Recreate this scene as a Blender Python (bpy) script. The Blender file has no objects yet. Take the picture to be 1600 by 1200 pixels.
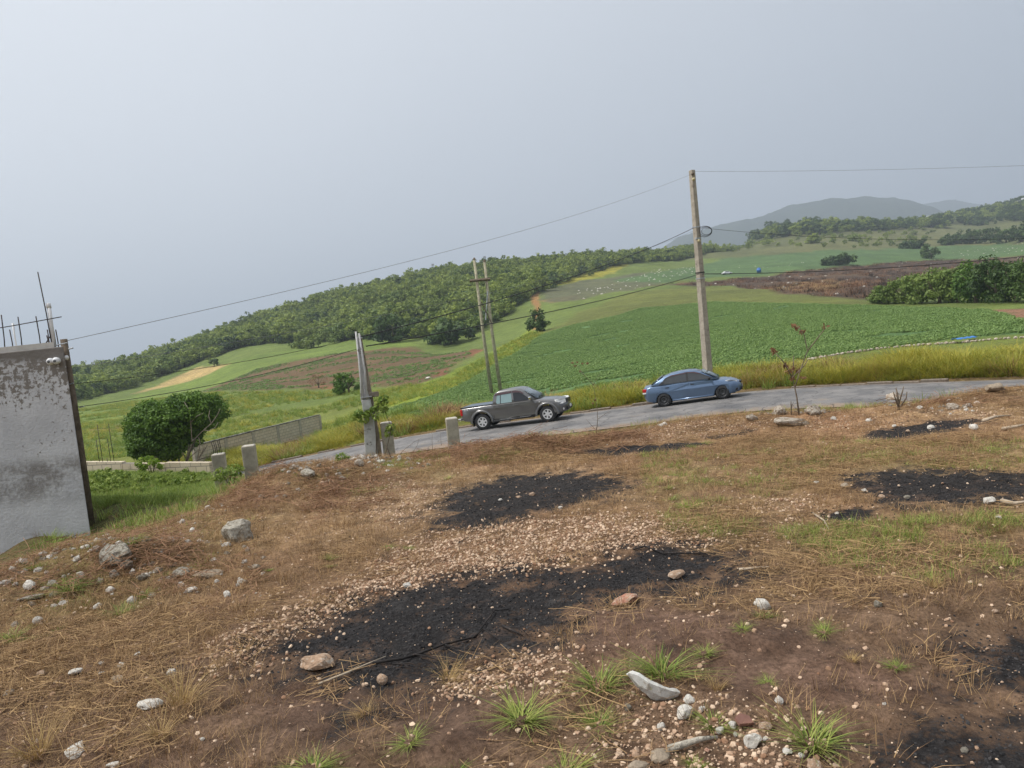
import bpy, bmesh, math, random
import numpy as np

# ------------------------------------------------------------------ camera, sky, sun, exposure
SC = bpy.context.scene
COL = SC.collection
R = math.radians
EYE = 1.65
F = 1200.0                       # focal length in pixels of a 1600 wide frame
PITCH, ROLL = R(4.0), R(6.0)
_R0 = np.array([1.0, 0, 0]); _U0 = np.array([0, math.sin(PITCH), math.cos(PITCH)])
FWD = np.array([0, math.cos(PITCH), -math.sin(PITCH)])
RGT = _R0 * math.cos(ROLL) - _U0 * math.sin(ROLL)
UPV = _U0 * math.cos(ROLL) + _R0 * math.sin(ROLL)
import mathutils
cam_data = bpy.data.cameras.new('camera'); cam = bpy.data.objects.new('camera', cam_data); COL.objects.link(cam)
_m = mathutils.Matrix([[RGT[i], UPV[i], -FWD[i], 0] for i in range(3)] + [[0, 0, 0, 1]])
_m.translation = (0, 0, EYE)
cam.matrix_world = _m
cam_data.sensor_width = 36; cam_data.lens = F * 36 / 1600
cam_data.clip_start = 0.05; cam_data.clip_end = 30000
SC.camera = cam

SUN_AZ, SUN_EL = R(-95), R(56)   # azimuth from +Y towards +X
sun_dir = np.array([math.sin(SUN_AZ) * math.cos(SUN_EL), math.cos(SUN_AZ) * math.cos(SUN_EL), math.sin(SUN_EL)])
W = bpy.data.worlds.new('World'); SC.world = W; W.use_nodes = True
nt = W.node_tree; nt.nodes.clear()
def wn(t, **k):
    n = nt.nodes.new(t)
    for a, b in k.items(): setattr(n, a, b)
    return n
sky = wn('ShaderNodeTexSky'); sky.sky_type = 'NISHITA'; sky.sun_disc = False
sky.sun_elevation = SUN_EL; sky.sun_rotation = SUN_AZ; sky.dust_density = 4; sky.air_density = 1.2
tc = wn('ShaderNodeTexCoord'); nrm = wn('ShaderNodeVectorMath', operation='NORMALIZE')
nt.links.new(tc.outputs['Generated'], nrm.inputs[0])
dot = wn('ShaderNodeVectorMath', operation='DOT_PRODUCT'); dot.inputs[1].default_value = tuple(sun_dir)
nt.links.new(nrm.outputs[0], dot.inputs[0])
noi = wn('ShaderNodeTexNoise'); noi.inputs['Scale'].default_value = 1.3; noi.inputs['Detail'].default_value = 3
nt.links.new(nrm.outputs[0], noi.inputs['Vector'])
ma = wn('ShaderNodeMath', operation='MULTIPLY_ADD'); ma.inputs[1].default_value = 0.20
nt.links.new(noi.outputs['Fac'], ma.inputs[0]); nt.links.new(dot.outputs['Value'], ma.inputs[2])
ramp = wn('ShaderNodeValToRGB')               # thick cloud: brighter toward the hidden sun
ramp.color_ramp.elements[0].position = 0.0; ramp.color_ramp.elements[0].color = (0.262, 0.308, 0.380, 1)
ramp.color_ramp.elements[1].position = 1.0; ramp.color_ramp.elements[1].color = (0.84, 0.865, 0.90, 1)
mr = wn('ShaderNodeMapRange'); mr.inputs['From Min'].default_value = -0.45; mr.inputs['From Max'].default_value = 1.0
nt.links.new(ma.outputs[0], mr.inputs['Value']); nt.links.new(mr.outputs[0], ramp.inputs['Fac'])
bgA = wn('ShaderNodeBackground'); bgA.inputs['Strength'].default_value = 0.07
bgB = wn('ShaderNodeBackground'); bgB.inputs['Strength'].default_value = 1.0
nt.links.new(sky.outputs[0], bgA.inputs['Color']); nt.links.new(ramp.outputs[0], bgB.inputs['Color'])
mx = wn('ShaderNodeMixShader'); mx.inputs[0].default_value = 0.9
nt.links.new(bgA.outputs[0], mx.inputs[1]); nt.links.new(bgB.outputs[0], mx.inputs[2])
wo = wn('ShaderNodeOutputWorld'); nt.links.new(mx.outputs[0], wo.inputs['Surface'])

sun_data = bpy.data.lights.new('sun', 'SUN'); sun_data.energy = 3.0; sun_data.angle = R(12); sun_data.color = (1, 0.97, 0.925)
sun = bpy.data.objects.new('sun', sun_data); COL.objects.link(sun)
sun.rotation_euler = mathutils.Vector(-sun_dir).to_track_quat('-Z', 'Y').to_euler(); sun.location = (-30, 0, 60)
SC.view_settings.view_transform = 'Standard'; SC.view_settings.look = 'None'
SC.view_settings.gamma = 1; SC.view_settings.use_curve_mapping = False
SC.view_settings.exposure = 0.36
SC.render.engine = 'CYCLES'
SC.cycles.use_denoising = True
SC.cycles.max_bounces = 4; SC.cycles.diffuse_bounces = 2; SC.cycles.glossy_bounces = 2; SC.cycles.transparent_max_bounces = 8; SC.cycles.volume_bounces = 0
SC.cycles.use_adaptive_sampling = True; SC.cycles.adaptive_threshold = 0.02

# ------------------------------------------------------------------ small helpers
random.seed(7)
rng = np.random.default_rng(11)

def P(x, y, Y):
    """the point at depth Y (metres along +Y) that the photograph shows at pixel x, y of 1600 x 1200"""
    d = FWD + (x - 800) / F * RGT - (y - 600) / F * UPV
    d = d * (Y / d[1])
    return np.array([d[0], d[1], d[2] + EYE])

def meta(o, label=None, cat=None, group=None, kind=None):
    if label: o['label'] = label
    if cat: o['category'] = cat
    if group: o['group'] = group
    if kind: o['kind'] = kind
    return o

def empty(name, loc=(0, 0, 0), rz=0.0, label=None, cat=None, group=None):
    o = bpy.data.objects.new(name, None); COL.objects.link(o)
    o.location = tuple(loc); o.rotation_euler = (0, 0, rz); o.empty_display_size = 0.2
    return meta(o, label, cat, group)

def link(name, me, mat=None, parent=None, loc=None, smooth=False, rot=None):
    if mat is not None and not me.materials: me.materials.append(mat)
    if smooth: me.polygons.foreach_set('use_smooth', [True] * len(me.polygons))
    o = bpy.data.objects.new(name, me); COL.objects.link(o)
    if parent is not None: o.parent = parent
    if loc is not None: o.location = tuple(loc)
    if rot is not None: o.rotation_euler = rot
    return o

def mesh_np(name, verts, quads=None, tris=None):
    verts = np.asarray(verts, dtype=np.float32)
    me = bpy.data.meshes.new(name)
    lv, ls = [], []
    n = 0
    if quads is not None and len(quads):
        q = np.asarray(quads, dtype=np.int32); lv.append(q.ravel()); ls.append(np.arange(len(q)) * 4); n = q.size
    if tris is not None and len(tris):
        t = np.asarray(tris, dtype=np.int32); lv.append(t.ravel()); ls.append(n + np.arange(len(t)) * 3)
    lv = np.concatenate(lv); ls = np.concatenate(ls)
    me.vertices.add(len(verts)); me.vertices.foreach_set('co', verts.ravel())
    me.loops.add(len(lv)); me.loops.foreach_set('vertex_index', lv.astype(np.int32))
    me.polygons.add(len(ls)); me.polygons.foreach_set('loop_start', ls.astype(np.int32))
    me.update(calc_edges=True); me.validate()
    return me

class MB:
    """collects boxes, tubes, prisms and lathes into one mesh"""
    def __init__(s): s.v = []; s.f = []
    def add(s, vs, fs):
        b = len(s.v); s.v += [tuple(map(float, p)) for p in vs]; s.f += [tuple(b + i for i in f) for f in fs]; return s
    def box(s, c, size, rz=0.0, taper=1.0):
        hx, hy, hz = [k / 2 for k in size]; vs = []
        ca, sa = math.cos(rz), math.sin(rz)
        for z in (-hz, hz):
            t = taper if z > 0 else 1
            for x, y in ((-hx, -hy), (hx, -hy), (hx, hy), (-hx, hy)):
                x2, y2 = x * t, y * t
                vs.append((c[0] + x2 * ca - y2 * sa, c[1] + x2 * sa + y2 * ca, c[2] + z))
        return s.add(vs, [(3, 2, 1, 0), (4, 5, 6, 7), (0, 1, 5, 4), (1, 2, 6, 5), (2, 3, 7, 6), (3, 0, 4, 7)])
    def tube(s, pts, rad, n=8, cap=True):
        pts = [np.array(p, float) for p in pts]; k = len(pts)
        if not hasattr(rad, '__len__'): rad = [rad] * k
        rings = []
        prev = None
        for i, p in enumerate(pts):
            t = pts[min(i + 1, k - 1)] - pts[max(i - 1, 0)]; t = t / (np.linalg.norm(t) + 1e-9)
            a = np.array([0, 0, 1.0]) if abs(t[2]) < 0.9 else np.array([1.0, 0, 0])
            if prev is not None: a = prev
            u = np.cross(t, a); u /= np.linalg.norm(u) + 1e-9; w = np.cross(u, t); prev = w
            rings.append([p + rad[i] * (math.cos(2 * math.pi * j / n) * u + math.sin(2 * math.pi * j / n) * w) for j in range(n)])
        vs = [q for r in rings for q in r]; fs = []
        for i in range(k - 1):
            for j in range(n):
                fs.append((i * n + j, i * n + (j + 1) % n, (i + 1) * n + (j + 1) % n, (i + 1) * n + j))
        if cap: fs += [tuple(range(n))[::-1], tuple((k - 1) * n + j for j in range(n))]
        return s.add(vs, fs)
    def prism(s, poly, y0, y1):
        """polygon in x,z pushed along y"""
        n = len(poly)
        vs = [(x, y0, z) for x, z in poly] + [(x, y1, z) for x, z in poly]
        return s.add(vs, [tuple(range(n)), tuple(range(n, 2 * n))[::-1]] + [(i, n + i, n + (i + 1) % n, (i + 1) % n) for i in range(n)])
    def lathe(s, prof, n=24, axis='y', c=(0, 0, 0)):
        k = len(prof); vs = []
        for r, h in prof:
            for j in range(n):
                a = 2 * math.pi * j / n; x, z = r * math.cos(a), r * math.sin(a)
                vs.append((c[0] + x, c[1] + h, c[2] + z) if axis == 'y' else (c[0] + x, c[1] + z, c[2] + h))
        fs = [(i * n + j, (i + 1) * n + j, (i + 1) * n + (j + 1) % n, i * n + (j + 1) % n) for i in range(k - 1) for j in range(n)]
        return s.add(vs, fs)
    def mesh(s, name):
        me = bpy.data.meshes.new(name); me.from_pydata(s.v, [], s.f)
        bm = bmesh.new(); bm.from_mesh(me); bmesh.ops.recalc_face_normals(bm, faces=bm.faces); bm.to_mesh(me); bm.free()
        me.update(); return me
    def build(s, name, mat, parent=None, smooth=False, bevel=0.0, loc=None):
        o = link(name, s.mesh(name), mat, parent, loc, smooth)
        if bevel:
            m = o.modifiers.new('bevel', 'BEVEL'); m.width = bevel; m.segments = 2; m.limit_method = 'ANGLE'
        return o

# value noise in the plane, used for terrain and masks
def vnoise(x, y, seed=0):
    x = np.asarray(x, float); y = np.asarray(y, float)
    xi = np.floor(x).astype(np.int64); yi = np.floor(y).astype(np.int64); fx = x - xi; fy = y - yi
    fx = fx * fx * (3 - 2 * fx); fy = fy * fy * (3 - 2 * fy)
    def h(a, b):
        n = (a * 374761393 + b * 668265263 + seed * 974634777) & 0x7fffffff
        n = ((n ^ (n >> 13)) * 1274126177) & 0x7fffffff
        return ((n ^ (n >> 16)) & 0xffff) / 65535.0
    return (h(xi, yi) * (1 - fx) + h(xi + 1, yi) * fx) * (1 - fy) + (h(xi, yi + 1) * (1 - fx) + h(xi + 1, yi + 1) * fx) * fy
def fbm(x, y, seed=0, o=4):
    s = 0; a = 0.5
    for k in range(o): s = s + a * vnoise(x * 2 ** k, y * 2 ** k, seed + k); a *= 0.5
    return s / (1 - 0.5 ** o)
def sstep(a, b, x):
    t = np.clip((x - a) / (b - a), 0, 1); return t * t * (3 - 2 * t)

# ------------------------------------------------------------------ materials
class NT:
    def __init__(s, name):
        s.m = bpy.data.materials.new(name); s.m.use_nodes = True; s.t = s.m.node_tree; s.t.nodes.clear()
        s.out = s.n('ShaderNodeOutputMaterial'); s.b = s.n('ShaderNodeBsdfPrincipled'); s.l(s.b.outputs[0], s.out.inputs['Surface'])
    def n(s, t, **k):
        x = s.t.nodes.new(t)
        for a, b in k.items(): setattr(x, a, b)
        return x
    def l(s, a, b): s.t.links.new(a, b)
    def noise(s, scale, detail=4, rough=0.6, vec=None):
        x = s.n('ShaderNodeTexNoise'); x.inputs['Scale'].default_value = scale; x.inputs['Detail'].default_value = detail; x.inputs['Roughness'].default_value = rough
        if vec is not None: s.l(vec, x.inputs['Vector'])
        return x.outputs['Fac']
    def map(s, v, a, b, c=0.0, d=1.0, smooth=True):
        x = s.n('ShaderNodeMapRange', interpolation_type='SMOOTHSTEP' if smooth else 'LINEAR')
        s.l(v, x.inputs['Value'])
        for k, q in zip(('From Min', 'From Max', 'To Min', 'To Max'), (a, b, c, d)): x.inputs[k].default_value = q
        return x.outputs[0]
    def math(s, op, a, b):
        x = s.n('ShaderNodeMath', operation=op)
        for i, v in enumerate((a, b)):
            if isinstance(v, (int, float)): x.inputs[i].default_value = v
            else: s.l(v, x.inputs[i])
        return x.outputs[0]
    def mix(s, f, a, b, mode='MIX'):
        x = s.n('ShaderNodeMix', data_type='RGBA', blend_type=mode)
        for i, v in ((0, f), (6, a), (7, b)):
            if isinstance(v, (int, float)): x.inputs[i].default_value = v
            elif isinstance(v, tuple): x.inputs[i].default_value = v if len(v) == 4 else (*v, 1)
            else: s.l(v, x.inputs[i])
        return x.outputs[2]
    def bump(s, h, strength, dist):
        x = s.n('ShaderNodeBump'); x.inputs['Strength'].default_value = strength; x.inputs['Distance'].default_value = dist
        s.l(h, x.inputs['Height']); s.l(x.outputs[0], s.b.inputs['Normal'])
    def pos(s): return s.n('ShaderNodeNewGeometry').outputs['Position']
    def obj(s): return s.n('ShaderNodeTexCoord').outputs['Object']
    def attr(s, name, out='Fac'): return s.n('ShaderNodeAttribute', attribute_name=name).outputs[out]
    def rnd(s): return s.n('ShaderNodeObjectInfo').outputs['Random']
    def set(s, **k):
        for a, b in k.items(): s.b.inputs[a.replace('_', ' ')].default_value = b
        return s

def simple(name, col, rough=0.8, var=0.25, scale=6, bump=0.15, bscale=40, bd=0.01, col2=None, thr=(0.45, 0.62), metallic=0.0, spec=0.3, coat=0.0):
    t = NT(name); v = t.obj()
    a = t.noise(scale, 5, 0.65, v)
    dark = tuple(c * (1 - var) for c in col); lite = tuple(min(1, c * (1 + var)) for c in col)
    c = t.mix(t.map(a, 0.3, 0.7), dark, lite)
    if col2 is not None:
        c = t.mix(t.map(t.noise(scale * 0.6, 6, 0.7, v), thr[0], thr[1]), c, col2)
    t.l(c, t.b.inputs['Base Color']); t.set(Roughness=rough, Metallic=metallic)
    t.b.inputs['Specular IOR Level'].default_value = spec; t.b.inputs['Coat Weight'].default_value = coat
    if bump: t.bump(t.noise(bscale, 4, 0.6, v), bump, bd)
    return t.m

def leaf_mat(name, c1, c2, trans=0.25, rough=0.55, inst=True, attr=None, aw=0.65, ns=0.9):
    """foliage: colour runs between two leaf colours from plant to plant and leaf to leaf; some light passes through"""
    t = NT(name)
    f = t.rnd()
    n = t.noise(ns, 2, 0.5, t.pos())
    f = t.math('ADD', t.math('MULTIPLY', f, 0.55), t.math('MULTIPLY', n, 0.45))
    if attr: f = t.math('ADD', t.math('MULTIPLY', t.attr(attr), aw), t.math('MULTIPLY', f, 1 - aw))
    c = t.mix(t.map(f, 0.15, 0.85, smooth=False), c1, c2)
    t.l(c, t.b.inputs['Base Color']); t.set(Roughness=rough); t.b.inputs['Specular IOR Level'].default_value = 0.25
    tr = t.n('ShaderNodeBsdfTranslucent'); t.l(c, tr.inputs['Color'])
    m = t.n('ShaderNodeMixShader'); m.inputs[0].default_value = trans
    t.l(t.b.outputs[0], m.inputs[1]); t.l(tr.outputs[0], m.inputs[2]); t.l(m.outputs[0], t.out.inputs['Surface'])
    return t.m

# ------------------------------------------------------------------ terrain
# (pixel x, pixel y, depth m): where the open ground is seen, from the yard edge out to the ridges
SEEN = [
 (140, 838, 12.2), (0, 850, 13), (200, 790, 17), (280, 780, 17), (200, 738, 26), (300, 745, 25), (120, 740, 26),
 (341, 762, 18), (388, 752, 17.5),
 (200, 745, 40), (330, 715, 46), (160, 700, 70), (60, 690, 70), (160, 650, 130), (160, 626, 210), (60, 640, 210), (300, 606, 215),
 (419, 725, 41.6), (497, 677, 60), (400, 640, 92), (400, 610, 125), (480, 603, 128), (400, 576, 205), (470, 560, 205), (400, 546, 265), (500, 541, 265),
 (560, 696, 39.9), (560, 655, 52), (600, 640, 60), (600, 602, 100), (600, 545, 190), (600, 531, 225), (700, 545, 190), (690, 525, 215),
 (725, 668, 38), (700, 632, 50), (770, 618, 56), (800, 560, 98), (800, 531, 145), (840, 517, 165), (800, 482, 240), (850, 470, 240),
 (890, 647, 36.4), (900, 612, 45), (900, 560, 88), (900, 500, 160), (960, 490, 160), (900, 450, 300), (980, 425, 380),
 (1010, 631, 35.3), (1000, 600, 44), (1000, 540, 90), (1000, 480, 165), (1000, 450, 250), (1030, 430, 330), (1060, 415, 440), (1000, 414, 420),
 (1163, 612, 34), (1160, 580, 42), (1200, 560, 47), (1200, 500, 90), (1200, 470, 140), (1140, 428, 330), (1200, 440, 260), (1200, 396, 480), (1200, 371, 720), (1200, 360, 900),
 (1300, 603, 32.6), (1300, 555, 45), (1300, 500, 80), (1330, 470, 120), (1300, 425, 300),
 (1422, 597, 31), (1400, 578, 35.5), (1400, 546, 46), (1400, 500, 73), (1400, 474, 112), (1400, 425, 300), (1400, 400, 420), (1400, 371, 620), (1400, 347, 900),
 (1600, 592, 28.5), (1600, 572, 32), (1600, 528, 41), (1600, 492, 58), (1600, 472, 85), (1600, 408, 300), (1600, 386, 420), (1600, 362, 600), (1600, 318, 1000),
 (1500, 340, 900), (1540, 350, 800),
]
# (u = 1200 X/Y, depth, height): ground that the photograph hides, below the sight lines
HID = [(u, 13.5, z) for u, z in ((-800, -0.75), (-650, -0.7), (-500, -0.75), (-350, -0.75), (-150, -0.65), (100, -0.6), (350, -0.55), (600, -0.6), (900, -0.5))] + \
      [(u, 20.0, z) for u, z in ((-800, -1.5), (-300, -1.75), (-100, -1.85), (100, -1.7), (350, -1.55), (600, -1.5), (900, -1.3))] + \
      [(u, 27.0, z) for u, z in ((-300, -2.9), (-100, -2.75), (100, -2.4), (350, -2.1), (600, -2.0), (900, -2.0))] + \
      [(-800, 40, -3.6), (-1000, 26, -1.7), (-1000, 70, -5), (-1000, 210, -7), (900, 45, -1.5), (900, 120, -1.0), (900, 400, 22), (900, 900, 95)]
# ridge lines of the ground itself (the trees stand above it) and the land falling away beyond
RIDGE = [(110, 597, 330), (160, 588, 360), (200, 578, 380), (300, 546, 420), (400, 508, 450), (500, 478, 455), (600, 453, 455), (700, 432, 450), (800, 418, 445), (900, 411, 470), (1000, 403, 520), (1080, 400, 560)]
FALL = [(u, y, z) for y, zs in ((800, (-16, -14, -8, 2, 14, 22, 26, None, None)), (1600, (-36, -36, -34, -30, -24, -10, 20, 60, 60)), (4500, (-38,) * 9)) for u, z in zip((-900, -650, -400, -200, 0, 150, 300, 600, 900), zs) if z is not None]

def uv_of(p): return 1200 * p[0] / p[1], 1200 * (p[2] - EYE) / p[1]
_pts = []
for x, y, Y in SEEN + RIDGE:
    u, v = uv_of(P(x, y, Y)); _pts.append((u, Y, v))
for u, Y, z in HID + FALL: _pts.append((u, Y, 1200 * (z - EYE) / Y))
_pts = np.array(_pts)
_C = np.stack([_pts[:, 0] / 260, np.log(_pts[:, 1]) * 1.7], 1)
def _ker(r2): return np.sqrt(r2 + 0.03)
_d2 = ((_C[:, None] - _C[None]) ** 2).sum(-1)
_n = len(_C); _Pm = np.concatenate([np.ones((_n, 1)), _C], 1)
_A = np.zeros((_n + 3, _n + 3)); _A[:_n, :_n] = -_ker(_d2) + np.eye(_n) * 0.004; _A[:_n, _n:] = _Pm; _A[_n:, :_n] = _Pm.T
_w = np.linalg.solve(_A, np.concatenate([_pts[:, 2], np.zeros(3)]))
def rbf_z(X, Y):
    """height of the open country at plan position X, Y"""
    X = np.asarray(X, float).ravel(); Y = np.asarray(Y, float).ravel()
    az = np.arctan2(X, Y); r = np.hypot(X, Y); lim = R(39)
    azc = np.clip(az, -lim, lim); Yc = np.clip(r * np.cos(azc), 11, 6000); u = 1200 * np.tan(azc)
    c = np.stack([u / 260, np.log(Yc) * 1.7], 1); out = np.empty(len(c))
    for i in range(0, len(c), 20000):
        q = c[i:i + 20000]; d2 = ((q[:, None] - _C[None]) ** 2).sum(-1)
        out[i:i + 20000] = -_ker(d2) @ _w[:_n] + _w[_n] + q @ _w[_n + 1:]
    return EYE + out / 1200 * Yc

# edge of the yard the photographer stands on
_cx = [(-250, 955), (0, 890), (140, 856), (260, 815), (340, 785), (430, 748), (560, 724), (640, 713), (760, 692), (900, 682), (1000, 667), (1100, 650), (1200, 655), (1300, 650), (1400, 641), (1500, 622), (1600, 606), (1750, 590)]
_cu, _cy = [], []
for x, y in _cx:
    u, v = uv_of(P(x, y, 10)); _cu.append(u); _cy.append(-EYE * 1200 / v)
def crest_r(az): return np.interp(1200 * np.tan(np.clip(az, R(-50), R(50))), _cu, _cy)

# the road's far edge: pixel and depth, then a smooth line through them
ROAD_PICK = [(250, 757, 44.5), (419, 725, 41.6), (560, 696, 39.9), (725, 668, 38), (890, 647, 36.4), (1010, 632, 35.3), (1163, 612, 34), (1300, 603, 32.6), (1422, 598, 31), (1600, 592, 28.5), (1750, 588, 26)]
_rp = [P(*q) for q in ROAD_PICK]
_rp = [_rp[0] + (_rp[0] - _rp[1]) * 5 + np.array([0, 0, 2.0])] + _rp + [_rp[-1] + (_rp[-1] - _rp[-2]) * 5]
def catmull(pts, k=12):
    out = []
    for i in range(len(pts) - 1):
        p0, p1, p2, p3 = pts[max(i - 1, 0)], pts[i], pts[i + 1], pts[min(i + 2, len(pts) - 1)]
        for j in range(k):
            t = j / k
            out.append(0.5 * (2 * p1 + (p2 - p0) * t + (2 * p0 - 5 * p1 + 4 * p2 - p3) * t * t + (3 * p1 - p0 - 3 * p2 + p3) * t ** 3))
    out.append(pts[-1]); return np.array(out)
FAR_EDGE = catmull(_rp, 10)
for _ in range(6): FAR_EDGE[1:-1] = 0.25 * FAR_EDGE[:-2] + 0.5 * FAR_EDGE[1:-1] + 0.25 * FAR_EDGE[2:]
_t = np.gradient(FAR_EDGE[:, :2], axis=0); _t /= np.linalg.norm(_t, axis=1)[:, None]
TANG = _t; NEAR_N = np.stack([_t[:, 1], -_t[:, 0]], 1)          # points toward the camera side
ROAD_W = 6.2
def road_sd(X, Y):
    """signed distance from the far edge (positive toward the camera), height of the road there"""
    X = np.asarray(X, float).ravel(); Y = np.asarray(Y, float).ravel(); sd = np.empty(len(X)); rz = np.empty(len(X))
    for i in range(0, len(X), 20000):
        dx = X[i:i + 20000, None] - FAR_EDGE[None, :, 0]; dy = Y[i:i + 20000, None] - FAR_EDGE[None, :, 1]
        k = (dx * dx + dy * dy).argmin(1); a = np.arange(len(k))
        sd[i:i + 20000] = dx[a, k] * NEAR_N[k, 0] + dy[a, k] * NEAR_N[k, 1]; rz[i:i + 20000] = FAR_EDGE[k, 2]
    return sd, rz

def mound(X, Y, cx, cy, rx, ry, h): return h * np.exp(-(((X - cx) / rx) ** 2 + ((Y - cy) / ry) ** 2))
def flat_at(x, y): # yard point at pixel
    d = FWD + (x - 800) / F * RGT - (y - 600) / F * UPV; k = -EYE / d[2]; return d[0] * k, d[1] * k
MOUNDS = [(480, 752, 1.0, 0.5, 0.20), (560, 730, 0.7, 0.4, 0.12), (1130, 668, 1.2, 0.6, 0.14), (820, 705, 1.0, 0.4, 0.13), (1020, 1010, 0.6, 0.32, 0.07), (700, 1140, 0.5, 0.3, 0.06),
          (180, 880, 0.7, 0.5, 0.13), (1400, 652, 0.6, 0.5, 0.13), (1560, 625, 0.6, 0.5, 0.12), (1260, 660, 0.7, 0.4, 0.08), (90, 900, 0.8, 0.6, 0.10), (1300, 960, 1.2, 0.5, 0.05)]
MOUNDS = [(*flat_at(x, y), a, b, h) for x, y, a, b, h in MOUNDS]
def T(X, Y):
    X = np.atleast_1d(np.asarray(X, float)); Y = np.atleast_1d(np.asarray(Y, float)); shp = X.shape
    X = X.ravel(); Y = Y.ravel(); r = np.hypot(X, Y); az = np.arctan2(X, Y)
    yard = 0.05 * (fbm(X * 0.9, Y * 0.9, 3) - 0.5) + 0.10 * (fbm(X * 0.25 + 9, Y * 0.25, 4) - 0.5) + 0.05 * (fbm(X * 3.5, Y * 3.5, 8) - 0.5) + 0.045 * (fbm(X * 9, Y * 9, 9, 3) - 0.5) * (r < 22)
    for m in MOUNDS: yard = yard + mound(X, Y, *m)
    Yv = r * np.cos(np.clip(az, R(-39), R(39)))
    cr = crest_r(az); w = sstep(-0.6, 2.2, Yv - cr + 0.5 * (fbm(X * 0.8, Y * 0.8, 5) - 0.5))
    w = w * (1 - sstep(R(75), R(120), np.abs(az)))
    far = Yv > 5
    oz = np.zeros_like(X)
    if far.any(): oz[far] = rbf_z(X[far], Y[far])
    oz = oz + (fbm(X * 0.35, Y * 0.35, 21) - 0.5) * 0.25 * sstep(12, 18, Yv) + (fbm(X / 22, Y / 22, 22) - 0.5) * np.clip(Yv / 160, 0, 4) * sstep(60, 140, Yv)
    oz = oz * (1 - sstep(R(75), R(120), np.abs(az)))
    sd, rz = road_sd(X, Y)
    near_road = (1 - sstep(0.6, 4.0, np.where(sd < 0, -sd * 1.0 , np.maximum(sd - ROAD_W, 0)))) * (r < 120)
    oz = oz * (1 - near_road) + (rz - 0.10 + np.where(sd < 0, 0.10 * sstep(0.1, 0.6, -sd), 0)) * near_road
    z = yard * (1 - w) + oz * w
    return z.reshape(shp)
def T1(x, y): return float(T([x], [y])[0])
_ys = np.exp(np.linspace(math.log(1.5), math.log(4000), 900))
def G(x, y):
    """the ground point that the photograph shows at pixel x, y"""
    d = FWD + (x - 800) / F * RGT - (y - 600) / F * UPV; d = d / d[1]
    ray = EYE + d[2] * _ys; h = T(d[0] * _ys, _ys); k = np.argmax(ray < h)
    if not (ray < h).any(): k = len(_ys) - 1
    if k == 0: k = 1
    a, b = ray[k - 1] - h[k - 1], ray[k] - h[k]; t = a / (a - b) if a > b else 0.5
    Y = _ys[k - 1] + (_ys[k] - _ys[k - 1]) * min(max(t, 0), 1); X = d[0] * Y
    return np.array([X, Y, T1(X, Y)])

# ------------------------------------------------------------------ ground sheet with its land cover
def poly_world(px):
    """pixel outline -> plan outline on the ground (edges subdivided so they follow the relief)"""
    out = []
    for i in range(len(px)):
        a, b = np.array(px[i], float), np.array(px[(i + 1) % len(px)], float)
        k = max(1, int(np.hypot(*(b - a)) / 60))
        for j in range(k): out.append(G(*(a + (b - a) * j / k))[:2])
    return np.array(out)
def inside(poly, X, Y):
    r = np.zeros(len(X), bool); n = len(poly)
    for i in range(n):
        x1, y1 = poly[i]; x2, y2 = poly[(i + 1) % n]
        if y1 == y2: continue
        c = ((y1 > Y) != (y2 > Y)) & (X < (x2 - x1) * (Y - y1) / (y2 - y1) + x1); r ^= c
    return r
def edge_dist(poly, X, Y):
    d = np.full(len(X), 1e9)
    for i in range(len(poly)):
        a, b = poly[i], poly[(i + 1) % len(poly)]; ab = b - a; L = (ab ** 2).sum() + 1e-12
        t = np.clip(((X - a[0]) * ab[0] + (Y - a[1]) * ab[1]) / L, 0, 1)
        d = np.minimum(d, np.hypot(X - a[0] - t * ab[0], Y - a[1] - t * ab[1]))
    return d
def soft(poly, X, Y, wid):
    """1 inside, 0 outside, 0.5 on the edge, over a band of +-wid"""
    m = (X > poly[:, 0].min() - wid) & (X < poly[:, 0].max() + wid) & (Y > poly[:, 1].min() - wid) & (Y < poly[:, 1].max() + wid)
    o = np.zeros(len(X))
    if m.any():
        d = edge_dist(poly, X[m], Y[m]); s = np.where(inside(poly, X[m], Y[m]), d, -d); o[m] = np.clip(0.5 + 0.5 * s / wid, 0, 1)
    return o

CHAR_PX = [
 [(400, 1030), (470, 985), (560, 948), (640, 918), (740, 898), (850, 888), (960, 878), (985, 850), (1080, 852), (1165, 885), (1140, 906), (1060, 922), (960, 936), (905, 950), (885, 985), (800, 1012), (700, 1050), (590, 1088), (556, 1062), (480, 1045)],
 [(676, 790), (720, 765), (800, 745), (900, 738), (985, 758), (950, 775), (850, 800), (760, 826), (700, 822)],
 [(872, 708), (960, 697), (1060, 692), (1135, 690), (1060, 701), (960, 711)],
 [(1105, 682), (1180, 671), (1175, 677), (1120, 686)],
 [(1335, 682), (1400, 668), (1480, 657), (1535, 658), (1480, 674), (1400, 688)],
 [(1325, 748), (1400, 734), (1500, 737), (1700, 748), (1700, 764), (1480, 792), (1400, 788), (1350, 772)],
 [(1290, 798), (1370, 796), (1372, 808), (1300, 808)],
 [(1470, 1020), (1560, 1002), (1720, 1005), (1720, 1090), (1560, 1062)],
 [(1420, 1165), (1600, 1130), (1720, 1150), (1720, 1260), (1440, 1260)],
]
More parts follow.
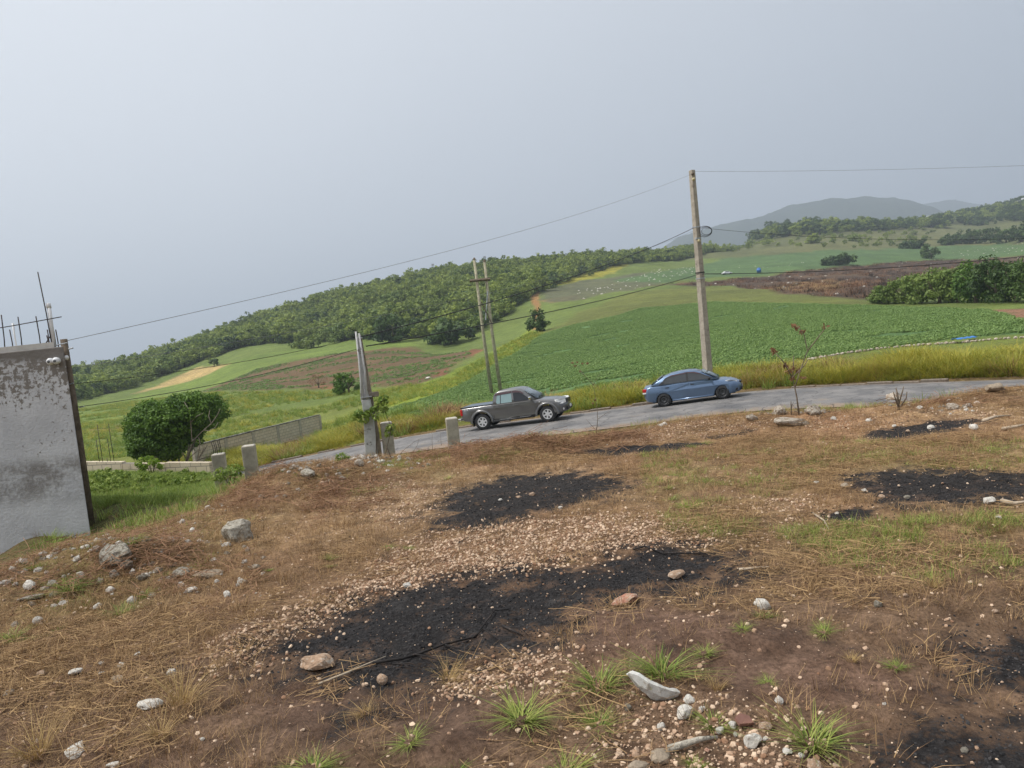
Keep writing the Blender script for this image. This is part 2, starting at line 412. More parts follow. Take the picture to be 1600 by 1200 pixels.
GRAVEL_PX = [
 [(330, 1010), (430, 960), (560, 905), (640, 840), (720, 830), (860, 808), (1000, 800), (1110, 830), (1120, 858), (980, 852), (850, 890), (700, 905), (560, 955), (430, 1035), (350, 1050)],
 [(700, 1060), (800, 1035), (900, 1030), (905, 1050), (800, 1070), (720, 1085)],
 [(960, 1105), (1100, 1090), (1220, 1120), (1300, 1200), (1200, 1260), (960, 1240)],
 [(560, 745), (680, 755), (700, 790), (620, 830), (540, 800)],
 [(1140, 790), (1260, 770), (1300, 830), (1180, 850)],
 [(960, 690), (1100, 655), (1220, 655), (1180, 672), (1050, 690)],
 [(1240, 655), (1480, 640), (1600, 640), (1600, 655), (1400, 665), (1260, 672)],
]
MOSS_PX = [  # thin green growth in the yard
 [(1000, 700), (1250, 690), (1600, 690), (1600, 735), (1330, 735), (1240, 765), (1060, 800), (1010, 770)],
 [(1200, 830), (1330, 815), (1600, 800), (1600, 905), (1450, 920), (1280, 880)],
 [(1000, 800), (1180, 815), (1180, 845), (1060, 835)],
 [(430, 740), (660, 715), (820, 700), (860, 715), (660, 745), (560, 775)],
 [(0, 880), (140, 850), (320, 800), (420, 800), (300, 900), (200, 960), (0, 1010)],
]
YARD_LAWN_PX = [(100, 742), (330, 740), (335, 765), (300, 782), (140, 798), (100, 800)]
BARE_PX = [[(880, 965), (990, 950), (1120, 960), (1250, 985), (1340, 1020), (1480, 1085), (1300, 1110), (1120, 1090), (1050, 1050), (900, 1030)],
           [(590, 1090), (720, 1085), (800, 1120), (780, 1180), (640, 1200), (580, 1130)], [(400, 1060), (560, 1070), (560, 1150), (430, 1160)]]
# fields: colour (surface albedo), edge softness in metres, outline
BROWN, CROP, GRASS = (0.170, 0.092, 0.050), (0.095, 0.180, 0.058), (0.125, 0.190, 0.030)
CROP_PX = [(590, 650), (680, 618), (770, 572), (850, 522), (1000, 482), (1120, 472), (1365, 478), (1540, 484), (1600, 500), (1600, 520), (1480, 530), (1300, 556), (1150, 578), (1000, 598), (900, 608), (760, 630), (650, 655)]
BROWN_PX = [(310, 612), (400, 577), (520, 553), (640, 541), (750, 546), (730, 556), (700, 583), (655, 600), (560, 606), (470, 606), (390, 612)]
STRIP_PX = [(570, 640), (640, 606), (700, 585), (760, 556), (830, 512), (850, 520), (800, 552), (720, 600), (640, 632)]
DRYFIELD_PX = [(205, 616), (270, 590), (300, 577), (355, 570), (320, 587), (260, 604)]
BURNT_PX = [(1010, 446), (1140, 437), (1300, 419), (1420, 409), (1700, 396), (1700, 412), (1420, 440), (1370, 470), (1270, 462), (1140, 446)]
FIELDS = [
 (0.9, (0.177, 0.207, 0.043), 3.0, [(115, 720), (115, 690), (600, 615), (600, 690), (480, 690), (320, 690), (300, 735)]),
 (0.8, (0.067, 0.128, 0.043), 2.0, [(115, 690), (200, 682), (560, 668), (560, 676), (300, 705), (120, 705)]),
 (0.55, (0.207, 0.122, 0.049), 2.0, [(115, 672), (240, 655), (215, 672), (120, 680)]),
 (1.0, (0.155, 0.220, 0.042), 3.0, [(100, 650), (205, 618), (360, 568), (520, 530), (640, 528), (640, 541), (520, 553), (400, 577), (300, 613), (200, 655), (100, 672)]),
 (1.0, (0.42, 0.31, 0.13), 2.5, DRYFIELD_PX),
 (1.0, BROWN, 3.0, BROWN_PX),
 (1.0, (0.195, 0.250, 0.027), 1.5, STRIP_PX),
 (1.0, CROP, 1.2, CROP_PX),
 (0.9, (0.140, 0.159, 0.039), 4.0, [(850, 521), (900, 490), (1000, 455), (1100, 445), (1360, 465), (1365, 478), (1120, 471), (1000, 481)]),
 (0.9, (0.366, 0.189, 0.073), 1.2, [(826, 458), (842, 452), (842, 480), (850, 512), (836, 515), (834, 480)]),
 (0.8, (0.293, 0.183, 0.073), 2.0, [(842, 470), (900, 462), (920, 466), (860, 474)]),
 (0.9, (0.122, 0.128, 0.073), 4.0, [(840, 455), (900, 440), (1020, 425), (1060, 435), (1000, 450), (900, 470), (850, 474)]),
 (1.0, (0.305, 0.287, 0.037), 3.0, [(838, 452), (880, 434), (940, 420), (990, 410), (965, 424), (900, 440)]),
 (1.0, (0.088, 0.155, 0.055), 4.0, [(960, 440), (1060, 420), (1130, 404), (1250, 394), (1450, 386), (1700, 372), (1700, 396), (1420, 408), (1300, 418), (1140, 432), (1030, 442)]),
 (1.0, (0.070, 0.047, 0.031), 4.0, BURNT_PX),
 (0.8, (0.244, 0.152, 0.055), 3.0, [(1180, 452), (1290, 436), (1345, 440), (1300, 455)]),
 (1.0, (0.244, 0.091, 0.051), 0.8, [(722, 552), (740, 545), (756, 546), (735, 556)]), (1.0, (0.244, 0.091, 0.051), 0.8, [(672, 590), (690, 578), (704, 574), (696, 586)]),
 (1.0, (0.268, 0.146, 0.085), 1.0, [(1535, 486), (1600, 482), (1700, 484), (1700, 500), (1600, 498)]),
 (1.0, (0.268, 0.122, 0.061), 1.0, [(488, 605), (500, 601), (525, 603), (518, 609)]),
 (0.9, (0.115, 0.125, 0.050), 10.0, [(1050, 405), (1150, 388), (1300, 350), (1440, 338), (1700, 300), (1700, 372), (1450, 386), (1250, 394), (1130, 404)]),
 (0.6, (0.150, 0.155, 0.060), 6.0, [(1180, 392), (1300, 372), (1430, 345), (1480, 350), (1560, 380), (1440, 386), (1250, 394)]),
 (0.9, (0.12, 0.14, 0.06), 8.0, [(1360, 346), (1400, 336), (1440, 336), (1430, 346)]),
]
print('ground...')
_az = np.concatenate([np.linspace(-180, -48, 45, endpoint=False), np.linspace(-48, -38, 30, endpoint=False), np.linspace(-38, 38, 620, endpoint=False), np.linspace(38, 48, 30, endpoint=False), np.linspace(48, 180, 45, endpoint=False)])
_rr = np.concatenate([[0.4, 0.9, 1.3], np.exp(np.linspace(math.log(1.7), math.log(16), 210, endpoint=False)), np.exp(np.linspace(math.log(16), math.log(130), 190, endpoint=False)), np.exp(np.linspace(math.log(130), math.log(1100), 150, endpoint=False)), np.exp(np.linspace(math.log(1100), math.log(6000), 25))])
_A_, _R_ = np.meshgrid(np.radians(_az), _rr)
GX, GY = (np.sin(_A_) * _R_).ravel(), (np.cos(_A_) * _R_).ravel()
GZ = T(GX, GY)
nA, nR = len(_az), len(_rr)
_i = np.arange(nR - 1)[:, None] * nA; _j = np.arange(nA)[None]; _jn = (_j + 1) % nA
quads = np.stack([_i + _j, _i + nA + _j, _i + nA + _jn, _i + _jn], -1).reshape(-1, 4)[:, ::-1]
V = np.concatenate([np.stack([GX, GY, GZ], 1), [[0, 0, T1(0, 0)]]]); tip = len(V) - 1
tris = np.stack([np.full(nA, tip), np.arange(nA), (np.arange(nA) + 1) % nA], 1)[:, ::-1]
gme = mesh_np('ground', V, quads, tris)
GX, GY = V[:, 0], V[:, 1]
GR = np.hypot(GX, GY); AZ = np.arctan2(GX, GY)
GYV = GR * np.cos(np.clip(AZ, R(-39), R(39)))
sdv, _ = road_sd(GX, GY)
n1 = fbm(GX * 0.5, GY * 0.5, 31)[:, None]; n2 = fbm(GX / 14, GY / 14, 32)[:, None]; n3 = fbm(GX * 2.2, GY * 2.2, 33)[:, None]
# yard: trodden brown earth with straw
soil, straw = np.array((0.270, 0.150, 0.082)), np.array((0.505, 0.345, 0.185))
kk = np.clip((n1 - 0.3) * 2.2, 0, 1) * sstep(4.5, 9, GR)[:, None] * 0.75 + 0.12
soil = np.array((0.185, 0.112, 0.072)) * (1 - sstep(3.5, 7, GR)[:, None]) + soil * sstep(3.5, 7, GR)[:, None]
kk = kk * (0.45 + 0.55 * sstep(R(-30), R(-6), AZ))[:, None]
cover = soil * (1 - kk) + straw * kk
def blend(c, col, m): return c * (1 - m[:, None]) + np.array(col) * m[:, None]
bare = np.zeros(len(GX))
for p in BARE_PX: bare = np.maximum(bare, sstep(0.15, 0.85, soft(poly_world(p), GX, GY, 0.18)))
cover = blend(cover, (0.185, 0.112, 0.076), bare * 0.9)
moss = np.zeros(len(GX)); MOSS_W = [poly_world(p) for p in MOSS_PX]
for p in MOSS_W: moss = np.maximum(moss, soft(p, GX, GY, 0.5))
moss = moss * sstep(0.42, 0.6, n1[:, 0] * 0.5 + n3[:, 0] * 0.5)
cover = blend(cover, (0.150, 0.150, 0.040), moss * 0.55)
GRAVEL_W = [poly_world(p) for p in GRAVEL_PX]; grav = np.zeros(len(GX))
for p in GRAVEL_W: grav = np.maximum(grav, soft(p, GX, GY, 0.35))
CHAR_W = [poly_world(p) for p in CHAR_PX]; charv = np.zeros(len(GX))
for p, wd_ in zip(CHAR_W, (.52, .42, .10, .08, .13, .30, .09, .36, .36)): charv = np.maximum(charv, soft(p, GX + (fbm(GX * 2.1, GY * 2.1, 46) - 0.5) * 0.45, GY + (fbm(GX * 2.1, GY * 2.1, 47) - 0.5) * 0.25, wd_))
# slope below the yard, verges, open land
crest_w = sstep(0.2, 1.6, GYV - crest_r(AZ)) * (np.abs(AZ) < R(90))
cover = blend(cover, (0.150, 0.125, 0.045), crest_w)
lawn = soft(poly_world(YARD_LAWN_PX), GX, GY, 1.2)
cover = blend(cover, (0.085, 0.160, 0.028), lawn * sstep(0.25, 0.5, n1[:, 0]))
beyond = sstep(0.2, 1.5, -sdv) * (GYV > 20)
cover = blend(cover, (0.150, 0.160, 0.030), beyond)
open_w = sstep(8, 20, -sdv) * (GYV > 20)
opn = np.array((0.135, 0.185, 0.042)) * (0.8 + 0.4 * n2)
cover = cover * (1 - open_w[:, None]) + opn * open_w[:, None]
rows = np.zeros(len(GX)); nw1 = fbm(GX / 6, GY / 9, 71) - 0.5; nw2 = fbm(GX / 6, GY / 9, 72) - 0.5
for k, (am, col, wd, px) in enumerate(FIELDS):
    pw = poly_world(px); m = am * sstep(0.25, 0.75, soft(pw, GX + nw1 * wd * 1.5, GY + nw2 * wd * 3, wd) + (n3[:, 0] - 0.5) * 0.3)
    if px is BROWN_PX:
        cc = np.array(col) * (0.8 + 0.4 * n2); g = sstep(0.50, 0.62, fbm(GX / 16, GY / 5, 40))[:, None] * 0.55
        cc = cc * (1 - g) + np.array((0.075, 0.11, 0.038)) * g
        cover = cover * (1 - m[:, None]) + cc * m[:, None]; rows = np.maximum(rows, m)
    elif px is BURNT_PX:
        g = sstep(0.50, 0.68, fbm(GX / 30, GY / 12, 41))[:, None]
        cc = np.array(col) * (1 - g * 0.6) + np.array((0.15, 0.10, 0.055)) * g * 0.6; cover = cover * (1 - m[:, None]) + cc * m[:, None]
    else:
        cover = cover * (1 - m[:, None]) + np.array(col) * (0.82 + 0.36 * n2) * m[:, None]
far_w = sstep(900, 1500, GR)
cover = blend(cover, (0.055, 0.085, 0.035), far_w)
# red-brown earth line beside the kerb
kerbdirt = np.exp(-((-sdv - 0.75) / 0.45) ** 2) * (GYV > 20) * (GR < 80)
cover = blend(cover, (0.19, 0.115, 0.062), kerbdirt * 0.8)
a = gme.color_attributes.new('cover', 'FLOAT_COLOR', 'POINT'); a.data.foreach_set('color', np.concatenate([cover, np.ones((len(cover), 1))], 1).astype(np.float32).ravel())
for nm, arr in (('char', charv), ('gravel', grav), ('yard', (1 - crest_w)), ('rows', rows)):
    at = gme.attributes.new(nm, 'FLOAT', 'POINT'); at.data.foreach_set('value', np.asarray(arr, np.float32))

def ground_material():
    t = NT('earth_and_fields'); p = t.pos()
    c = t.n('ShaderNodeAttribute', attribute_name='cover').outputs['Color']
    fine = t.noise(38, 6, 0.75, p); mid = t.noise(5.5, 5, 0.65, p); wide = t.noise(0.35, 4, 0.6, p); big = t.noise(0.06, 4, 0.6, p)
    c = t.mix(1.0, c, t.mix(t.map(fine, 0.25, 0.75), (0.42, 0.40, 0.38), (1.62, 1.62, 1.62)), 'MULTIPLY')
    c = t.mix(1.0, c, t.mix(t.map(mid, 0.28, 0.72), (0.66, 0.63, 0.60), (1.33, 1.36, 1.38)), 'MULTIPLY')
    c = t.mix(1.0, c, t.mix(t.map(wide, 0.3, 0.7), (0.80, 0.82, 0.80), (1.18, 1.15, 1.15)), 'MULTIPLY')
    c = t.mix(1.0, c, t.mix(t.map(big, 0.3, 0.7), (0.85, 0.87, 0.9), (1.14, 1.12, 1.1)), 'MULTIPLY')
    # furrows
    w = t.n('ShaderNodeTexWave', wave_type='BANDS'); w.inputs['Scale'].default_value = 0.32; w.inputs['Distortion'].default_value = 3.0; w.inputs['Detail'].default_value = 2
    mp = t.n('ShaderNodeMapping'); mp.inputs['Rotation'].default_value = (0, 0, R(62)); t.l(p, mp.inputs['Vector']); t.l(mp.outputs[0], w.inputs['Vector'])
    c = t.mix(t.math('MULTIPLY', t.attr('rows'), t.map(w.outputs['Fac'], 0.45, 0.8, 0, 0.6)), c, (0.080, 0.105, 0.036))
    # gravel bits too small to build
    vo = t.n('ShaderNodeTexVoronoi'); vo.inputs['Scale'].default_value = 42; t.l(p, vo.inputs['Vector'])
    gm = t.math('MULTIPLY', t.map(t.math('ADD', t.attr('gravel'), t.map(mid, 0.2, 0.8, -0.4, 0.4, False)), 0.42, 0.7), t.map(vo.outputs['Distance'], 0.22, 0.40, 1, 0.0))
    stone = t.mix(t.n_sep(vo.outputs['Color']), (0.27, 0.15, 0.085), (0.58, 0.40, 0.26))
    c = t.mix(t.math('MULTIPLY', gm, t.attr('yard')), c, stone)
    # soot
    cn = t.math('ADD', t.math('ADD', t.attr('char'), 0.09), t.math('ADD', t.map(t.noise(4.0, 6, 0.7, p), 0.2, 0.8, -0.75, 0.75, False), t.map(fine, 0.2, 0.8, -0.30, 0.30, False)))
    halo = t.map(cn, -0.15, 0.60); core = t.map(cn, 0.34, 0.80)
    c = t.mix(t.math('MULTIPLY', halo, 0.95), c, t.mix(0.5, c, (0.060, 0.036, 0.026)))
    soot = t.mix(t.map(fine, 0.40, 0.75), (0.012, 0.012, 0.013), (0.055, 0.052, 0.052)); soot = t.mix(t.map(t.noise(3.2, 6, 0.78, p), 0.53, 0.67), soot, (0.095, 0.064, 0.048)); soot = t.mix(t.map(t.noise(1.7, 5, 0.7, p), 0.58, 0.72, 0, 0.7), soot, (0.075, 0.072, 0.070))
    c = t.mix(t.math('MULTIPLY', core, 0.96), c, soot)
    t.l(c, t.b.inputs['Base Color']); t.set(Roughness=0.93); t.b.inputs['Specular IOR Level'].default_value = 0.18
    h = t.math('ADD', t.math('MULTIPLY', fine, 0.5), t.math('ADD', mid, t.math('MULTIPLY', gm, 0.5)))
    t.bump(h, 1.0, 0.05)
    return t.m
def _nsep(self, col):
    x = self.n('ShaderNodeSeparateColor'); self.l(col, x.inputs[0]); return x.outputs[0]
NT.n_sep = _nsep
ground = link('ground', gme, ground_material(), smooth=True)
meta(ground, 'brown stony yard with burnt patches, and the green fields beyond the road', 'ground', kind='structure')

# ------------------------------------------------------------------ road and kerb
s0 = max(i for i in range(len(FAR_EDGE)) if FAR_EDGE[i][0] < -62 or i == 0)
FE = FAR_EDGE; NN = NEAR_N
offs = [0.0, 0.12, 1.5, 3.1, 4.7, 6.0, 6.2]
rv = []
for i in range(len(FE)):
    for k, o in enumerate(offs):
        wob = 0.12 * (fbm(np.array([i * 0.7]), np.array([k * 3.0]), 55)[0] - 0.5) if k in (0, len(offs) - 1) else 0
        z = FE[i][2] + 0.05 * (1 - ((o - 3.1) / 3.1) ** 2) - (0.08 if k in (0, len(offs) - 1) else 0)
        rv.append((FE[i][0] + NN[i][0] * (o + wob), FE[i][1] + NN[i][1] * (o + wob), z))
m_ = len(offs); rq = [(i * m_ + k, (i + 1) * m_ + k, (i + 1) * m_ + k + 1, i * m_ + k + 1) for i in range(len(FE) - 1) for k in range(m_ - 1)]
t = NT('worn_asphalt'); p = t.pos()
c = t.mix(t.map(t.noise(60, 5, 0.7, p), 0.3, 0.7), (0.135, 0.130, 0.128), (0.225, 0.216, 0.208))
c = t.mix(1.0, c, t.mix(t.map(t.noise(0.8, 5, 0.65, p), 0.3, 0.7), (0.62, 0.63, 0.65), (1.28, 1.25, 1.21)), 'MULTIPLY')
c = t.mix(t.map(t.noise(0.5, 6, 0.7, p), 0.56, 0.7, 0, 0.6), c, (0.25, 0.20, 0.15))
t.l(c, t.b.inputs['Base Color']); t.set(Roughness=0.82); t.b.inputs['Specular IOR Level'].default_value = 0.3; t.bump(t.noise(90, 4, 0.6, p), 0.4, 0.01)
ed = t.math('ADD', t.attr('edge'), t.map(t.noise(1.1, 6, 0.75, p), 0.2, 0.8, -0.5, 0.5, False))
c = t.mix(t.map(ed, 0.55, 1.1, 0, 0.9), c, (0.27, 0.20, 0.14)); vc = t.n('ShaderNodeTexVoronoi', feature='DISTANCE_TO_EDGE'); vc.inputs['Scale'].default_value = 0.55; vc.inputs['Randomness'].default_value = 1.0
wv = t.n('ShaderNodeVectorMath', operation='ADD'); t.l(p, wv.inputs[0]); nv_ = t.n('ShaderNodeTexNoise'); nv_.inputs['Scale'].default_value = 1.5; t.l(p, nv_.inputs['Vector']); t.l(nv_.outputs['Color'], wv.inputs[1]); t.l(wv.outputs[0], vc.inputs['Vector'])
c = t.mix(t.map(vc.outputs['Distance'], 0.0, 0.02, 0.75, 0.0), c, (0.05, 0.048, 0.046)); t.l(c, t.b.inputs['Base Color'])
rme = mesh_np('road', rv, rq); at = rme.attributes.new('edge', 'FLOAT', 'POINT'); at.data.foreach_set('value', np.tile(np.array([1, .9, .15, 0.0, .1, .8, 1.0], np.float32), len(FE)))
road = link('road', rme, t.m, smooth=True)
meta(road, 'narrow grey asphalt road running down past the yard to the left', 'road', kind='structure')
# kerb: separate cast lengths along the far side
kmat = simple('kerb_concrete', (0.21, 0.175, 0.14), 0.9, 0.3, 3, 0.4, 30, 0.01, col2=(0.11, 0.075, 0.05))
dist = np.concatenate([[0], np.cumsum(np.linalg.norm(np.diff(FE, axis=0), axis=1))])
def on_edge(d):
    return np.array([np.interp(d, dist, FE[:, k]) for k in range(3)]), math.atan2(np.interp(d, dist, TANG[:, 1]), np.interp(d, dist, TANG[:, 0]))
kerb = empty('kerb', on_edge(np.interp(0, FE[:, 0], dist))[0], 0); meta(kerb, 'low broken concrete kerb along the far side of the road', 'kerb', kind='structure')
kr = kerb.location.copy(); rk = random.Random(4)
d0, d1 = np.interp(-20, FE[:, 0], dist), np.interp(26, FE[:, 0], dist); kmesh = None; d = d0
while d < d1:
    q, a_ = on_edge(d + 0.5)
    if kmesh is None: kmesh = MB().box((0, 0, 0), (0.985, 0.17, 0.34)).mesh('kerb_stone'); kmesh.materials.append(kmat)
    if rk.random() > 0.30:
        o = link('kerb_stone', kmesh, None, kerb); sl = (on_edge(d + 1)[0][2] - on_edge(d)[0][2])
        nn = np.array([math.sin(a_), -math.cos(a_)])
        o.location = (q[0] - kr[0] - nn[0] * (0.10 + rk.uniform(0, .03)), q[1] - kr[1] - nn[1] * 0.1, q[2] - kr[2] - 0.085 + rk.uniform(-.05, .03)); o.rotation_euler = (rk.uniform(-.05, .05), -math.atan(sl), a_ + rk.uniform(-.02, .02))
        md = o.modifiers.new('bevel', 'BEVEL'); md.width = 0.025; md.segments = 1
    d += 1.0

# ------------------------------------------------------------------ vegetation: shapes
def unit(v): return v / (np.linalg.norm(v, axis=-1, keepdims=True) + 1e-9)
def leaf_quads(c, nrm_, size, asp, g):
    """leaf-shaped faces at points c facing nrm_"""
    n = len(c); t = unit(np.cross(nrm_, unit(g.normal(size=(n, 3))))); b = np.cross(nrm_, t)
    s = size[:, None]
    v = np.stack([c - t * s * asp / 2, c + b * s * 0.36 - nrm_ * s * 0.06, c + t * s * asp / 2, c - b * s * 0.36 - nrm_ * s * 0.06], 1)
    return v.reshape(-1, 3), np.arange(n * 4).reshape(-1, 4)
def clump_leaves(centers, radii, n_per, size, g, asp=1.7, up=0.25, flat=0.75):
    """leaves on the outer shells of many clumps; returns verts, quads and a tint per vertex"""
    V_, T_ = [], []
    for c, r in zip(centers, radii):
        d = unit(g.normal(size=(n_per, 3))); rr = r * g.uniform(0.55, 1.08, (n_per, 1)); p = c + d * rr * np.array([1, 1, flat])
        nn = unit(d + g.normal(size=(n_per, 3)) * 0.55 + np.array([0, 0, up]))
        v, q = leaf_quads(p, nn, size * g.uniform(0.6, 1.3, n_per), asp, g); V_.append(v)
        T_.append(np.repeat(np.clip(g.uniform(0.15, 0.85) + g.normal(size=n_per) * 0.16, 0, 1), 4))
    V_ = np.concatenate(V_); return V_, np.arange(len(V_)).reshape(-1, 4), np.concatenate(T_)
def with_tint(me, tint):
    at = me.attributes.new('tint', 'FLOAT', 'POINT'); at.data.foreach_set('value', np.asarray(tint, np.float32)); return me
def crown_mesh(name, rx, ry, rz, zc, nclump, nleaf, leaf, seed, low=-0.45, crad=0.30, asp=1.7):
    g = np.random.default_rng(seed); d = unit(g.normal(size=(nclump * 3, 3))); d = d[d[:, 2] > low][:nclump]
    rad = g.uniform(0.55, 0.95, (len(d), 1)); lump = 1 + 0.22 * np.sin(d[:, :1] * 4.1 + seed) + 0.18 * np.cos(d[:, 1:2] * 5.3 + seed * 2)
    c = d * rad * lump * np.array([rx, ry, rz]) + np.array([0, 0, zc])
    v, q, tn = clump_leaves(c, g.uniform(0.7, 1.3, len(c)) * crad * (rx + rz) / 2, nleaf, leaf, g, asp)
    return with_tint(mesh_np(name, v, q), tn)
def blade_mesh(name, n, h, spread, wid, lean, seed, bend=0.5, segs=2):
    """a tuft: curved tapering blades from a small base"""
    g = np.random.default_rng(seed); vs, qs, tn = [], [], []
    for i in range(n):
        a = g.uniform(0, 2 * math.pi); r0 = spread * math.sqrt(g.uniform(0, 1)); hh = h * g.uniform(0.45, 1.15); ln = lean * g.uniform(0.3, 1.3); w = wid * g.uniform(0.7, 1.3)
        base = np.array([r0 * math.cos(a), r0 * math.sin(a), -0.01]); a2 = a + g.normal() * 0.6; out = np.array([math.cos(a2), math.sin(a2), 0]); side = np.array([-out[1], out[0], 0])
        b0 = len(vs); tt = g.uniform(0, 1)
        for k in range(segs + 1):
            t_ = k / segs; p = base + out * hh * (ln * t_ + bend * ln * t_ * t_) + np.array([0, 0, hh * (t_ - 0.35 * bend * ln * t_ * t_)]); ww = w * (1 - 0.85 * t_) * (0.8 if k == 0 else 1)
            vs += [p - side * ww / 2, p + side * ww / 2]; tn += [tt, tt]
        for k in range(segs): qs.append((b0 + 2 * k, b0 + 2 * k + 1, b0 + 2 * k + 3, b0 + 2 * k + 2))
    return with_tint(mesh_np(name, np.array(vs), qs), tn)
def litter_mesh(name, n, L, rad, wid, seed, zmax=0.03):
    """dry stalks lying about"""
    g = np.random.default_rng(seed); vs, qs, tn = [], [], []
    for i in range(n):
        c = np.array([*(g.normal(size=2) * rad * 0.5), g.uniform(0.003, zmax)]); a = g.normal() * 0.9; d = np.array([math.cos(a), math.sin(a), g.normal() * 0.10]); s = np.array([-d[1], d[0], g.normal() * 0.5]); s /= np.linalg.norm(s); l = L * g.uniform(0.4, 1.2); w = wid * g.uniform(0.6, 1.4)
        b0 = len(vs); bow = g.normal() * 0.06 * l
        for k in range(3):
            t_ = k / 2 - 0.5; p = c + d * l * t_ + np.array([-d[1], d[0], 0]) * bow * (0.25 - t_ * t_) * 4; vs += [p - s * w / 2, p + s * w / 2]
        tn += [g.uniform(0, 1)] * 6
        for k in range(2): qs.append((b0 + 2 * k, b0 + 2 * k + 1, b0 + 2 * k + 3, b0 + 2 * k + 2))
    return with_tint(mesh_np(name, np.array(vs), qs), tn)
def rock_mesh(name, seed, sub=2, rough=0.30, flat=0.7, facet=True):
    g = np.random.default_rng(seed); bm = bmesh.new(); bmesh.ops.create_icosphere(bm, subdivisions=sub, radius=0.5)
    pl = unit(g.normal(size=(9, 3))); of = g.uniform(0.30, 0.46, 9)
    for v in bm.verts:
        p = np.array(v.co)
        if facet:
            for nv, o in zip(pl, of):
                d = p @ nv - o
                if d > 0: p = p - nv * d * 0.9
        w = 1 + rough * (math.sin(p[0] * 7 + seed) * math.sin(p[1] * 8 + seed * 2) * math.cos(p[2] * 9 + seed)) * 0.5 + g.normal() * rough * 0.10
        v.co = (p[0] * w, p[1] * w, p[2] * w * flat)
    me = bpy.data.meshes.new(name); bm.to_mesh(me); bm.free(); return me

# ------------------------------------------------------------------ scattering of what nobody could count
def scatter(name, pts, protos, label, cat, scale, seed=0, tilt=0.12, rz=None, flatten=None):
    """one object of kind stuff: copies of the given meshes at pts (geometry nodes)"""
    g = np.random.default_rng(seed); n = len(pts)
    me = bpy.data.meshes.new(name); me.vertices.add(n); me.vertices.foreach_set('co', np.asarray(pts, np.float32).ravel())
    rot = np.stack([g.normal(size=n) * tilt, g.normal(size=n) * tilt, g.uniform(0, 2 * math.pi, n) if rz is None else rz], 1)
    sc = scale if isinstance(scale, np.ndarray) else g.uniform(scale[0], scale[1], n)
    s3 = np.stack([sc, sc, sc if flatten is None else sc * g.uniform(*flatten, n)], 1)
    for nm, ty, ar in (('turn', 'FLOAT_VECTOR', rot), ('size', 'FLOAT_VECTOR', s3)):
        at = me.attributes.new(nm, ty, 'POINT'); at.data.foreach_set('vector', ar.astype(np.float32).ravel())
    at = me.attributes.new('pick', 'INT', 'POINT'); at.data.foreach_set('value', g.integers(0, len(protos), n).astype(np.int32))
    co = bpy.data.collections.new(name + '_shapes')
    for k, pm in enumerate(protos):
        co.objects.link(bpy.data.objects.new('%s_shape_%d' % (name, k), pm))
    o = link(name, me); ng = bpy.data.node_groups.new(name, 'GeometryNodeTree')
    ng.interface.new_socket('Geometry', in_out='INPUT', socket_type='NodeSocketGeometry'); ng.interface.new_socket('Geometry', in_out='OUTPUT', socket_type='NodeSocketGeometry')
    N = ng.nodes.new; gi, go = N('NodeGroupInput'), N('NodeGroupOutput'); iop = N('GeometryNodeInstanceOnPoints'); ci = N('GeometryNodeCollectionInfo')
    ci.inputs['Collection'].default_value = co; ci.inputs['Separate Children'].default_value = True; ci.inputs['Reset Children'].default_value = True
    L = ng.links.new
    def na(nm, ty):
        x = N('GeometryNodeInputNamedAttribute'); x.data_type = ty; x.inputs['Name'].default_value = nm; return x.outputs[0]
    e2r = N('FunctionNodeEulerToRotation'); L(na('turn', 'FLOAT_VECTOR'), e2r.inputs[0])
    L(gi.outputs[0], iop.inputs['Points']); L(ci.outputs[0], iop.inputs['Instance']); iop.inputs['Pick Instance'].default_value = True
    L(na('pick', 'INT'), iop.inputs['Instance Index']); L(e2r.outputs[0], iop.inputs['Rotation']); L(na('size', 'FLOAT_VECTOR'), iop.inputs['Scale']); L(iop.outputs[0], go.inputs[0])
    md = o.modifiers.new('scatter', 'NODES'); md.node_group = ng
    return meta(o, label, cat, kind='stuff')
def fill(poly, n, g, wide=0.0):
    """n random plan points inside an outline"""
    lo, hi = poly.min(0) - wide, poly.max(0) + wide; out = []
    tot = 0
    while tot < n:
        q = g.uniform(lo, hi, (n * 3 + 50, 2)); q = q[inside(poly, q[:, 0], q[:, 1])]
        if len(q) == 0: break
        out.append(q); tot += len(q)
    return np.concatenate(out)[:n]
def lift(xy, dz=0.0): return np.stack([xy[:, 0], xy[:, 1], T(xy[:, 0], xy[:, 1]) + dz], 1)

M = {}
M['wood_leaf'] = leaf_mat('scrub_leaf', (0.056, 0.105, 0.021), (0.385, 0.450, 0.092), 0.28, attr='tint', aw=0.4, ns=0.035)
M['dark_leaf'] = leaf_mat('dark_leaf', (0.030, 0.062, 0.018), (0.105, 0.165, 0.040), 0.2, attr='tint')
M['tree_leaf'] = leaf_mat('tree_leaf', (0.032, 0.080, 0.012), (0.150, 0.255, 0.034), 0.25, attr='tint')
M['bamboo_leaf'] = leaf_mat('bamboo_leaf', (0.095, 0.155, 0.030), (0.240, 0.310, 0.075), 0.25, attr='tint')
M['crop_leaf'] = leaf_mat('crop_leaf', (0.125, 0.215, 0.058), (0.265, 0.370, 0.110), 0.2, attr='tint', ns=0.08, aw=0.4)
M['verge_leaf'] = leaf_mat('verge_grass', (0.160, 0.225, 0.028), (0.560, 0.450, 0.075), 0.3, attr='tint', ns=0.35, aw=0.4)
M['green_blade'] = leaf_mat('green_blade', (0.120, 0.200, 0.030), (0.350, 0.420, 0.095), 0.3, attr='tint')
M['tuft_blade'] = leaf_mat('tuft_blade', (0.100, 0.185, 0.026), (0.400, 0.420, 0.110), 0.3, attr='tint', aw=0.75)
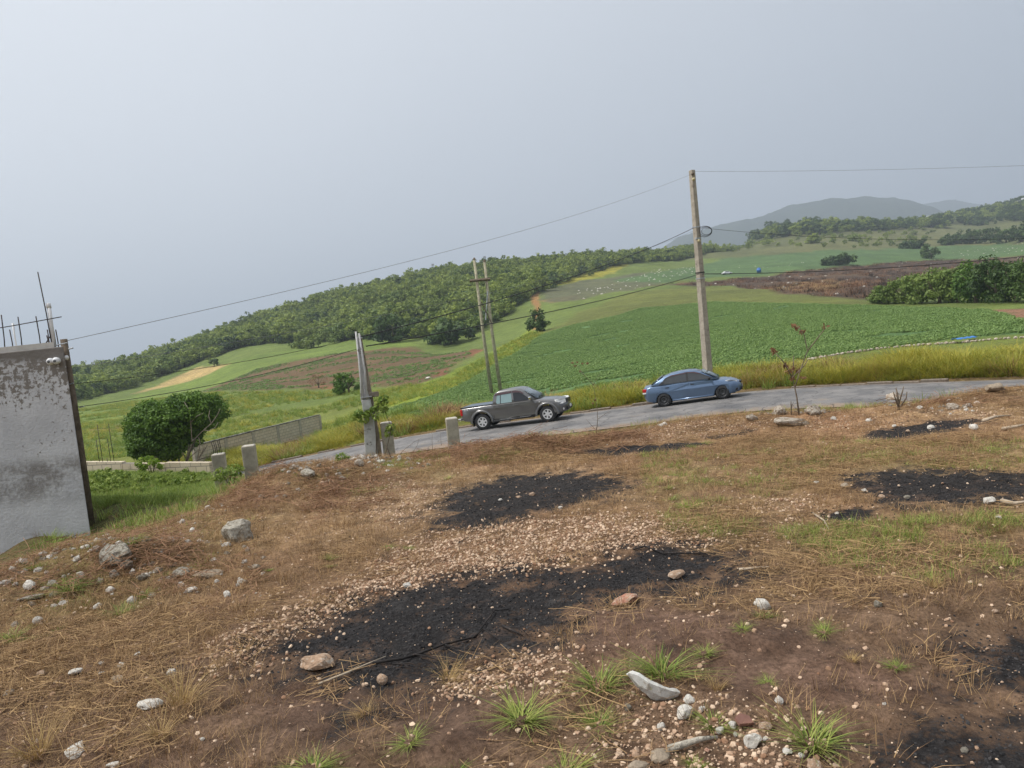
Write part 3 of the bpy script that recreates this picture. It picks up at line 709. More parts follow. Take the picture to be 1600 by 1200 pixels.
M['lime_blade'] = leaf_mat('lime_blade', (0.140, 0.240, 0.020), (0.300, 0.400, 0.050), 0.3, attr='tint')
M['straw'] = leaf_mat('dry_straw', (0.140, 0.076, 0.042), (0.480, 0.315, 0.150), 0.1, attr='tint', rough=0.8)
M['pale_straw'] = leaf_mat('pale_straw', (0.300, 0.190, 0.080), (0.560, 0.400, 0.170), 0.15, attr='tint', rough=0.75)
M['brown_leaf'] = leaf_mat('withered_leaf', (0.150, 0.075, 0.045), (0.340, 0.195, 0.105), 0.1, attr='tint', rough=0.85)
M['soot_leaf'] = leaf_mat('sooty_stalk', (0.035, 0.026, 0.022), (0.10, 0.07, 0.05), 0.0, attr='tint', rough=0.9)
M['bark'] = simple('bark', (0.17, 0.135, 0.10), 0.95, 0.35, 9, 0.6, 30, 0.02)
M['pale_bark'] = simple('pale_bark', (0.30, 0.25, 0.19), 0.95, 0.3, 9, 0.5, 30, 0.02)
M['limestone'] = simple('white_limestone', (0.66, 0.62, 0.55), 0.9, 0.2, 9, 0.6, 35, 0.02, col2=(0.40, 0.32, 0.235), thr=(0.52, 0.70))
M['crest_stone'] = simple('crest_stone', (0.50, 0.44, 0.36), 0.92, 0.3, 11, 0.8, 30, 0.03, col2=(0.27, 0.20, 0.14), thr=(0.44, 0.6))
M['tan_stone'] = simple('tan_stone', (0.42, 0.28, 0.185), 0.9, 0.28, 9, 0.6, 35, 0.02, col2=(0.55, 0.47, 0.38), thr=(0.5, 0.65))
M['grey_stone'] = simple('grey_stone', (0.42, 0.38, 0.31), 0.92, 0.35, 12, 0.8, 30, 0.03, col2=(0.23, 0.19, 0.135), thr=(0.48, 0.62))
def pebble_mat(name, a, b):
    t = NT(name); c = t.mix(t.rnd(), a, b); t.l(c, t.b.inputs['Base Color']); t.set(Roughness=0.9); t.b.inputs['Specular IOR Level'].default_value = 0.2; return t.m
M['pebble'] = pebble_mat('pebble', (0.26, 0.14, 0.08), (0.70, 0.53, 0.38))
M['cinder'] = pebble_mat('cinder', (0.012, 0.012, 0.013), (0.060, 0.056, 0.055))
def stamp(me, m): me.materials.append(m); return me

# --- the wood on the hill
g = np.random.default_rng(5)
WB = [(-720, 205), (-640, 228), (-560, 258), (-500, 276), (-400, 288), (-300, 280), (-200, 232), (-120, 215), (-60, 205), (-20, 215), (30, 250), (70, 300), (130, 370), (200, 430), (300, 500), (340, 560)]
q = []
uu = g.uniform(-760, 360, 45000); yy = np.sqrt(g.uniform(190 ** 2, 600 ** 2, 45000))
base = np.interp(uu, [a for a, b in WB], [b for a, b in WB]) + 10 * (fbm(uu / 30, uu * 0, 61) - 0.5)
top = np.interp(uu, [-760, -400, 0, 200, 360], [440, 500, 520, 580, 600])
k = (yy > base) & (yy < top); XY = np.stack([uu[k] * yy[k] / 1200, yy[k]], 1)
# thin out to about 3 m spacing
cell = {}; keep = []
for i, (x, y) in enumerate(XY):
    c_ = (int(x // 2.6), int(y // 2.6))
    if c_ not in cell: cell[c_] = 1; keep.append(i)
XY = XY[keep]; print('wood', len(XY))
hs = 1.6 + 5.0 * fbm(XY[:, 0] / 13, XY[:, 1] / 13, 63) + g.uniform(-1.2, 2.0, len(XY))
WOODM = []
for s_ in range(5):
    WOODM.append(stamp(crown_mesh('scrub_tree', 0.50 + 0.04 * s_, 0.50, 0.42, 0.50, 26, 22, 0.095, 70 + s_, low=-0.75), M['wood_leaf']))
hs = hs * np.exp(g.normal(size=len(XY)) * 0.16)
DARKM = [stamp(crown_mesh('dark_scrub', 0.52, 0.5, 0.42, 0.45, 26, 20, 0.10, 90 + s_, low=-0.85), M['dark_leaf']) for s_ in range(3)]
LIMEM = stamp(crown_mesh('light_scrub', 0.55, 0.5, 0.35, 0.42, 24, 20, 0.11, 99, low=-0.8), M['bamboo_leaf'])
scatter('hill_wood', lift(XY, -0.2), WOODM + [LIMEM, DARKM[0]], 'dense green scrub wood covering the hillside behind the fields', 'wood', hs, 6, 0.08, flatten=(0.75, 1.15))

def far_tree(x, Y, h, w, label, group, mat='wood_leaf', seed=1, name='tree', y=None, n=34, leaf=0.10):
    """a single tree or bush: trunk, limbs and a leafy crown"""
    p = P(x, 500, Y) if y is None else G(x, y)
    X_, Y_ = (p[0], p[1]); z = T1(X_, Y_)
    o = empty(name, (X_, Y_, z - 0.05), 0, label, 'tree' if 'tree' in name else 'bush', group)
    rr = w / 2; bush = "bush" in name or 'thicket' in name or 'dark_tree' in name or 'round_tree' in name; cz = h * (0.46 if bush else 0.55)
    me = crown_mesh('crown', rr, rr * 0.9, h * (0.52 if bush else 0.44), cz, n, 34, leaf * max(h, w) * 0.8, seed, low=-0.85 if bush else -0.6, crad=0.32)
    c_ = link('crown', stamp(me, M[mat]), None, o)
    rd = random.Random(seed); mb = MB(); hh = h * 0.5; mb.tube([(0, 0, 0), (0.02 * h, 0, hh * 0.5), (0.0, 0.03 * h, hh)], [0.05 * h, 0.035 * h, 0.015 * h], 6)
    for k_ in range(4):
        a = k_ * 1.6 + rd.random(); mb.tube([(0, 0, hh * 0.35), (math.cos(a) * rr * 0.4, math.sin(a) * rr * 0.4, hh * 0.9), (math.cos(a) * rr * 0.7, math.sin(a) * rr * 0.7, h * 0.7)], [0.022 * h, 0.014 * h, 0.006 * h], 5)
    mb.build('trunk', M['bark'], o, True)
    return o
gE = 'bushes and trees scattered over the fields'
far_tree(840, 165, 4.4, 5.2, 'round dark bush at the corner of the green crop field', gE, 'dark_leaf', 1, 'round_bush', 520)
far_tree(615, 222, 7.0, 12, 'wide brownish green bush at the top edge of the brown field', gE, 'dark_leaf', 2, 'wide_bush', 535)
far_tree(705, 212, 6.0, 12, 'low dark bush beside the wood right of the brown field', gE, 'dark_leaf', 3, 'low_bush', 537)
far_tree(480, 262, 4.5, 10, 'green bush on the bright grass strip below the wood', gE, 'wood_leaf', 4, 'wide_bush', 544)
far_tree(545, 105, 3.0, 3.6, 'bright green bush left behind the grey electric service post', gE, 'tree_leaf', 5, 'round_bush', 614)
far_tree(1312, 300, 4.5, 14, 'flat dark green bush at the far edge of the burnt field', gE, 'dark_leaf', 6, 'wide_bush', 414)
far_tree(1455, 320, 8.0, 10, 'dense dark round tree above the burnt field', gE, 'dark_leaf', 7, 'round_tree', 404)
far_tree(1272, 620, 6, 14, 'small olive bush alone on the far pasture', gE, 'wood_leaf', 8, 'low_bush', 380)
far_tree(1335, 600, 5, 10, 'low scrub bush in the middle of the far pasture', gE, 'wood_leaf', 9, 'low_bush', 377)
far_tree(1425, 480, 5, 16, 'long low bush left of the dark round tree', gE, 'dark_leaf', 10, 'wide_bush', 388)
far_tree(335, 265, 3.0, 3.0, 'tiny lone tree above the yellow dry patch', gE, 'dark_leaf', 11, 'small_tree', 573)
for k, (x, yb, h, w) in enumerate([(1480, 383, 7, 13), (1502, 381, 9, 13), (1525, 380, 10, 14), (1548, 380, 11, 14), (1572, 379, 10, 13), (1596, 378, 11, 14), (1620, 377, 11, 14)]):
    far_tree(x, 430, h, w, ['leftmost low tree of the dark clump on the right pasture', 'second tree from the left in the dark clump on the right pasture', 'third tree of the dark clump on the right pasture', 'middle tall tree of the dark clump on the right pasture', 'fifth tree from the left in the dark clump on the right pasture', 'dark tree of the pasture clump cut by the right picture edge', 'rightmost dark tree of the pasture clump, mostly outside the picture'][k], 'dark tree clump on the right pasture', 'dark_leaf', 20 + k, 'dark_tree', yb)
TH = [(1378, 474, 2.4, 4.2, 'bamboo_leaf'), (1412, 474, 3.6, 4.4, 'bamboo_leaf'), (1440, 474, 4.6, 4.8, 'bamboo_leaf'), (1468, 474, 5.0, 5.0, 'bamboo_leaf'), (1497, 473, 5.0, 4.6, 'bamboo_leaf'), (1525, 473, 5.4, 5.2, 'tree_leaf'), (1556, 473, 5.2, 5.2, 'dark_leaf'), (1588, 472, 5.0, 5.0, 'dark_leaf'), (1620, 472, 5.0, 5.0, 'dark_leaf')]
NTH = ['smallest leftmost bush of the pale thicket', 'second bush from the left in the pale thicket', 'third bush from the left in the pale thicket', 'middle tall bush of the pale thicket', 'pale bush touching the dark trees in the thicket', 'bright green tree where the thicket turns dark', 'dark drooping tree in the thicket near the right edge', 'dark spreading tree at the right picture edge of the thicket', 'dark thicket tree mostly beyond the right picture edge']
for k, (x, yb, h, w, m_l) in enumerate(TH):
    far_tree(x, 100, h, w, NTH[k] + ' beyond the green crops', 'thicket beyond the green crop field', m_l, 40 + k, 'thicket_bush' if k < 5 else 'thicket_tree', yb, n=60, leaf=0.075)

belt = []
for k_ in range(300):
    t_ = g.uniform(0, 1); x_ = 1095 + 385 * t_; y_ = np.interp(x_, [1095, 1160, 1230, 1300, 1380, 1480], [392, 377, 366, 360, 356, 352]) + g.normal() * 2.2; q_ = G(x_, y_); belt.append(q_)
belt = np.array(belt); scatter('tree_belt', belt, DARKM + WOODM[:2], 'long dark belt of trees across the top of the far fields', 'trees', (7, 13), 11, 0.08, flatten=(0.6, 1.0))
# scrub on the far pasture, hedgerow belt and the wooded hill to the right: too far to pick apart
def band(px, n, g, hmin, hmax, name, label, protos=WOODM, seed=1, sp=4.0):
    pw = poly_world(px); xy = fill(pw, n, g); return scatter(name, lift(xy, -0.2), protos, label, 'scrub', (hmin, hmax), seed, 0.08, flatten=(0.7, 1.1))
band([(1130, 372), (1200, 366), (1290, 358), (1400, 350), (1400, 347), (1290, 350), (1200, 358), (1110, 378)], 800, g, 6, 11, 'far_hedge', 'dark hedge of trees along the far pasture', DARKM, seed=12)
band([(860, 448), (960, 420), (1040, 405), (1100, 404), (1170, 392), (1230, 388), (1180, 380), (1090, 392), (1000, 408)], 500, g, 3, 6, 'field_edge_scrub', 'loose scrub along the edges of the far fields', seed=13)
band([(1430, 352), (1500, 350), (1600, 345), (1720, 340), (1720, 300), (1600, 312), (1500, 338)], 2600, g, 7, 12, 'right_hill_wood', 'green scrub covering the hill at the right', DARKM + WOODM[:2], seed=14)
band([(1210, 392), (1440, 385), (1480, 350), (1400, 350), (1250, 368)], 120, g, 2, 5, 'pasture_scrub', 'sparse low scrub dotted over the far pasture', seed=15)

# --- crops, verge grass, meadow
g = np.random.default_rng(15)
CROPM = []
for s_ in range(4):
    gg = np.random.default_rng(120 + s_); c = gg.normal(size=(5, 3)) * np.array([0.14, 0.14, 0.05]) + np.array([0, 0, 0.14])
    v, q, tn = clump_leaves(c, gg.uniform(0.12, 0.20, 5), 11, 0.115, gg, 1.2, 0.7, 0.6); CROPM.append(stamp(with_tint(mesh_np('crop_plant', v, q), tn), M['crop_leaf']))
cw = poly_world(CROP_PX); xy = fill(cw, 95000, g); xy = xy[(fbm(xy[:, 0] / 7, xy[:, 1] / 4, 130) > 0.30)]
scatter('crop_plants', lift(xy, -0.02), CROPM, 'low leafy green crop covering the field beyond the road', 'crop', (0.35, 0.8), 16, 0.1)
bw = poly_world(BROWN_PX); xy = fill(bw, 5200, g); xy = xy[fbm(xy[:, 0] / 16, xy[:, 1] / 5, 40) > 0.52]
scatter('seedling_plants', lift(xy, -0.02), CROPM, 'sparse green seedlings on the brown ploughed field', 'crop', (0.6, 1.2), 17, 0.1)
VERGE = [stamp(blade_mesh('verge_tuft', 60, 0.50, 0.34, 0.020, 0.75, 140 + k, 0.9, 3), M['verge_leaf']) for k in range(4)]
VERGE_G = [stamp(blade_mesh('green_tuft', 40, 0.45, 0.26, 0.028, 0.45, 150 + k, 0.7, 3), M['green_blade']) for k in range(3)]
# strip along the far side of the road, thicker and taller toward the right
def strip(n, a, b, x0, x1, g):
    d = g.uniform(np.interp(x0, FE[:, 0], dist), np.interp(x1, FE[:, 0], dist), n); o = g.uniform(0, 1, n) ** 0.8 * (b - a) + a
    X_ = np.interp(d, dist, FE[:, 0]) - np.interp(d, dist, NN[:, 0]) * o; Y_ = np.interp(d, dist, FE[:, 1]) - np.interp(d, dist, NN[:, 1]) * o
    return np.stack([X_, Y_], 1), o
xy, o_ = strip(6500, 0.9, 8.5, -24, 34, g)
hgt = (0.12 + 1.55 * fbm(xy[:, 0] / 1.5, xy[:, 1] / 1.5, 160, 2)) * np.interp(o_, [0.9, 2.2, 6, 8.5], [0.55, 1.15, 1.0, 0.6]) * np.interp(xy[:, 0], [-24, 0, 8, 20], [0.9, 0.85, 1.05, 1.5])
kp = ((fbm(xy[:, 0] / 3, xy[:, 1] / 3, 165, 2) > 0.30))
scatter('verge_grass', lift(xy[kp], -0.03), VERGE, 'tall yellow green grass on the verge beyond the road', 'grass', hgt[kp], 18, 0.12)
xy, o_ = strip(1500, 1.2, 5.5, -16, 34, g); kp = fbm(xy[:, 0] / 1.6, xy[:, 1] / 1.6, 168, 2) > 0.62
scatter('verge_straw', lift(xy[kp], -0.03), [stamp(blade_mesh('straw_clump', 50, 0.55, 0.30, 0.018, 0.7, 195 + k, 0.9, 3), M['brown_leaf' if k else 'pale_straw']) for k in range(2)], 'brown dead clumps among the roadside grass', 'grass', (0.9, 1.6), 26, 0.15)
xy = fill(poly_world(BURNT_PX), 1500, g); kp = fbm(xy[:, 0] / 20, xy[:, 1] / 20, 176) > 0.42
scatter('burnt_stubble', lift(xy[kp], -0.05), [stamp(blade_mesh('stubble_clump', 40, 0.7, 0.9, 0.06, 0.8, 197 + k, 0.8, 2), M['brown_leaf' if k else 'soot_leaf']) for k in range(2)], 'charred stubble on the dark burnt field', 'stubble', (0.8, 1.8), 27, 0.15)
xy, o_ = strip(1500, 0.6, 9, -26, 34, g); kp = fbm(xy[:, 0] / 2.5, xy[:, 1] / 2.5, 170) > 0.5
scatter('verge_weeds', lift(xy[kp], -0.03), VERGE_G, 'green weeds mixed into the roadside grass', 'weeds', (0.8, 1.6), 19, 0.12)
mp_ = poly_world([(118, 725), (118, 640), (300, 615), (600, 610), (700, 590), (830, 520), (852, 522), (700, 610), (600, 690), (500, 690), (470, 650), (300, 700)])
xy = fill(mp_, 9000, g); kp = fbm(xy[:, 0] / 9, xy[:, 1] / 9, 175) > 0.42
scatter('meadow_grass', lift(xy[kp], -0.03), VERGE_G + VERGE[:1], 'rough green meadow grass left of the crop field', 'grass', (0.5, 1.3), 20, 0.12)
# green overgrown plot behind the building corner
lw = poly_world(YARD_LAWN_PX); xy = fill(lw, 3200, g)
scatter('plot_grass', lift(xy, -0.02), VERGE_G, 'lush green grass on the plot beside the grey building', 'grass', 0.15 + 0.45 * fbm(xy[:, 0] / 1.5, xy[:, 1] / 1.5, 180), 21, 0.15)
WEEDM = [stamp(crown_mesh('weed', 0.5, 0.5, 0.35, 0.3, 14, 12, 0.13, 185 + k, low=-0.2), M['green_blade']) for k in range(3)]
xy = fill(poly_world([(135, 745), (325, 745), (315, 758), (140, 775)]), 60, g)
scatter('plot_weeds', lift(xy, -0.03), WEEDM, 'leafy green weeds heaped on the plot beside the grey building', 'weeds', (0.25, 0.5), 22, 0.1)
# slope below the yard toward the road
az_ = g.uniform(R(-33), R(36), 5000); off = g.uniform(0.4, 14, 5000); r_ = (crest_r(az_) + off) / np.cos(az_); xy = np.stack([np.sin(az_) * r_, np.cos(az_) * r_], 1)
sd_, _ = road_sd(xy[:, 0], xy[:, 1]); xy = xy[(sd_ > ROAD_W + 0.4)]
scatter('bank_grass', lift(xy, -0.03), VERGE_G[:1] + [stamp(blade_mesh('dry_tuft', 30, 0.30, 0.2, 0.014, 0.6, 190 + k, 0.7, 2), M['straw']) for k in range(2)], 'dry grass on the bank between yard and road', 'grass', (0.25, 0.55), 23, 0.15)
# pale stones lying in the far fields
STONEM = [stamp(rock_mesh('field_stone', 200 + k, 1), M['limestone']) for k in range(3)]
xs = [fill(poly_world(p_), n_, g) for p_, n_ in (([(900, 455), (1010, 425), (1100, 412), (1100, 425), (1000, 450), (900, 470)], 130), ([(1480, 396), (1600, 378), (1700, 374), (1700, 392), (1500, 402)], 90), (BURNT_PX, 90), ([(1100, 420), (1300, 400), (1300, 412), (1110, 425)], 20))]
xs = np.concatenate(xs); scatter('field_stones', lift(xs, 0.0), STONEM, 'scattered white stones in the far fields', 'stones', (0.25, 0.9), 24, 0.3)

# ------------------------------------------------------------------ built things
t = NT('stained_render'); p = t.obj()
base = t.mix(t.map(t.noise(1.2, 5, 0.6, p), 0.3, 0.7), (0.42, 0.42, 0.435), (0.56, 0.56, 0.57))
sx = t.n('ShaderNodeSeparateXYZ'); t.l(p, sx.inputs[0]); hgt_ = sx.outputs['Z']
spk = t.noise(13.0, 6, 0.72, p); spk2 = t.noise(1.1, 5, 0.65, p); sp3 = t.noise(22, 4, 0.6, p)
lvl = t.math('ADD', spk, t.math('ADD', t.map(hgt_, 1.6, 3.5, -0.13, 0.12, False), t.math('MULTIPLY', t.map(spk2, 0.3, 0.7, -0.5, 0.5, False), 0.22)))
c = t.mix(t.map(lvl, 0.54, 0.60), base, (0.19, 0.17, 0.15))
c = t.mix(t.map(t.math('ADD', hgt_, t.math('MULTIPLY', spk2, 0.35)), 3.46, 3.60), c, (0.16, 0.145, 0.13))
damp = t.math('MULTIPLY', t.map(t.math('ADD', t.math('MULTIPLY', spk, 0.5), spk2), 0.60, 0.86), t.math('MULTIPLY', t.map(hgt_, 0.95, 1.35), t.map(hgt_, 1.65, 1.9, 1, 0)))
c = t.mix(t.math('MULTIPLY', damp, 0.85), c, (0.165, 0.15, 0.135))
t.l(c, t.b.inputs['Base Color']); t.set(Roughness=0.92); t.bump(t.math('ADD', sp3, t.math('MULTIPLY', spk, 0.8)), 0.6, 0.015); M['render'] = t.m
M['concrete'] = simple('raw_concrete', (0.40, 0.355, 0.285), 0.92, 0.22, 4, 0.5, 25, 0.012, col2=(0.22, 0.19, 0.15), thr=(0.55, 0.75))
M['pole_concrete'] = simple('pole_concrete', (0.36, 0.315, 0.255), 0.9, 0.18, 5, 0.4, 25, 0.01, col2=(0.20, 0.165, 0.13), thr=(0.56, 0.7))
M['rebar'] = simple('rusty_rebar', (0.055, 0.045, 0.045), 0.8, 0.3, 30, 0.3, 90, 0.003)
M['white_pvc'] = simple('white_plastic', (0.72, 0.72, 0.72), 0.4, 0.06, 4, 0)
M['old_wood'] = simple('weathered_wood', (0.130, 0.100, 0.072), 0.9, 0.35, 8, 0.5, 40, 0.01)
M['pole_wood'] = simple('pole_wood', (0.36, 0.33, 0.23), 0.9, 0.3, 6, 0.5, 30, 0.01)
M['grey_timber'] = simple('grey_timber', (0.26, 0.215, 0.165), 0.95, 0.3, 8, 0.5, 40, 0.01)
M['silver_paint'] = simple('flaking_silver_paint', (0.50, 0.49, 0.475), 0.85, 0.15, 7, 0.4, 30, 0.006, col2=(0.17, 0.15, 0.13), thr=(0.56, 0.64))
M['galv'] = simple('galvanised_steel', (0.45, 0.46, 0.47), 0.4, 0.15, 10, 0.1, 40, 0.003, metallic=0.7)
M['black_cable'] = simple('black_cable', (0.022, 0.022, 0.024), 0.6, 0.1, 5, 0)
M['grey_cable'] = simple('bare_wire', (0.16, 0.165, 0.17), 0.5, 0.1, 5, 0)
M['ceramic'] = simple('yellowed_insulator', (0.55, 0.48, 0.28), 0.35, 0.1, 9, 0)

# --- grey rendered building at the left edge
A = P(100, 541, 12.2); zt = A[2]; B0 = P(141, 830, 12.2); zb = -1.4
cx0 = B0[0]; Hh = zt - zb + 0.35
bd = empty('concrete_building', (cx0, 12.2, zb), 0, 'grey rendered concrete building with mould stains and bare rebar on its roof', 'building')
lean = (A[0] - B0[0])
hgt0 = zt - zb
ax = -(0.0)
mb = MB(); L_, D_ = 7.0, 6.0
sk = -0.66 * D_
foot = [(-L_, 0), (0, 0), (sk, D_), (-L_ + sk, D_)]
mb.add([(x, y, 0) for x, y in foot] + [(x, y, hgt0) for x, y in foot], [(3, 2, 1, 0), (4, 5, 6, 7), (0, 1, 5, 4), (1, 2, 6, 5), (2, 3, 7, 6), (3, 0, 4, 7)])
w_ = mb.build('wall', M['render'], bd, bevel=0.015)
def loc_b(x, y, Y=12.2): q_ = P(x, y, Y); return (q_[0] - cx0, q_[1] - 12.2, q_[2] - zb)
mb = MB(); mb.add([(x * 1.0 - 0.02, y + 0.10, hgt0 + z) for z in (0.0, 0.09) for x, y in [(-L_, 0), (-0.18, 0), (sk - 0.18, D_ - .2), (-L_ + sk, D_ - .2)]], [(3, 2, 1, 0), (4, 5, 6, 7), (0, 1, 5, 4), (1, 2, 6, 5), (2, 3, 7, 6), (3, 0, 4, 7)])
mb.build('roof_slab', simple('pale_slab', (0.5, 0.48, 0.44), 0.9, 0.15, 4), bd)
for (xa, ya, xb, yb, dy, nm) in [(8, 556, 2, 492, 0.12, 'r'), (35, 552, 28, 495, 0.12, 'r'), (64, 548, 56, 494, 0.12, 'r'), (82, 545, 59, 425, 0.14, 'r'), (20, 547, 15, 515, 0.6, 'r'), (77, 545, 74, 515, 0.3, 'r'), (87, 545, 84, 517, 0.22, 'r'), (91, 544, 87, 515, 0.30, 'r'), (77, 545, 73, 524, 0.4, 'r'), (65, 545, 80, 523, 0.16, 'r')]:
    p0 = np.array(loc_b(xa, ya, 12.2 + dy)); p1 = np.array(loc_b(xb, yb, 12.2 + dy)); p0 = p0 + (p0 - p1) * 0.35 / max(0.3, np.linalg.norm(p0 - p1)) * 0.3
    MB().tube([p0, (p0 + p1) / 2 + np.array([0.004, 0.01, 0]), p1], 0.0085, 6).build('rebar', M['rebar'], bd, True)
MB().tube([loc_b(-60, 522, 12.30), loc_b(20, 509, 12.30), loc_b(96, 495, 12.30)], 0.008, 6).build('rebar', M['rebar'], bd, True)
mb = MB().tube([loc_b(85, 546, 12.38), loc_b(76, 476, 12.38)], 0.03, 12); pv = mb.build('pipe', M['white_pvc'], bd, True)
q_ = np.array(loc_b(75.6, 476, 12.38)); MB().lathe([(0.0, 0.03), (0.036, 0.02), (0.038, -0.05), (0.031, -0.055)], 12, 'z', q_).build('pipe_cap', M['white_pvc'], pv, True)
MB().tube([loc_b(27, 548, 12.9), loc_b(23, 525, 12.9), loc_b(20, 505, 12.9)], [0.012, 0.012, 0.02], 8).build('pipe', M['white_pvc'], bd, True)
# double flood light on the wall
q_ = np.array(loc_b(88, 563, 12.2)); fl = MB().lathe([(0.0, -0.03), (0.045, -0.028), (0.05, 0.0), (0.05, 0.02)], 14, 'y', q_ + np.array([0, -0.012, 0])).build('flood_light', M['white_pvc'], bd, True)
for dx in (-0.045, 0.05):
    h_ = MB().lathe([(0.0, -0.14), (0.038, -0.135), (0.055, -0.10), (0.05, -0.05), (0.02, -0.02)], 14, 'y', q_ + np.array([dx, 0, -0.01])).build('lamp_head', M['white_pvc'], fl, True)
for dx in (-0.045, 0.05):
    MB().lathe([(0.0, -0.147), (0.022, -0.146), (0.024, -0.138)], 12, 'y', q_ + np.array([dx, 0, -0.01])).build('lens', simple('lens_grey', (0.12, 0.12, 0.13), 0.2, 0, 3, 0), fl, True)
q_ = np.array(loc_b(103, 559, 12.35)); MB().lathe([(0.0, -0.05), (0.035, -0.03), (0.04, 0.02), (0.0, 0.05)], 12, 'y', q_).build('side_light', M['white_pvc'], bd, True)
q_ = np.array(loc_b(91, 538, 12.34)); MB().tube([q_ + np.array([-0.03, 0, -.01]), q_ + np.array([0.12, 0.05, .01])], 0.012, 6).build('bracket', M['galv'], bd)

# --- old wooden post behind the building corner
b_, a_ = P(133, 760, 12.75), P(99.5, 530, 12.75)
post = empty('wooden_post', (b_[0], b_[1], T1(b_[0], b_[1])), 0, 'old brown wooden post behind the corner of the grey building', 'post')
z0 = T1(b_[0], b_[1])
ptop = a_ - np.array([b_[0], b_[1], z0])
mb = MB(); mb.tube([(0, 0, -0.3), ptop * 0.5 + np.array([0.01, 0, 0]), ptop], [0.068, 0.062, 0.055], 10); mb.build('shaft', M['old_wood'], post, True)
for x, y in ((104, 600), (120, 636), (103, 545)):
    q_ = P(x + 8, y, 12.70) - np.array([b_[0], b_[1], z0]); MB().tube([q_ + np.array([-0.04, 0, 0]), q_ + np.array([0.05, -0.03, 0.01])], 0.012, 6).build('hook', M['galv'], post)

# --- four concrete gate posts
gp = 'concrete gate posts beside the road'
def gate_post(x, yt, Y, w, label, rz, seed, H=None):
    q_ = P(x, yt, Y); z = T1(q_[0], q_[1]); o = empty('concrete_post', (q_[0], q_[1], z - 0.05), rz, label, 'post', gp); h = q_[2] - z + 0.05
    mb = MB(); mb.box((0, 0, h / 2), (w, w, h)); mb.build('shaft', M['concrete'], o, bevel=0.018)
    MB().box((0.006, -0.004, h - 0.012), (w * 0.86, w * 0.86, 0.04)).build('top', simple('post_top', (0.46, 0.43, 0.37), 0.9, 0.2, 8, 0.4, 30), o, bevel=0.012)
    return o, h
o1, h1 = gate_post(341, 709, 18.0, 0.29, 'leftmost concrete post with a bundle of rebar sticking out of its top', 0.25, 1)
for k, (dx, dy, hh) in enumerate([(-0.09, 0.0, .30), (-0.05, .06, .27), (0.0, -.05, .29), (0.04, .04, .31), (0.08, -.02, .34)]):
    MB().tube([(dx, dy, h1 - 0.1), (dx - 0.01, dy, h1 + hh * 0.6), (dx - 0.03, dy, h1 + hh)], 0.008, 6).build('rebar', M['rebar'], o1, True)
gate_post(388, 696, 17.5, 0.29, 'plain concrete post second from the left, without rebar', 0.2, 2)
gate_post(603, 660, 17.3, 0.26, 'concrete post standing right beside the grey service pole', 0.15, 3)
gate_post(705, 653, 17.2, 0.265, 'rightmost concrete post left of the pickup', 0.15, 4)

# --- electric service pole: painted pier, conduit, meter box
b_ = P(581, 712, 17.0); zg = T1(b_[0], b_[1]); sp = empty('service_pole', (b_[0], b_[1], zg - 0.05), 0.1, 'flaking silver electric service pole with meter box and brown timber behind it', 'pole')
def ls(x, y, Y=17.0): q_ = P(x, y, Y); d = q_ - np.array([b_[0], b_[1], zg - 0.05]); ca, sa = math.cos(-0.1), math.sin(-0.1); return np.array([d[0] * ca - d[1] * sa, d[0] * sa + d[1] * ca, d[2]])
def pier(name, pts, mat, parent):
    mb = MB(); n = len(pts)
    vs = []
    for (x, y, w, d) in pts:
        c_ = ls(x, y); vs += [c_ + np.array([sx_ * w / 2, sy_ * d / 2, 0]) for sx_, sy_ in ((-1, -1), (1, -1), (1, 1), (-1, 1))]
    fs = [(3, 2, 1, 0), tuple(4 * (n - 1) + k for k in range(4))] + [(4 * i + k, 4 * i + (k + 1) % 4, 4 * (i + 1) + (k + 1) % 4, 4 * (i + 1) + k) for i in range(n - 1) for k in range(4)]
    mb.add(vs, fs); return mb.build(name, mat, parent, bevel=0.012)
pier('pier', [(583, 740, .27, .2), (579, 690, .25, .19), (575, 640, .20, .17), (570, 620, .18, .16), (567, 600, .115, .12), (560, 526, .09, .10)], M['silver_paint'], sp)
mb = MB(); mb.box(ls(572, 632) + np.array([0.02, -0.06, 0]), (0.19, 0.14, 0.22), -0.03); bx_ = mb.build('meter_box', M['silver_paint'], sp, bevel=0.012)
mb = MB(); mb.box(ls(572, 620) + np.array([0.02, -0.075, 0]), (0.23, 0.17, 0.02)); mb.build('box_lid', M['galv'], bx_)
for x0, x1, y1 in ((563, 556, 518), (570, 561, 521)):
    MB().tube([ls(x0 + 4, 625, 16.9), ls(x0, 580, 16.9), ls(x1, y1, 16.9)], 0.022, 8).build('conduit', M['silver_paint'], sp, True)
tb = pier('timber', [(596, 735, .11, .12), (591, 690, .11, .12), (578, 610, .085, .10), (563, 524, .06, .08)], M['grey_timber'], sp); tb.location = (-0.02, 0.14, 0)
MB().box(ls(580, 617) + np.array([0.03, 0.08, 0]), (0.26, 0.13, 0.11)).build('cross_block', M['grey_timber'], sp, bevel=0.01)
MB().box(ls(560, 528) + np.array([0.01, 0.02, 0]), (0.14, 0.13, 0.03)).build('cap_plate', M['galv'], sp)
mb = MB()
for k in range(4):
    a = k * 1.5; mb.tube([ls(559, 520) + np.array([0.02 * math.cos(a), 0.02 * math.sin(a), 0]), ls(556 - 4 * k, 514) + np.array([0, 0.03 * k, 0.03]), ls(553 - 2 * k, 524) + np.array([-.02 * k, .02 * k, .01]), ls(560 + k, 532)], 0.006, 5)
mb.build('wire_tails', M['black_cable'], sp, True)
for yy_ in (545, 575, 600): MB().lathe([(0.062, -0.012), (0.066, 0), (0.062, 0.012)], 12, 'z', ls(562 + (yy_ - 545) * 0.1, yy_)).build('strap', M['galv'], sp, True)
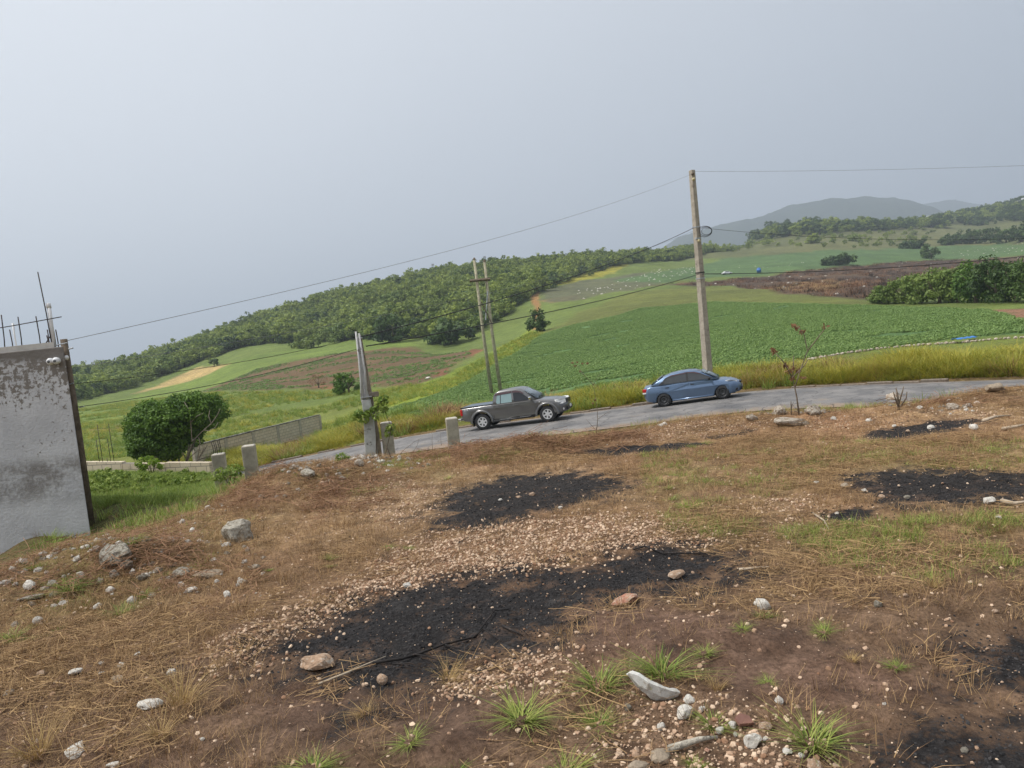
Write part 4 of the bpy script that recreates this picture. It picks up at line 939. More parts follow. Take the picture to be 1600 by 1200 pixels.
# plant climbing the pole
gv = np.random.default_rng(3); cs = np.array([P(x, y, 16.75 + 0.05 * (k % 3)) for k, (x, y) in enumerate([(560, 645), (572, 648), (585, 640), (592, 634), (598, 628), (600, 640), (588, 650), (568, 655), (600, 622), (612, 668), (608, 676), (556, 652)])])
vn = empty('climbing_plant', (b_[0] + 0.05, b_[1] - 0.2, zg - 0.05), 0, 'green leafy climber wrapped round the middle of the service pole', 'plant'); off_ = np.array(vn.location)
v, q, tn = clump_leaves(cs - off_, np.full(len(cs), 0.12), 34, 0.085, gv, 1.2); link('leaves', stamp(with_tint(mesh_np('leaves', v, q), tn), M['green_blade']), None, vn)
mb = MB(); mb.tube([(0.02, 0.0, 0), cs[6] - off_, cs[3] - off_, cs[8] - off_], [.012, .01, .008, .005], 6); mb.tube([(0.08, 0.02, 0), cs[9] - off_, cs[5] - off_], [.01, .008, .005], 6); mb.build('stem', M['bark'], vn, True)

# --- twin wooden poles with a crossarm
bl, br = P(770, 628, 56), P(783, 622, 56); z = T1(bl[0], bl[1]); tp = empty('twin_pole', (bl[0], bl[1], z - 0.05), 0, 'pair of tall pale wooden poles joined by a crossarm behind the pickup', 'pole')
def lt(x, y, Y=56.0): return P(x, y, Y) - np.array([bl[0], bl[1], z - 0.05])
MB().tube([(0, 0, -0.3), lt(755, 520), lt(741, 405)], [0.14, 0.12, 0.10], 10).build('pole', M['pole_wood'], tp, True)
q0 = lt(783, 612); MB().tube([np.array([q0[0], q0[1], -0.3]), lt(769, 520), lt(757, 408)], [0.14, 0.12, 0.10], 10).build('pole', M['pole_wood'], tp, True)
ca_, cb_ = lt(734, 439, 55.8), lt(766, 436, 55.8); MB().tube([ca_, cb_], 0.11, 4).build('crossarm', M['old_wood'], tp)
MB().tube([lt(762, 455, 55.85), lt(759, 500, 55.85)], 0.05, 6).build('brace', M['galv'], tp); MB().tube([lt(752, 472, 55.8), lt(768, 505, 55.8)], 0.04, 6).build('brace', M['old_wood'], tp)
for x, y in ((741, 405), (757, 408)):
    q_ = lt(x, y); MB().lathe([(0.0, 0.12), (0.05, 0.1), (0.09, 0.03), (0.125, 0.0), (0.125, -0.02)], 10, 'z', q_).build('pole_cap', M['old_wood'], tp, True)

# --- concrete utility pole behind the sedan
b_ = P(1107, 596, 37.0); z = T1(b_[0], b_[1]); up = empty('utility_pole', (b_[0], b_[1], z - 0.05), 0, 'tall square tapering concrete utility pole behind the blue sedan', 'pole'); zz = np.array([b_[0], b_[1], z - 0.05])
def lu(x, y, Y=37.0): return P(x, y, Y) - zz
tt_ = lu(1081, 266); vs = []
for c_, w in ((np.array([0, 0, -0.4]), 0.36), (tt_ * 0.5, 0.29), (tt_, 0.22)):
    vs += [c_ + np.array([sx_ * w / 2 * math.cos(.5) - sy_ * w / 2 * math.sin(.5), sx_ * w / 2 * math.sin(.5) + sy_ * w / 2 * math.cos(.5), 0]) for sx_, sy_ in ((-1, -1), (1, -1), (1, 1), (-1, 1))]
mb = MB(); mb.add(vs, [(3, 2, 1, 0), (8, 9, 10, 11)] + [(4 * i + k, 4 * i + (k + 1) % 4, 4 * i + 4 + (k + 1) % 4, 4 * i + 4 + k) for i in range(2) for k in range(4)]); mb.build('shaft', M['pole_concrete'], up, bevel=0.02)
for y, x in ((273, 1081), (281, 1082.5)):
    MB().lathe([(0.0, -0.20), (0.05, -0.19), (0.07, -0.14), (0.045, -0.11), (0.07, -0.07), (0.045, -0.03), (0.02, 0.0)], 10, 'y', lu(x, y) + np.array([0, -0.08, 0])).build('insulator', M['old_wood'] if y == 273 else M['ceramic'], up, True)
MB().box(lu(1089, 373) + np.array([0, -0.14, 0]), (0.26, 0.10, 0.07), 0.5).build('bracket', M['galv'], up); MB().lathe([(0.0, -0.12), (0.06, -0.11), (0.08, -0.05), (0.05, 0.0)], 10, 'y', lu(1090, 375) + np.array([0.0, -0.15, -.06])).build('insulator', M['ceramic'], up, True)
for y in (426, 435, 355): 
    x = 1081 + (y - 266) * 26 / 330; w = 0.22 + (y - 266) / 330 * .14; MB().box(lu(x, y), (w + 0.03, w + 0.03, 0.05), 0.5).build('band', M['galv'] if y != 426 else M['black_cable'], up)
mb = MB(); c_ = lu(1104, 361, 36.8)
for k in range(3):
    rr_ = 0.22 + 0.05 * k; mb.tube([c_ + np.array([rr_ * math.cos(a) * 1.1 - 0.03 * k, 0.05 * k, rr_ * math.sin(a) * 0.8]) for a in np.linspace(0, 2 * math.pi, 16)], 0.012, 5)
mb.build('cable_coil', M['black_cable'], up, True)

# --- wires
def wire(name, a, b, sag, r, mat, label, n=28, mid=None):
    pts = []
    for k in range(n + 1):
        s = k / n; pts.append(a * (1 - s) + b * s - np.array([0, 0, 4 * sag * s * (1 - s)]))
    o = empty(name, tuple(a), 0, label, 'cable', 'overhead cables'); mb = MB(); mb.tube([q - a for q in pts], r, 5); return mb, o
def hang(name, a, b, sag, r, mat, label):
    mb, o = wire(name, a, b, sag, r, mat, label); me = mb.mesh(name); bpy.data.objects.remove(o); oo = link(name, me, M[mat], None, a, True); return meta(oo, label, 'cable', 'overhead cables')
hang('overhead_wire', P(1081, 272, 36.9), P(101, 533, 12.75), 0.35, 0.005, 'grey_cable', 'thin high wire from the concrete pole top down to the wooden post')
hang('overhead_wire', P(1084, 268, 36.9), P(1720, 254, 33), 0.10, 0.006, 'grey_cable', 'thin high wire running right from the concrete pole top')
hang('overhead_cable', P(1084, 356, 36.8), P(561, 527, 16.95), 0.30, 0.013, 'black_cable', 'black cable from the concrete pole down to the service pole head')
hang('overhead_cable', P(1093, 428, 36.8), P(572, 541, 17.1), 0.18, 0.013, 'black_cable', 'lower black cable from the concrete pole toward the service pole')
hang('overhead_cable', P(558, 528, 16.95), P(112, 600, 12.72), 0.10, 0.005, 'black_cable', 'cable from the service pole head to the middle of the wooden post')
hang('overhead_cable', P(565, 543, 17.1), P(120, 636, 12.72), 0.12, 0.006, 'black_cable', 'lowest cable from the service pole to the wooden post')
hang('overhead_cable', P(1097, 428, 36.8), P(1700, 390, 33), 0.25, 0.016, 'black_cable', 'thick black cable running right from the waist of the concrete pole')
hang('overhead_cable', P(1096, 356, 36.8), P(1700, 368, 33), 0.35, 0.008, 'black_cable', 'thin dark cable running right from the coil on the concrete pole')
hang('overhead_wire', P(1086, 360, 36.9), P(112, 575, 12.75), 0.5, 0.004, 'grey_cable', 'faintest thin wire between concrete pole and wooden post')

# --- block boundary wall across the road, with pilasters and coping
t = NT('block_wall'); p = t.obj(); br_ = t.n('ShaderNodeTexBrick'); mp = t.n('ShaderNodeMapping'); mp.inputs['Rotation'].default_value = (R(90), 0, 0); t.l(p, mp.inputs['Vector']); t.l(mp.outputs[0], br_.inputs['Vector'])
br_.inputs['Scale'].default_value = 1.0; br_.inputs['Brick Width'].default_value = 0.42; br_.inputs['Row Height'].default_value = 0.21; br_.inputs['Mortar Size'].default_value = 0.012
br_.inputs['Color1'].default_value = (0.52, 0.43, 0.31, 1); br_.inputs['Color2'].default_value = (0.60, 0.51, 0.38, 1); br_.inputs['Mortar'].default_value = (0.24, 0.21, 0.17, 1)
c = t.mix(t.map(t.noise(1.6, 6, 0.7, p), 0.56, 0.74), br_.outputs['Color'], (0.20, 0.165, 0.13)); t.l(c, t.b.inputs['Base Color']); t.set(Roughness=0.95); t.bump(br_.outputs['Fac'], -0.5, 0.02); M['block'] = t.m
M['coping'] = simple('mouldy_coping', (0.24, 0.225, 0.20), 0.95, 0.3, 5, 0.4, 30, 0.01, col2=(0.07, 0.065, 0.055), thr=(0.45, 0.6))
wa, wb = P(303, 697, 46), P(498, 649, 60); d_ = wb - wa; Lw = math.hypot(d_[0], d_[1]); wz = math.atan2(d_[1], d_[0])
bw_ = empty('block_wall', (wa[0], wa[1], min(T1(wa[0], wa[1]), T1(wb[0], wb[1])) - 0.3), wz, 'long stained block wall across the road, rising to the right', 'wall'); zb_ = bw_.location.z
nP = 5; sl = (wb[2] - wa[2]) / Lw
for k in range(nP):
    x0, x1 = Lw * k / nP, Lw * (k + 1) / nP; zt_ = wa[2] - zb_
    mb = MB(); mb.add([(x, y, zt_ + sl * x if up_ else 0) for up_ in (0, 1) for x, y in ((x0 + .16, -0.07), (x1 - .16, -0.07), (x1 - .16, 0.07), (x0 + .16, 0.07))], [(3, 2, 1, 0), (4, 5, 6, 7), (0, 1, 5, 4), (1, 2, 6, 5), (2, 3, 7, 6), (3, 0, 4, 7)]); mb.build('panel', M['block'], bw_)
    mb = MB(); mb.add([(x, y, zt_ + sl * x + (0.07 if up_ else 0.002)) for up_ in (0, 1) for x, y in ((x0 + .005, -0.10), (x1 - .005, -0.10), (x1 - .005, 0.10), (x0 + .005, 0.10))], [(3, 2, 1, 0), (4, 5, 6, 7), (0, 1, 5, 4), (1, 2, 6, 5), (2, 3, 7, 6), (3, 0, 4, 7)]); mb.build('coping', M['coping'], bw_)
for k in range(nP + 1):
    x0 = Lw * k / nP; hz_ = wa[2] - zb_ + sl * x0 - 0.006; MB().box((x0, 0, hz_ / 2), (0.30, 0.19, hz_)).build('pilaster', M['concrete'], bw_)

# --- low foundation wall beyond the plot, with starter bars
la, lb = P(70, 722, 27), P(330, 722, 24.5); d_ = lb - la; Lw = math.hypot(d_[0], d_[1]); wz = math.atan2(d_[1], d_[0]); zl = T1(lb[0], lb[1]) - 0.25
lw_ = empty('low_wall', (la[0], la[1], zl), wz, 'low unfinished block wall in front of the big round tree', 'wall'); hw = la[2] - zl; sl = (lb[2] - la[2] + 0.0) / Lw
for k in range(4):
    x0, x1 = Lw * k / 4, Lw * (k + 1) / 4; dz_ = [0.0, 0.02, -0.03, 0.0][k]
    mb = MB(); mb.add([(x, y, hw + sl * x + dz_ if up_ else -0.4) for up_ in (0, 1) for x, y in ((x0 + .01, -0.09), (x1 - .01, -0.09), (x1 - .01, 0.09), (x0 + .01, 0.09))], [(3, 2, 1, 0), (4, 5, 6, 7), (0, 1, 5, 4), (1, 2, 6, 5), (2, 3, 7, 6), (3, 0, 4, 7)]); mb.build('panel', M['block'], lw_)
for x_ in (0.35, 0.37, 0.40, 0.42, 0.44):
    MB().tube([(Lw * x_, 0, hw - 0.1), (Lw * x_ - 0.03, 0.02, hw + 0.62 + 0.6 * math.sin(x_ * 90))], 0.010, 5).build('rebar', M['rebar'], lw_, True)

# --- dry stone wall edging the crop field at the right
sw = empty('stone_wall', G(1290, 558), 0, 'low white dry stone wall between crop field and roadside grass', 'wall'); off_ = np.array(sw.location); gs = np.random.default_rng(9)
line = np.array([G(x, y) for x, y in ((1265, 563), (1320, 553), (1380, 545), (1440, 540), (1500, 536), (1560, 531), (1620, 527), (1700, 522))])
dl = np.concatenate([[0], np.cumsum(np.linalg.norm(np.diff(line, axis=0), axis=1))]); mb = MB(); RM = [rock_mesh('wall_stone', 300 + k, 1) for k in range(5)]; d = 0.0; cache = [([tuple(v.co) for v in r.vertices], [tuple(p_.vertices) for p_ in r.polygons]) for r in RM]
while d < dl[-1]:
    q_ = np.array([np.interp(d, dl, line[:, k]) for k in range(3)])
    for lay in range(1):
        s = gs.uniform(0.16, 0.30); vv, ff = cache[gs.integers(0, 5)]; a = gs.uniform(0, 6.28); o_ = q_ - off_ + np.array([gs.normal() * .05, gs.normal() * 0.07, 0.06 + 0.14 * lay])
        mb.add([(o_[0] + s * (x * math.cos(a) - y * math.sin(a)), o_[1] + s * (x * math.sin(a) + y * math.cos(a)), o_[2] + s * z) for x, y, z in vv], ff)
    d += 0.24
so = mb.build('stones', M['crest_stone'], sw); so['kind'] = 'stuff'
q_ = G(1507, 534); s_ = MB(); 
vs = []; nx = 12
for i in range(nx + 1):
    for j in range(4): vs.append((i / nx * 1.5 - 0.75, j * 0.16 - 0.24, 0.28 + 0.03 * math.sin(i * 2.3 + j) - 0.05 * abs(j - 1.5)))
s_.add(vs, [(i * 4 + j, (i + 1) * 4 + j, (i + 1) * 4 + j + 1, i * 4 + j + 1) for i in range(nx) for j in range(3)])
bs = s_.build('blue_sheet', simple('blue_plastic', (0.06, 0.22, 0.55), 0.45, 0.1, 5, 0.1), None, True, loc=q_); md = bs.modifiers.new('thick', 'SOLIDIFY'); md.thickness = 0.015; bs.rotation_euler = (0, 0, 0.3)
meta(bs, 'bright blue plastic sheet lying on the white stone wall', 'sheet')

# --- big round tree behind the low wall
def big_tree():
    b_ = P(275, 724, 40); z = T1(b_[0], b_[1]); o = empty('spreading_tree', (b_[0], b_[1], z - 0.05), 0, 'big dense round dark green tree behind the low wall', 'tree')
    gt = np.random.default_rng(77); off_ = np.array(o.location)
    # crown outline in the plane facing the camera
    tops = [(208, 690), (205, 668), (212, 645), (232, 630), (255, 622), (280, 618), (305, 616), (330, 620), (346, 630), (352, 645), (342, 660), (322, 672), (306, 680), (300, 695), (292, 708), (262, 714), (232, 716), (212, 712)]
    poly = np.array([(P(x, y, 40)[0] - off_[0], P(x, y, 40)[2] - off_[2]) for x, y in tops]); lo, hi = poly.min(0), poly.max(0); cen = (lo + hi) / 2
    C_, R_ = [], []
    while len(C_) < 480:
        x, zz_ = gt.uniform(lo, hi)
        if not inside(poly, np.array([x]), np.array([zz_]))[0]: continue
        e = edge_dist(poly, np.array([x]), np.array([zz_]))[0]; dmax = 2.3 * math.sqrt(max(0, 1 - ((x - cen[0]) / (hi[0] - lo[0]) * 2) ** 2 * 0.9)) * math.sqrt(min(1, e / 0.9) + 0.08)
        C_.append((x, gt.choice([-1, -1, 1]) * dmax * gt.uniform(0.55, 1.0), zz_)); R_.append(gt.uniform(0.26, 0.46))
    C_ = np.array(C_)
    v, q, tn = clump_leaves(C_, R_, 80, 0.115, gt, 1.5, 0.35, 0.6); link('crown', stamp(with_tint(mesh_np('crown', v, q), tn), M['tree_leaf']), None, o)
    mb = MB(); base_ = np.array([0.15, 0, 0.0])
    mb.tube([base_ + np.array([0, 0, -.2]), base_ + np.array([-0.05, 0, 0.35]), base_ + np.array([-0.1, 0.05, 0.8])], [0.22, 0.17, 0.15], 9)
    tips = [(-1.6, -0.7, 1.6), (-0.9, -1.2, 2.4), (0.2, -1.2, 2.6), (1.3, -0.9, 2.5), (1.9, -0.3, 2.3), (0.8, 0.8, 2.7), (-1.2, 0.9, 2.2), (0.2, 0.2, 2.9)]
    for k, tp_ in enumerate(tips):
        tp_ = np.array(tp_); s_ = base_ + np.array([-0.1, 0.05, 0.6 + 0.03 * k]); m1 = s_ * 0.55 + tp_ * 0.45 + np.array([0, 0, -0.25]); m2 = s_ * 0.25 + tp_ * 0.75 + gt.normal(size=3) * 0.08
        mb.tube([s_, m1, m2, tp_], [0.09, 0.06, 0.035, 0.012], 7)
        for j in range(3):
            e_ = m2 + gt.normal(size=3) * 0.45 + np.array([0, 0, 0.25]); mb.tube([m1 * 0.5 + m2 * 0.5, (m2 + e_) / 2, e_], [0.03, 0.02, 0.008], 5)
    mb.build('trunk', M['pale_bark'], o, True)
    mb = MB()   # bare grey limbs showing on the right side of the crown
    for pa in ([(306, 684), (318, 672), (330, 662), (340, 648), (344, 638)], [(318, 672), (326, 673), (336, 668), (341, 660)], [(300, 690), (298, 660), (296, 642), (288, 628)], [(330, 662), (326, 650), (328, 640)], [(298, 660), (308, 650), (318, 645)]):
        pp = [P(x, y, 38.3) - off_ for x, y in pa]; mb.tube(pp, list(np.linspace(0.026, 0.010, len(pp))), 6)
    mb.tube([base_ + np.array([-.1, 0, .6]), P(306, 684, 38.3) - off_, P(300, 690, 38.3) - off_], [0.05, 0.032, 0.026], 6)
    mb.build('limb', M['pale_bark'], o, True)
big_tree()
# small leafy shrub on the low wall
def shrub(name, x, y, h, w, mat, label, cat='shrub', seed=1, Y=None, n=30, leaf=0.10):
    p_ = G(x, y) if Y is None else P(x, y, Y); o = empty(name, (p_[0], p_[1], T1(p_[0], p_[1]) - 0.03 if Y is None else p_[2]), 0, label, cat)
    link('foliage', stamp(crown_mesh('foliage', w / 2, w / 2, h * 0.45, h * 0.55, n, 16, leaf * h, seed, -0.6), M[mat]), None, o)
    mb = MB(); rd = random.Random(seed)
    for k in range(5):
        a = k * 1.26; mb.tube([(0, 0, -0.05), (w * .15 * math.cos(a), w * .15 * math.sin(a), h * .4), (w * .3 * math.cos(a), w * .3 * math.sin(a), h * .8)], [.02 * h, .013 * h, .006 * h], 5)
    mb.build('stem', M['bark'], o, True); return o
shrub('light_shrub', 238, 742, 0.75, 0.75, 'lime_blade', 'pale lime green shrub poking up at the low wall', seed=5)
shrub('roadside_shrub', 362, 762, 0.55, 0.7, 'green_blade', 'small leafy weed in front of the two left concrete posts', seed=6, Y=16.8)
shrub('roadside_shrub', 658, 712, 0.26, 0.36, 'lime_blade', 'bright green weed on the crest between the two right concrete posts', seed=7)
shrub('roadside_shrub', 535, 722, 0.16, 0.25, 'green_blade', 'small green weed on the rubble left of the service pole', seed=8)
def sapling(name, base, segs, label, leafs=(), r=0.012, mat='bark', lmat='brown_leaf', Y=None, cat='sapling', ls_=0.05, ln=26, lr=0.16):
    b_ = G(*base); o = empty(name, (b_[0], b_[1], b_[2] - 0.03), 0, label, cat); off_ = np.array(o.location); gg = np.random.default_rng(len(label))
    mb = MB()
    for k, s in enumerate(segs):
        pp = [P(x, y, b_[1] + 0.05 * k * (-1) ** k) - off_ for x, y in s]; pp[0] = pp[0] if k else np.array([0, 0, -0.05]); mb.tube(pp, list(np.linspace(r if k == 0 else r * 0.6, r * 0.35, len(pp))), 5)
    mb.build('stem', M[mat], o, True)
    if leafs:
        cs = np.array([P(x, y, b_[1]) - off_ for x, y in leafs]); v, q, tn = clump_leaves(cs, gg.uniform(.7, 1.2, len(cs)) * lr, ln, ls_, gg, 2.2); link('leaves', stamp(with_tint(mesh_np('leaves', v, q), tn), M[lmat]), None, o)
    return o
gS = 'bare saplings by the road'
sapling('dry_sapling', (931, 676), [[(931, 676), (934, 655), (933, 640), (930, 618), (927, 602)], [(927, 602), (920, 594), (912, 586), (906, 580)], [(927, 602), (932, 592), (938, 585)], [(934, 655), (945, 647), (955, 642)], [(927, 602), (916, 590), (902, 570)], [(931, 672), (922, 662), (916, 655)]], 'thin dry sapling with withered brown leaf bunches right of the pickup', [(894, 567), (902, 566), (910, 568), (918, 568), (906, 580), (899, 572), (930, 625), (926, 630)], 0.014, ls_=0.045, ln=14, lr=0.045)
sapling('dry_sapling', (1249, 648), [[(1249, 648), (1245, 620), (1242, 606), (1238, 590)], [(1242, 606), (1250, 580), (1262, 548), (1256, 522), (1246, 510)], [(1262, 548), (1280, 525), (1290, 512)], [(1238, 590), (1224, 565), (1212, 552)], [(1238, 592), (1240, 570), (1240, 556)], [(1238, 590), (1256, 572), (1262, 562)]], 'tall dry sapling with reddish withered tips beside the pale boulder', [(1240, 508), (1246, 512), (1252, 518), (1212, 552), (1206, 548), (1290, 510), (1240, 575), (1232, 580), (1248, 580), (1255, 590), (1238, 592), (1228, 572)], 0.014, ls_=0.035, ln=10, lr=0.05)
sapling('dead_twig', (1236, 648), [[(1236, 648), (1236, 630), (1236, 626)], [(1236, 640), (1238, 632), (1240, 628)]], 'short dead twig standing left of the pale boulder', r=0.010, cat='twig')
sapling('dead_twig', (1405, 640), [[(1405, 640), (1402, 615), (1400, 606)], [(1404, 632), (1410, 612), (1412, 604)], [(1405, 638), (1416, 622), (1417, 612)], [(1404, 636), (1398, 620), (1396, 612)]], 'dark burnt twigs sticking up beside the undercut crest boulder', r=0.018, cat='twig')
for k, (pts_, lb_) in enumerate([([(690, 700), (689, 690), (688, 676)], 'thin bent rod left of the rightmost concrete post'), ([(676, 704), (675, 690), (676, 678)], 'upright thin rod between the two right concrete posts'), ([(620, 712), (632, 702), (648, 690), (660, 684)], 'arched bare bramble beside the service pole post'), ([(596, 682), (605, 700), (614, 716)], 'slanting bare stick leaning against the post by the service pole'), ([(640, 712), (652, 696), (655, 684)], 'dry upright bramble stem right of the service pole')]):
    sapling('bare_stem', pts_[0] if k != 3 else (614, 716), [pts_ if k != 3 else pts_[::-1]], lb_, r=0.010, cat='stem')

# ------------------------------------------------------------------ vehicles
def paint(name, col, metallic=0.55, rough=0.32):
    t = NT(name); c = t.mix(t.map(t.noise(2.0, 3, 0.5, t.obj()), 0.3, 0.7), tuple(x * 0.93 for x in col), tuple(x * 1.06 for x in col)); t.l(c, t.b.inputs['Base Color'])
    t.set(Roughness=rough, Metallic=metallic); t.b.inputs['Coat Weight'].default_value = 0.6; t.b.inputs['Coat Roughness'].default_value = 0.08; return t.m
def gloss(name, col, rough=0.1, metallic=0.0, spec=0.5):
    t = NT(name); c = t.mix(t.map(t.noise(3.0, 2, 0.5, t.obj()), 0.3, 0.7), tuple(x * 0.95 for x in col), col); t.l(c, t.b.inputs['Base Color']); t.set(Roughness=rough, Metallic=metallic); t.b.inputs['Specular IOR Level'].default_value = spec; return t.m
M['truck_paint'] = paint('grey_brown_metallic', (0.152, 0.149, 0.148)); M['sedan_paint'] = paint('steel_blue_metallic', (0.125, 0.190, 0.300))
M['glass_dark'] = gloss('dark_interior_glass', (0.018, 0.020, 0.024), 0.05); M['glass_pale'] = gloss('pale_view_glass', (0.23, 0.33, 0.34), 0.08); M['glass_front'] = gloss('windscreen_glass', (0.09, 0.12, 0.14), 0.05, 0, 0.8)  # dark interiors and the pale view through are put into the glass colours
M['glass_side'] = gloss('grey_reflection_glass', (0.050, 0.054, 0.058), 0.09); M['black_plastic'] = gloss('black_plastic', (0.016, 0.016, 0.017), 0.55); M['rubber'] = gloss('tyre_rubber', (0.028, 0.028, 0.029), 0.85); M['alloy'] = gloss('silver_alloy', (0.72, 0.72, 0.73), 0.35, 0.35)  # sedan side panes: grey reflection put into the base colour
M['steel_dark'] = gloss('black_steel_wheel', (0.035, 0.035, 0.037), 0.5); M['chrome'] = gloss('chrome', (0.8, 0.8, 0.8), 0.12, 1.0); M['red_lamp'] = gloss('red_lamp', (0.5, 0.02, 0.02), 0.15); M['clear_lamp'] = gloss('clear_lamp', (0.78, 0.77, 0.74), 0.12); M['visor'] = gloss('smoky_visor', (0.09, 0.05, 0.055), 0.2); M['cover'] = gloss('bed_cover_vinyl', (0.105, 0.135, 0.165), 0.5); M['white_decal'] = gloss('white_decal', (0.75, 0.75, 0.75), 0.4)
def inset_poly(poly, e):
    n = len(poly); out = []
    ar = sum(poly[i][0] * poly[(i + 1) % n][1] - poly[(i + 1) % n][0] * poly[i][1] for i in range(n)); sg = 1 if ar > 0 else -1
    for i in range(n):
        a, b, c = np.array(poly[i - 1]), np.array(poly[i]), np.array(poly[(i + 1) % n]); d1 = unit(b - a); d2 = unit(c - b)
        n1_ = np.array([-d1[1], d1[0]]) * sg; n2_ = np.array([-d2[1], d2[0]]) * sg; m_n = unit(n1_ + n2_); k = max(0.5, float(m_n @ n1_)); out.append(b + m_n * e / k)
    return out
def arch(cx, cz, r, n=9): return [(cx + r * math.cos(a), cz + r * math.sin(a)) for a in np.linspace(0, math.pi, n)]
def loft(poly, hw, prof, warp=None):
    """body: side outline (x,z) repeated across the width; prof = [(y fraction, inset)] from outside to middle"""
    sl = [(-f, e) for f, e in prof] + [(f, e) for f, e in prof[::-1]]; mb = MB(); n = len(poly); vs = []
    for f, e in sl:
        for (x, z) in (inset_poly(poly, e) if e else [np.array(p_) for p_ in poly]):
            y = f * hw
            if warp: x, y, z = warp(x, y, z, f)
            vs.append((x, y, z))
    k = len(sl); fs = [tuple(range(n))[::-1], tuple((k - 1) * n + i for i in range(n))] + [(s * n + i, s * n + (i + 1) % n, (s + 1) * n + (i + 1) % n, (s + 1) * n + i) for s in range(k - 1) for i in range(n)]
    return mb.add(vs, fs)
def panel(pts, yf, th, side):
    """a thin plate on the side: outline (x,z), surface y = yf(x,z)"""
    mb = MB(); n = len(pts); o = [(x, side * (yf(x, z) + th), z) for x, z in pts]; i_ = [(x, side * (yf(x, z) - 0.02), z) for x, z in pts]
    return mb.add(o + i_, [tuple(range(n)), tuple(range(n, 2 * n))[::-1]] + [(i, n + i, n + (i + 1) % n, (i + 1) % n) for i in range(n)])
def wheel(parent, x, y, r, w, side, kind, tr):
    o = empty('wheel', (x, y, r)); o.parent = parent
    MB().lathe([(tr, -w / 2), (r - 0.03, -w / 2 - 0.004), (r, -w / 2 + 0.03), (r, w / 2 - 0.03), (r - 0.03, w / 2 + 0.004), (tr, w / 2), (tr, -w / 2)], 36).build('tyre', M['rubber'], o, True)
    s = side
    if kind == 'alloy':
        mb = MB(); mb.lathe([(tr, -w / 2), (tr, w / 2), (tr - 0.02, w / 2), (tr - 0.035, -w / 2), (tr, -w / 2)], 36)
        for k in range(6):
            a = k * math.pi / 3 + 0.3; c_, s_ = math.cos(a), math.sin(a); pr = []
            for rr, hw_ in ((0.045, 0.045), (tr * 0.6, 0.034), (tr - 0.01, 0.055)):
                for q_ in (-1, 1): pr.append((rr * c_ - q_ * hw_ * s_, rr * s_ + q_ * hw_ * c_))
            y0, y1 = s * (w / 2 - 0.015), s * (w / 2 - 0.045); vs = [(px_, y0, pz_) for px_, pz_ in pr] + [(px_, y1, pz_) for px_, pz_ in pr]
            mb.add(vs, [(0, 1, 3, 2), (2, 3, 5, 4), (6, 8, 9, 7), (8, 10, 11, 9), (0, 2, 8, 6), (2, 4, 10, 8), (1, 7, 9, 3), (3, 9, 11, 5)])
        mb.lathe([(0.0, s * (w / 2 - 0.005)), (0.06, s * (w / 2 - 0.01)), (0.07, s * (w / 2 - 0.045))], 18); mb.build('rim', M['alloy'], o)
        MB().lathe([(0.0, s * (w / 2 - 0.075)), (tr - 0.03, s * (w / 2 - 0.075))], 24).build('brake_disc', M['black_plastic'], o)
    else:
        MB().lathe([(tr, s * (w / 2 - 0.004)), (tr - 0.02, s * (w / 2 - 0.03)), (tr * 0.78, s * (w / 2 - 0.055)), (tr * 0.7, s * (w / 2 - 0.03)), (tr * 0.42, s * (w / 2 - 0.02)), (tr * 0.36, s * (w / 2 - 0.045)), (0.0, s * (w / 2 - 0.045))], 32).build('rim', M['steel_dark'], o, True)
        mb = MB()
        for k in range(8):
            a = k * math.pi / 4; mb.lathe([(0.0, s * (w / 2 - 0.022)), (0.014, s * (w / 2 - 0.026)), (0.016, s * (w / 2 - 0.05))], 8, 'y', (tr * 0.58 * math.cos(a), 0, tr * 0.58 * math.sin(a)))
        mb.build('vent_hole_shade', M['black_plastic'], o)['kind'] = 'stuff'  # raised dark discs standing in for the shade of the rim's openings
    return o
def place_vehicle(o, dd, off_):
    p_, a_ = on_edge(dd); nx, ny = math.sin(a_), -math.cos(a_); q1, _ = on_edge(dd + 1); q0, _ = on_edge(dd - 1)
    z = p_[2] + 0.05 * (1 - ((off_ - 3.1) / 3.1) ** 2)
    o.location = (p_[0] + nx * off_, p_[1] + ny * off_, z); o.rotation_euler = (0, -math.atan2(q1[2] - q0[2], 2), a_)
def dist_at(x): return float(np.interp(x, FE[:, 0], dist))

# ---- pickup
pk = empty('pickup_truck', (0, 0, 0), 0, 'dark grey double cab pickup with a covered bed on the road', 'pickup')
body = [(-2.60, 0.56), (-2.66, 0.62), (-2.64, 1.08), (-2.60, 1.115), (-1.02, 1.135), (0.2, 1.13), (1.10, 1.125), (1.35, 1.115), (1.80, 1.08), (2.20, 1.02), (2.36, 0.95), (2.46, 0.83), (2.50, 0.66), (2.48, 0.42), (2.38, 0.37), (2.10, 0.37)] + arch(1.6, 0.37, 0.475)[0:] + [(1.10, 0.40), (-1.10, 0.40)] + arch(-1.6, 0.39, 0.475) + [(-2.12, 0.45), (-2.45, 0.5)]
HW = 0.90
def wp(x, y, z, f):
    a = abs(f); x2 = x - (0.30 * a ** 3 * max(0, (x - 1.7)) / 0.8 if x > 1.7 else 0) + (0.06 * a ** 4 if x < -2.5 else 0); z2 = z - (0.05 * a ** 2.5 if (x > 1.1 and z > 0.9) else 0); y2 = y * (1 - 0.05 * max(0, z - 0.85) / 0.3); return x2, y2, z2
loft(body, HW, [(1.0, 0.05), (0.985, 0.018), (0.955, 0.0), (0.8, 0.0), (0.5, 0.0), (0.15, 0.0)], wp).build('body', M['truck_paint'], pk, True)
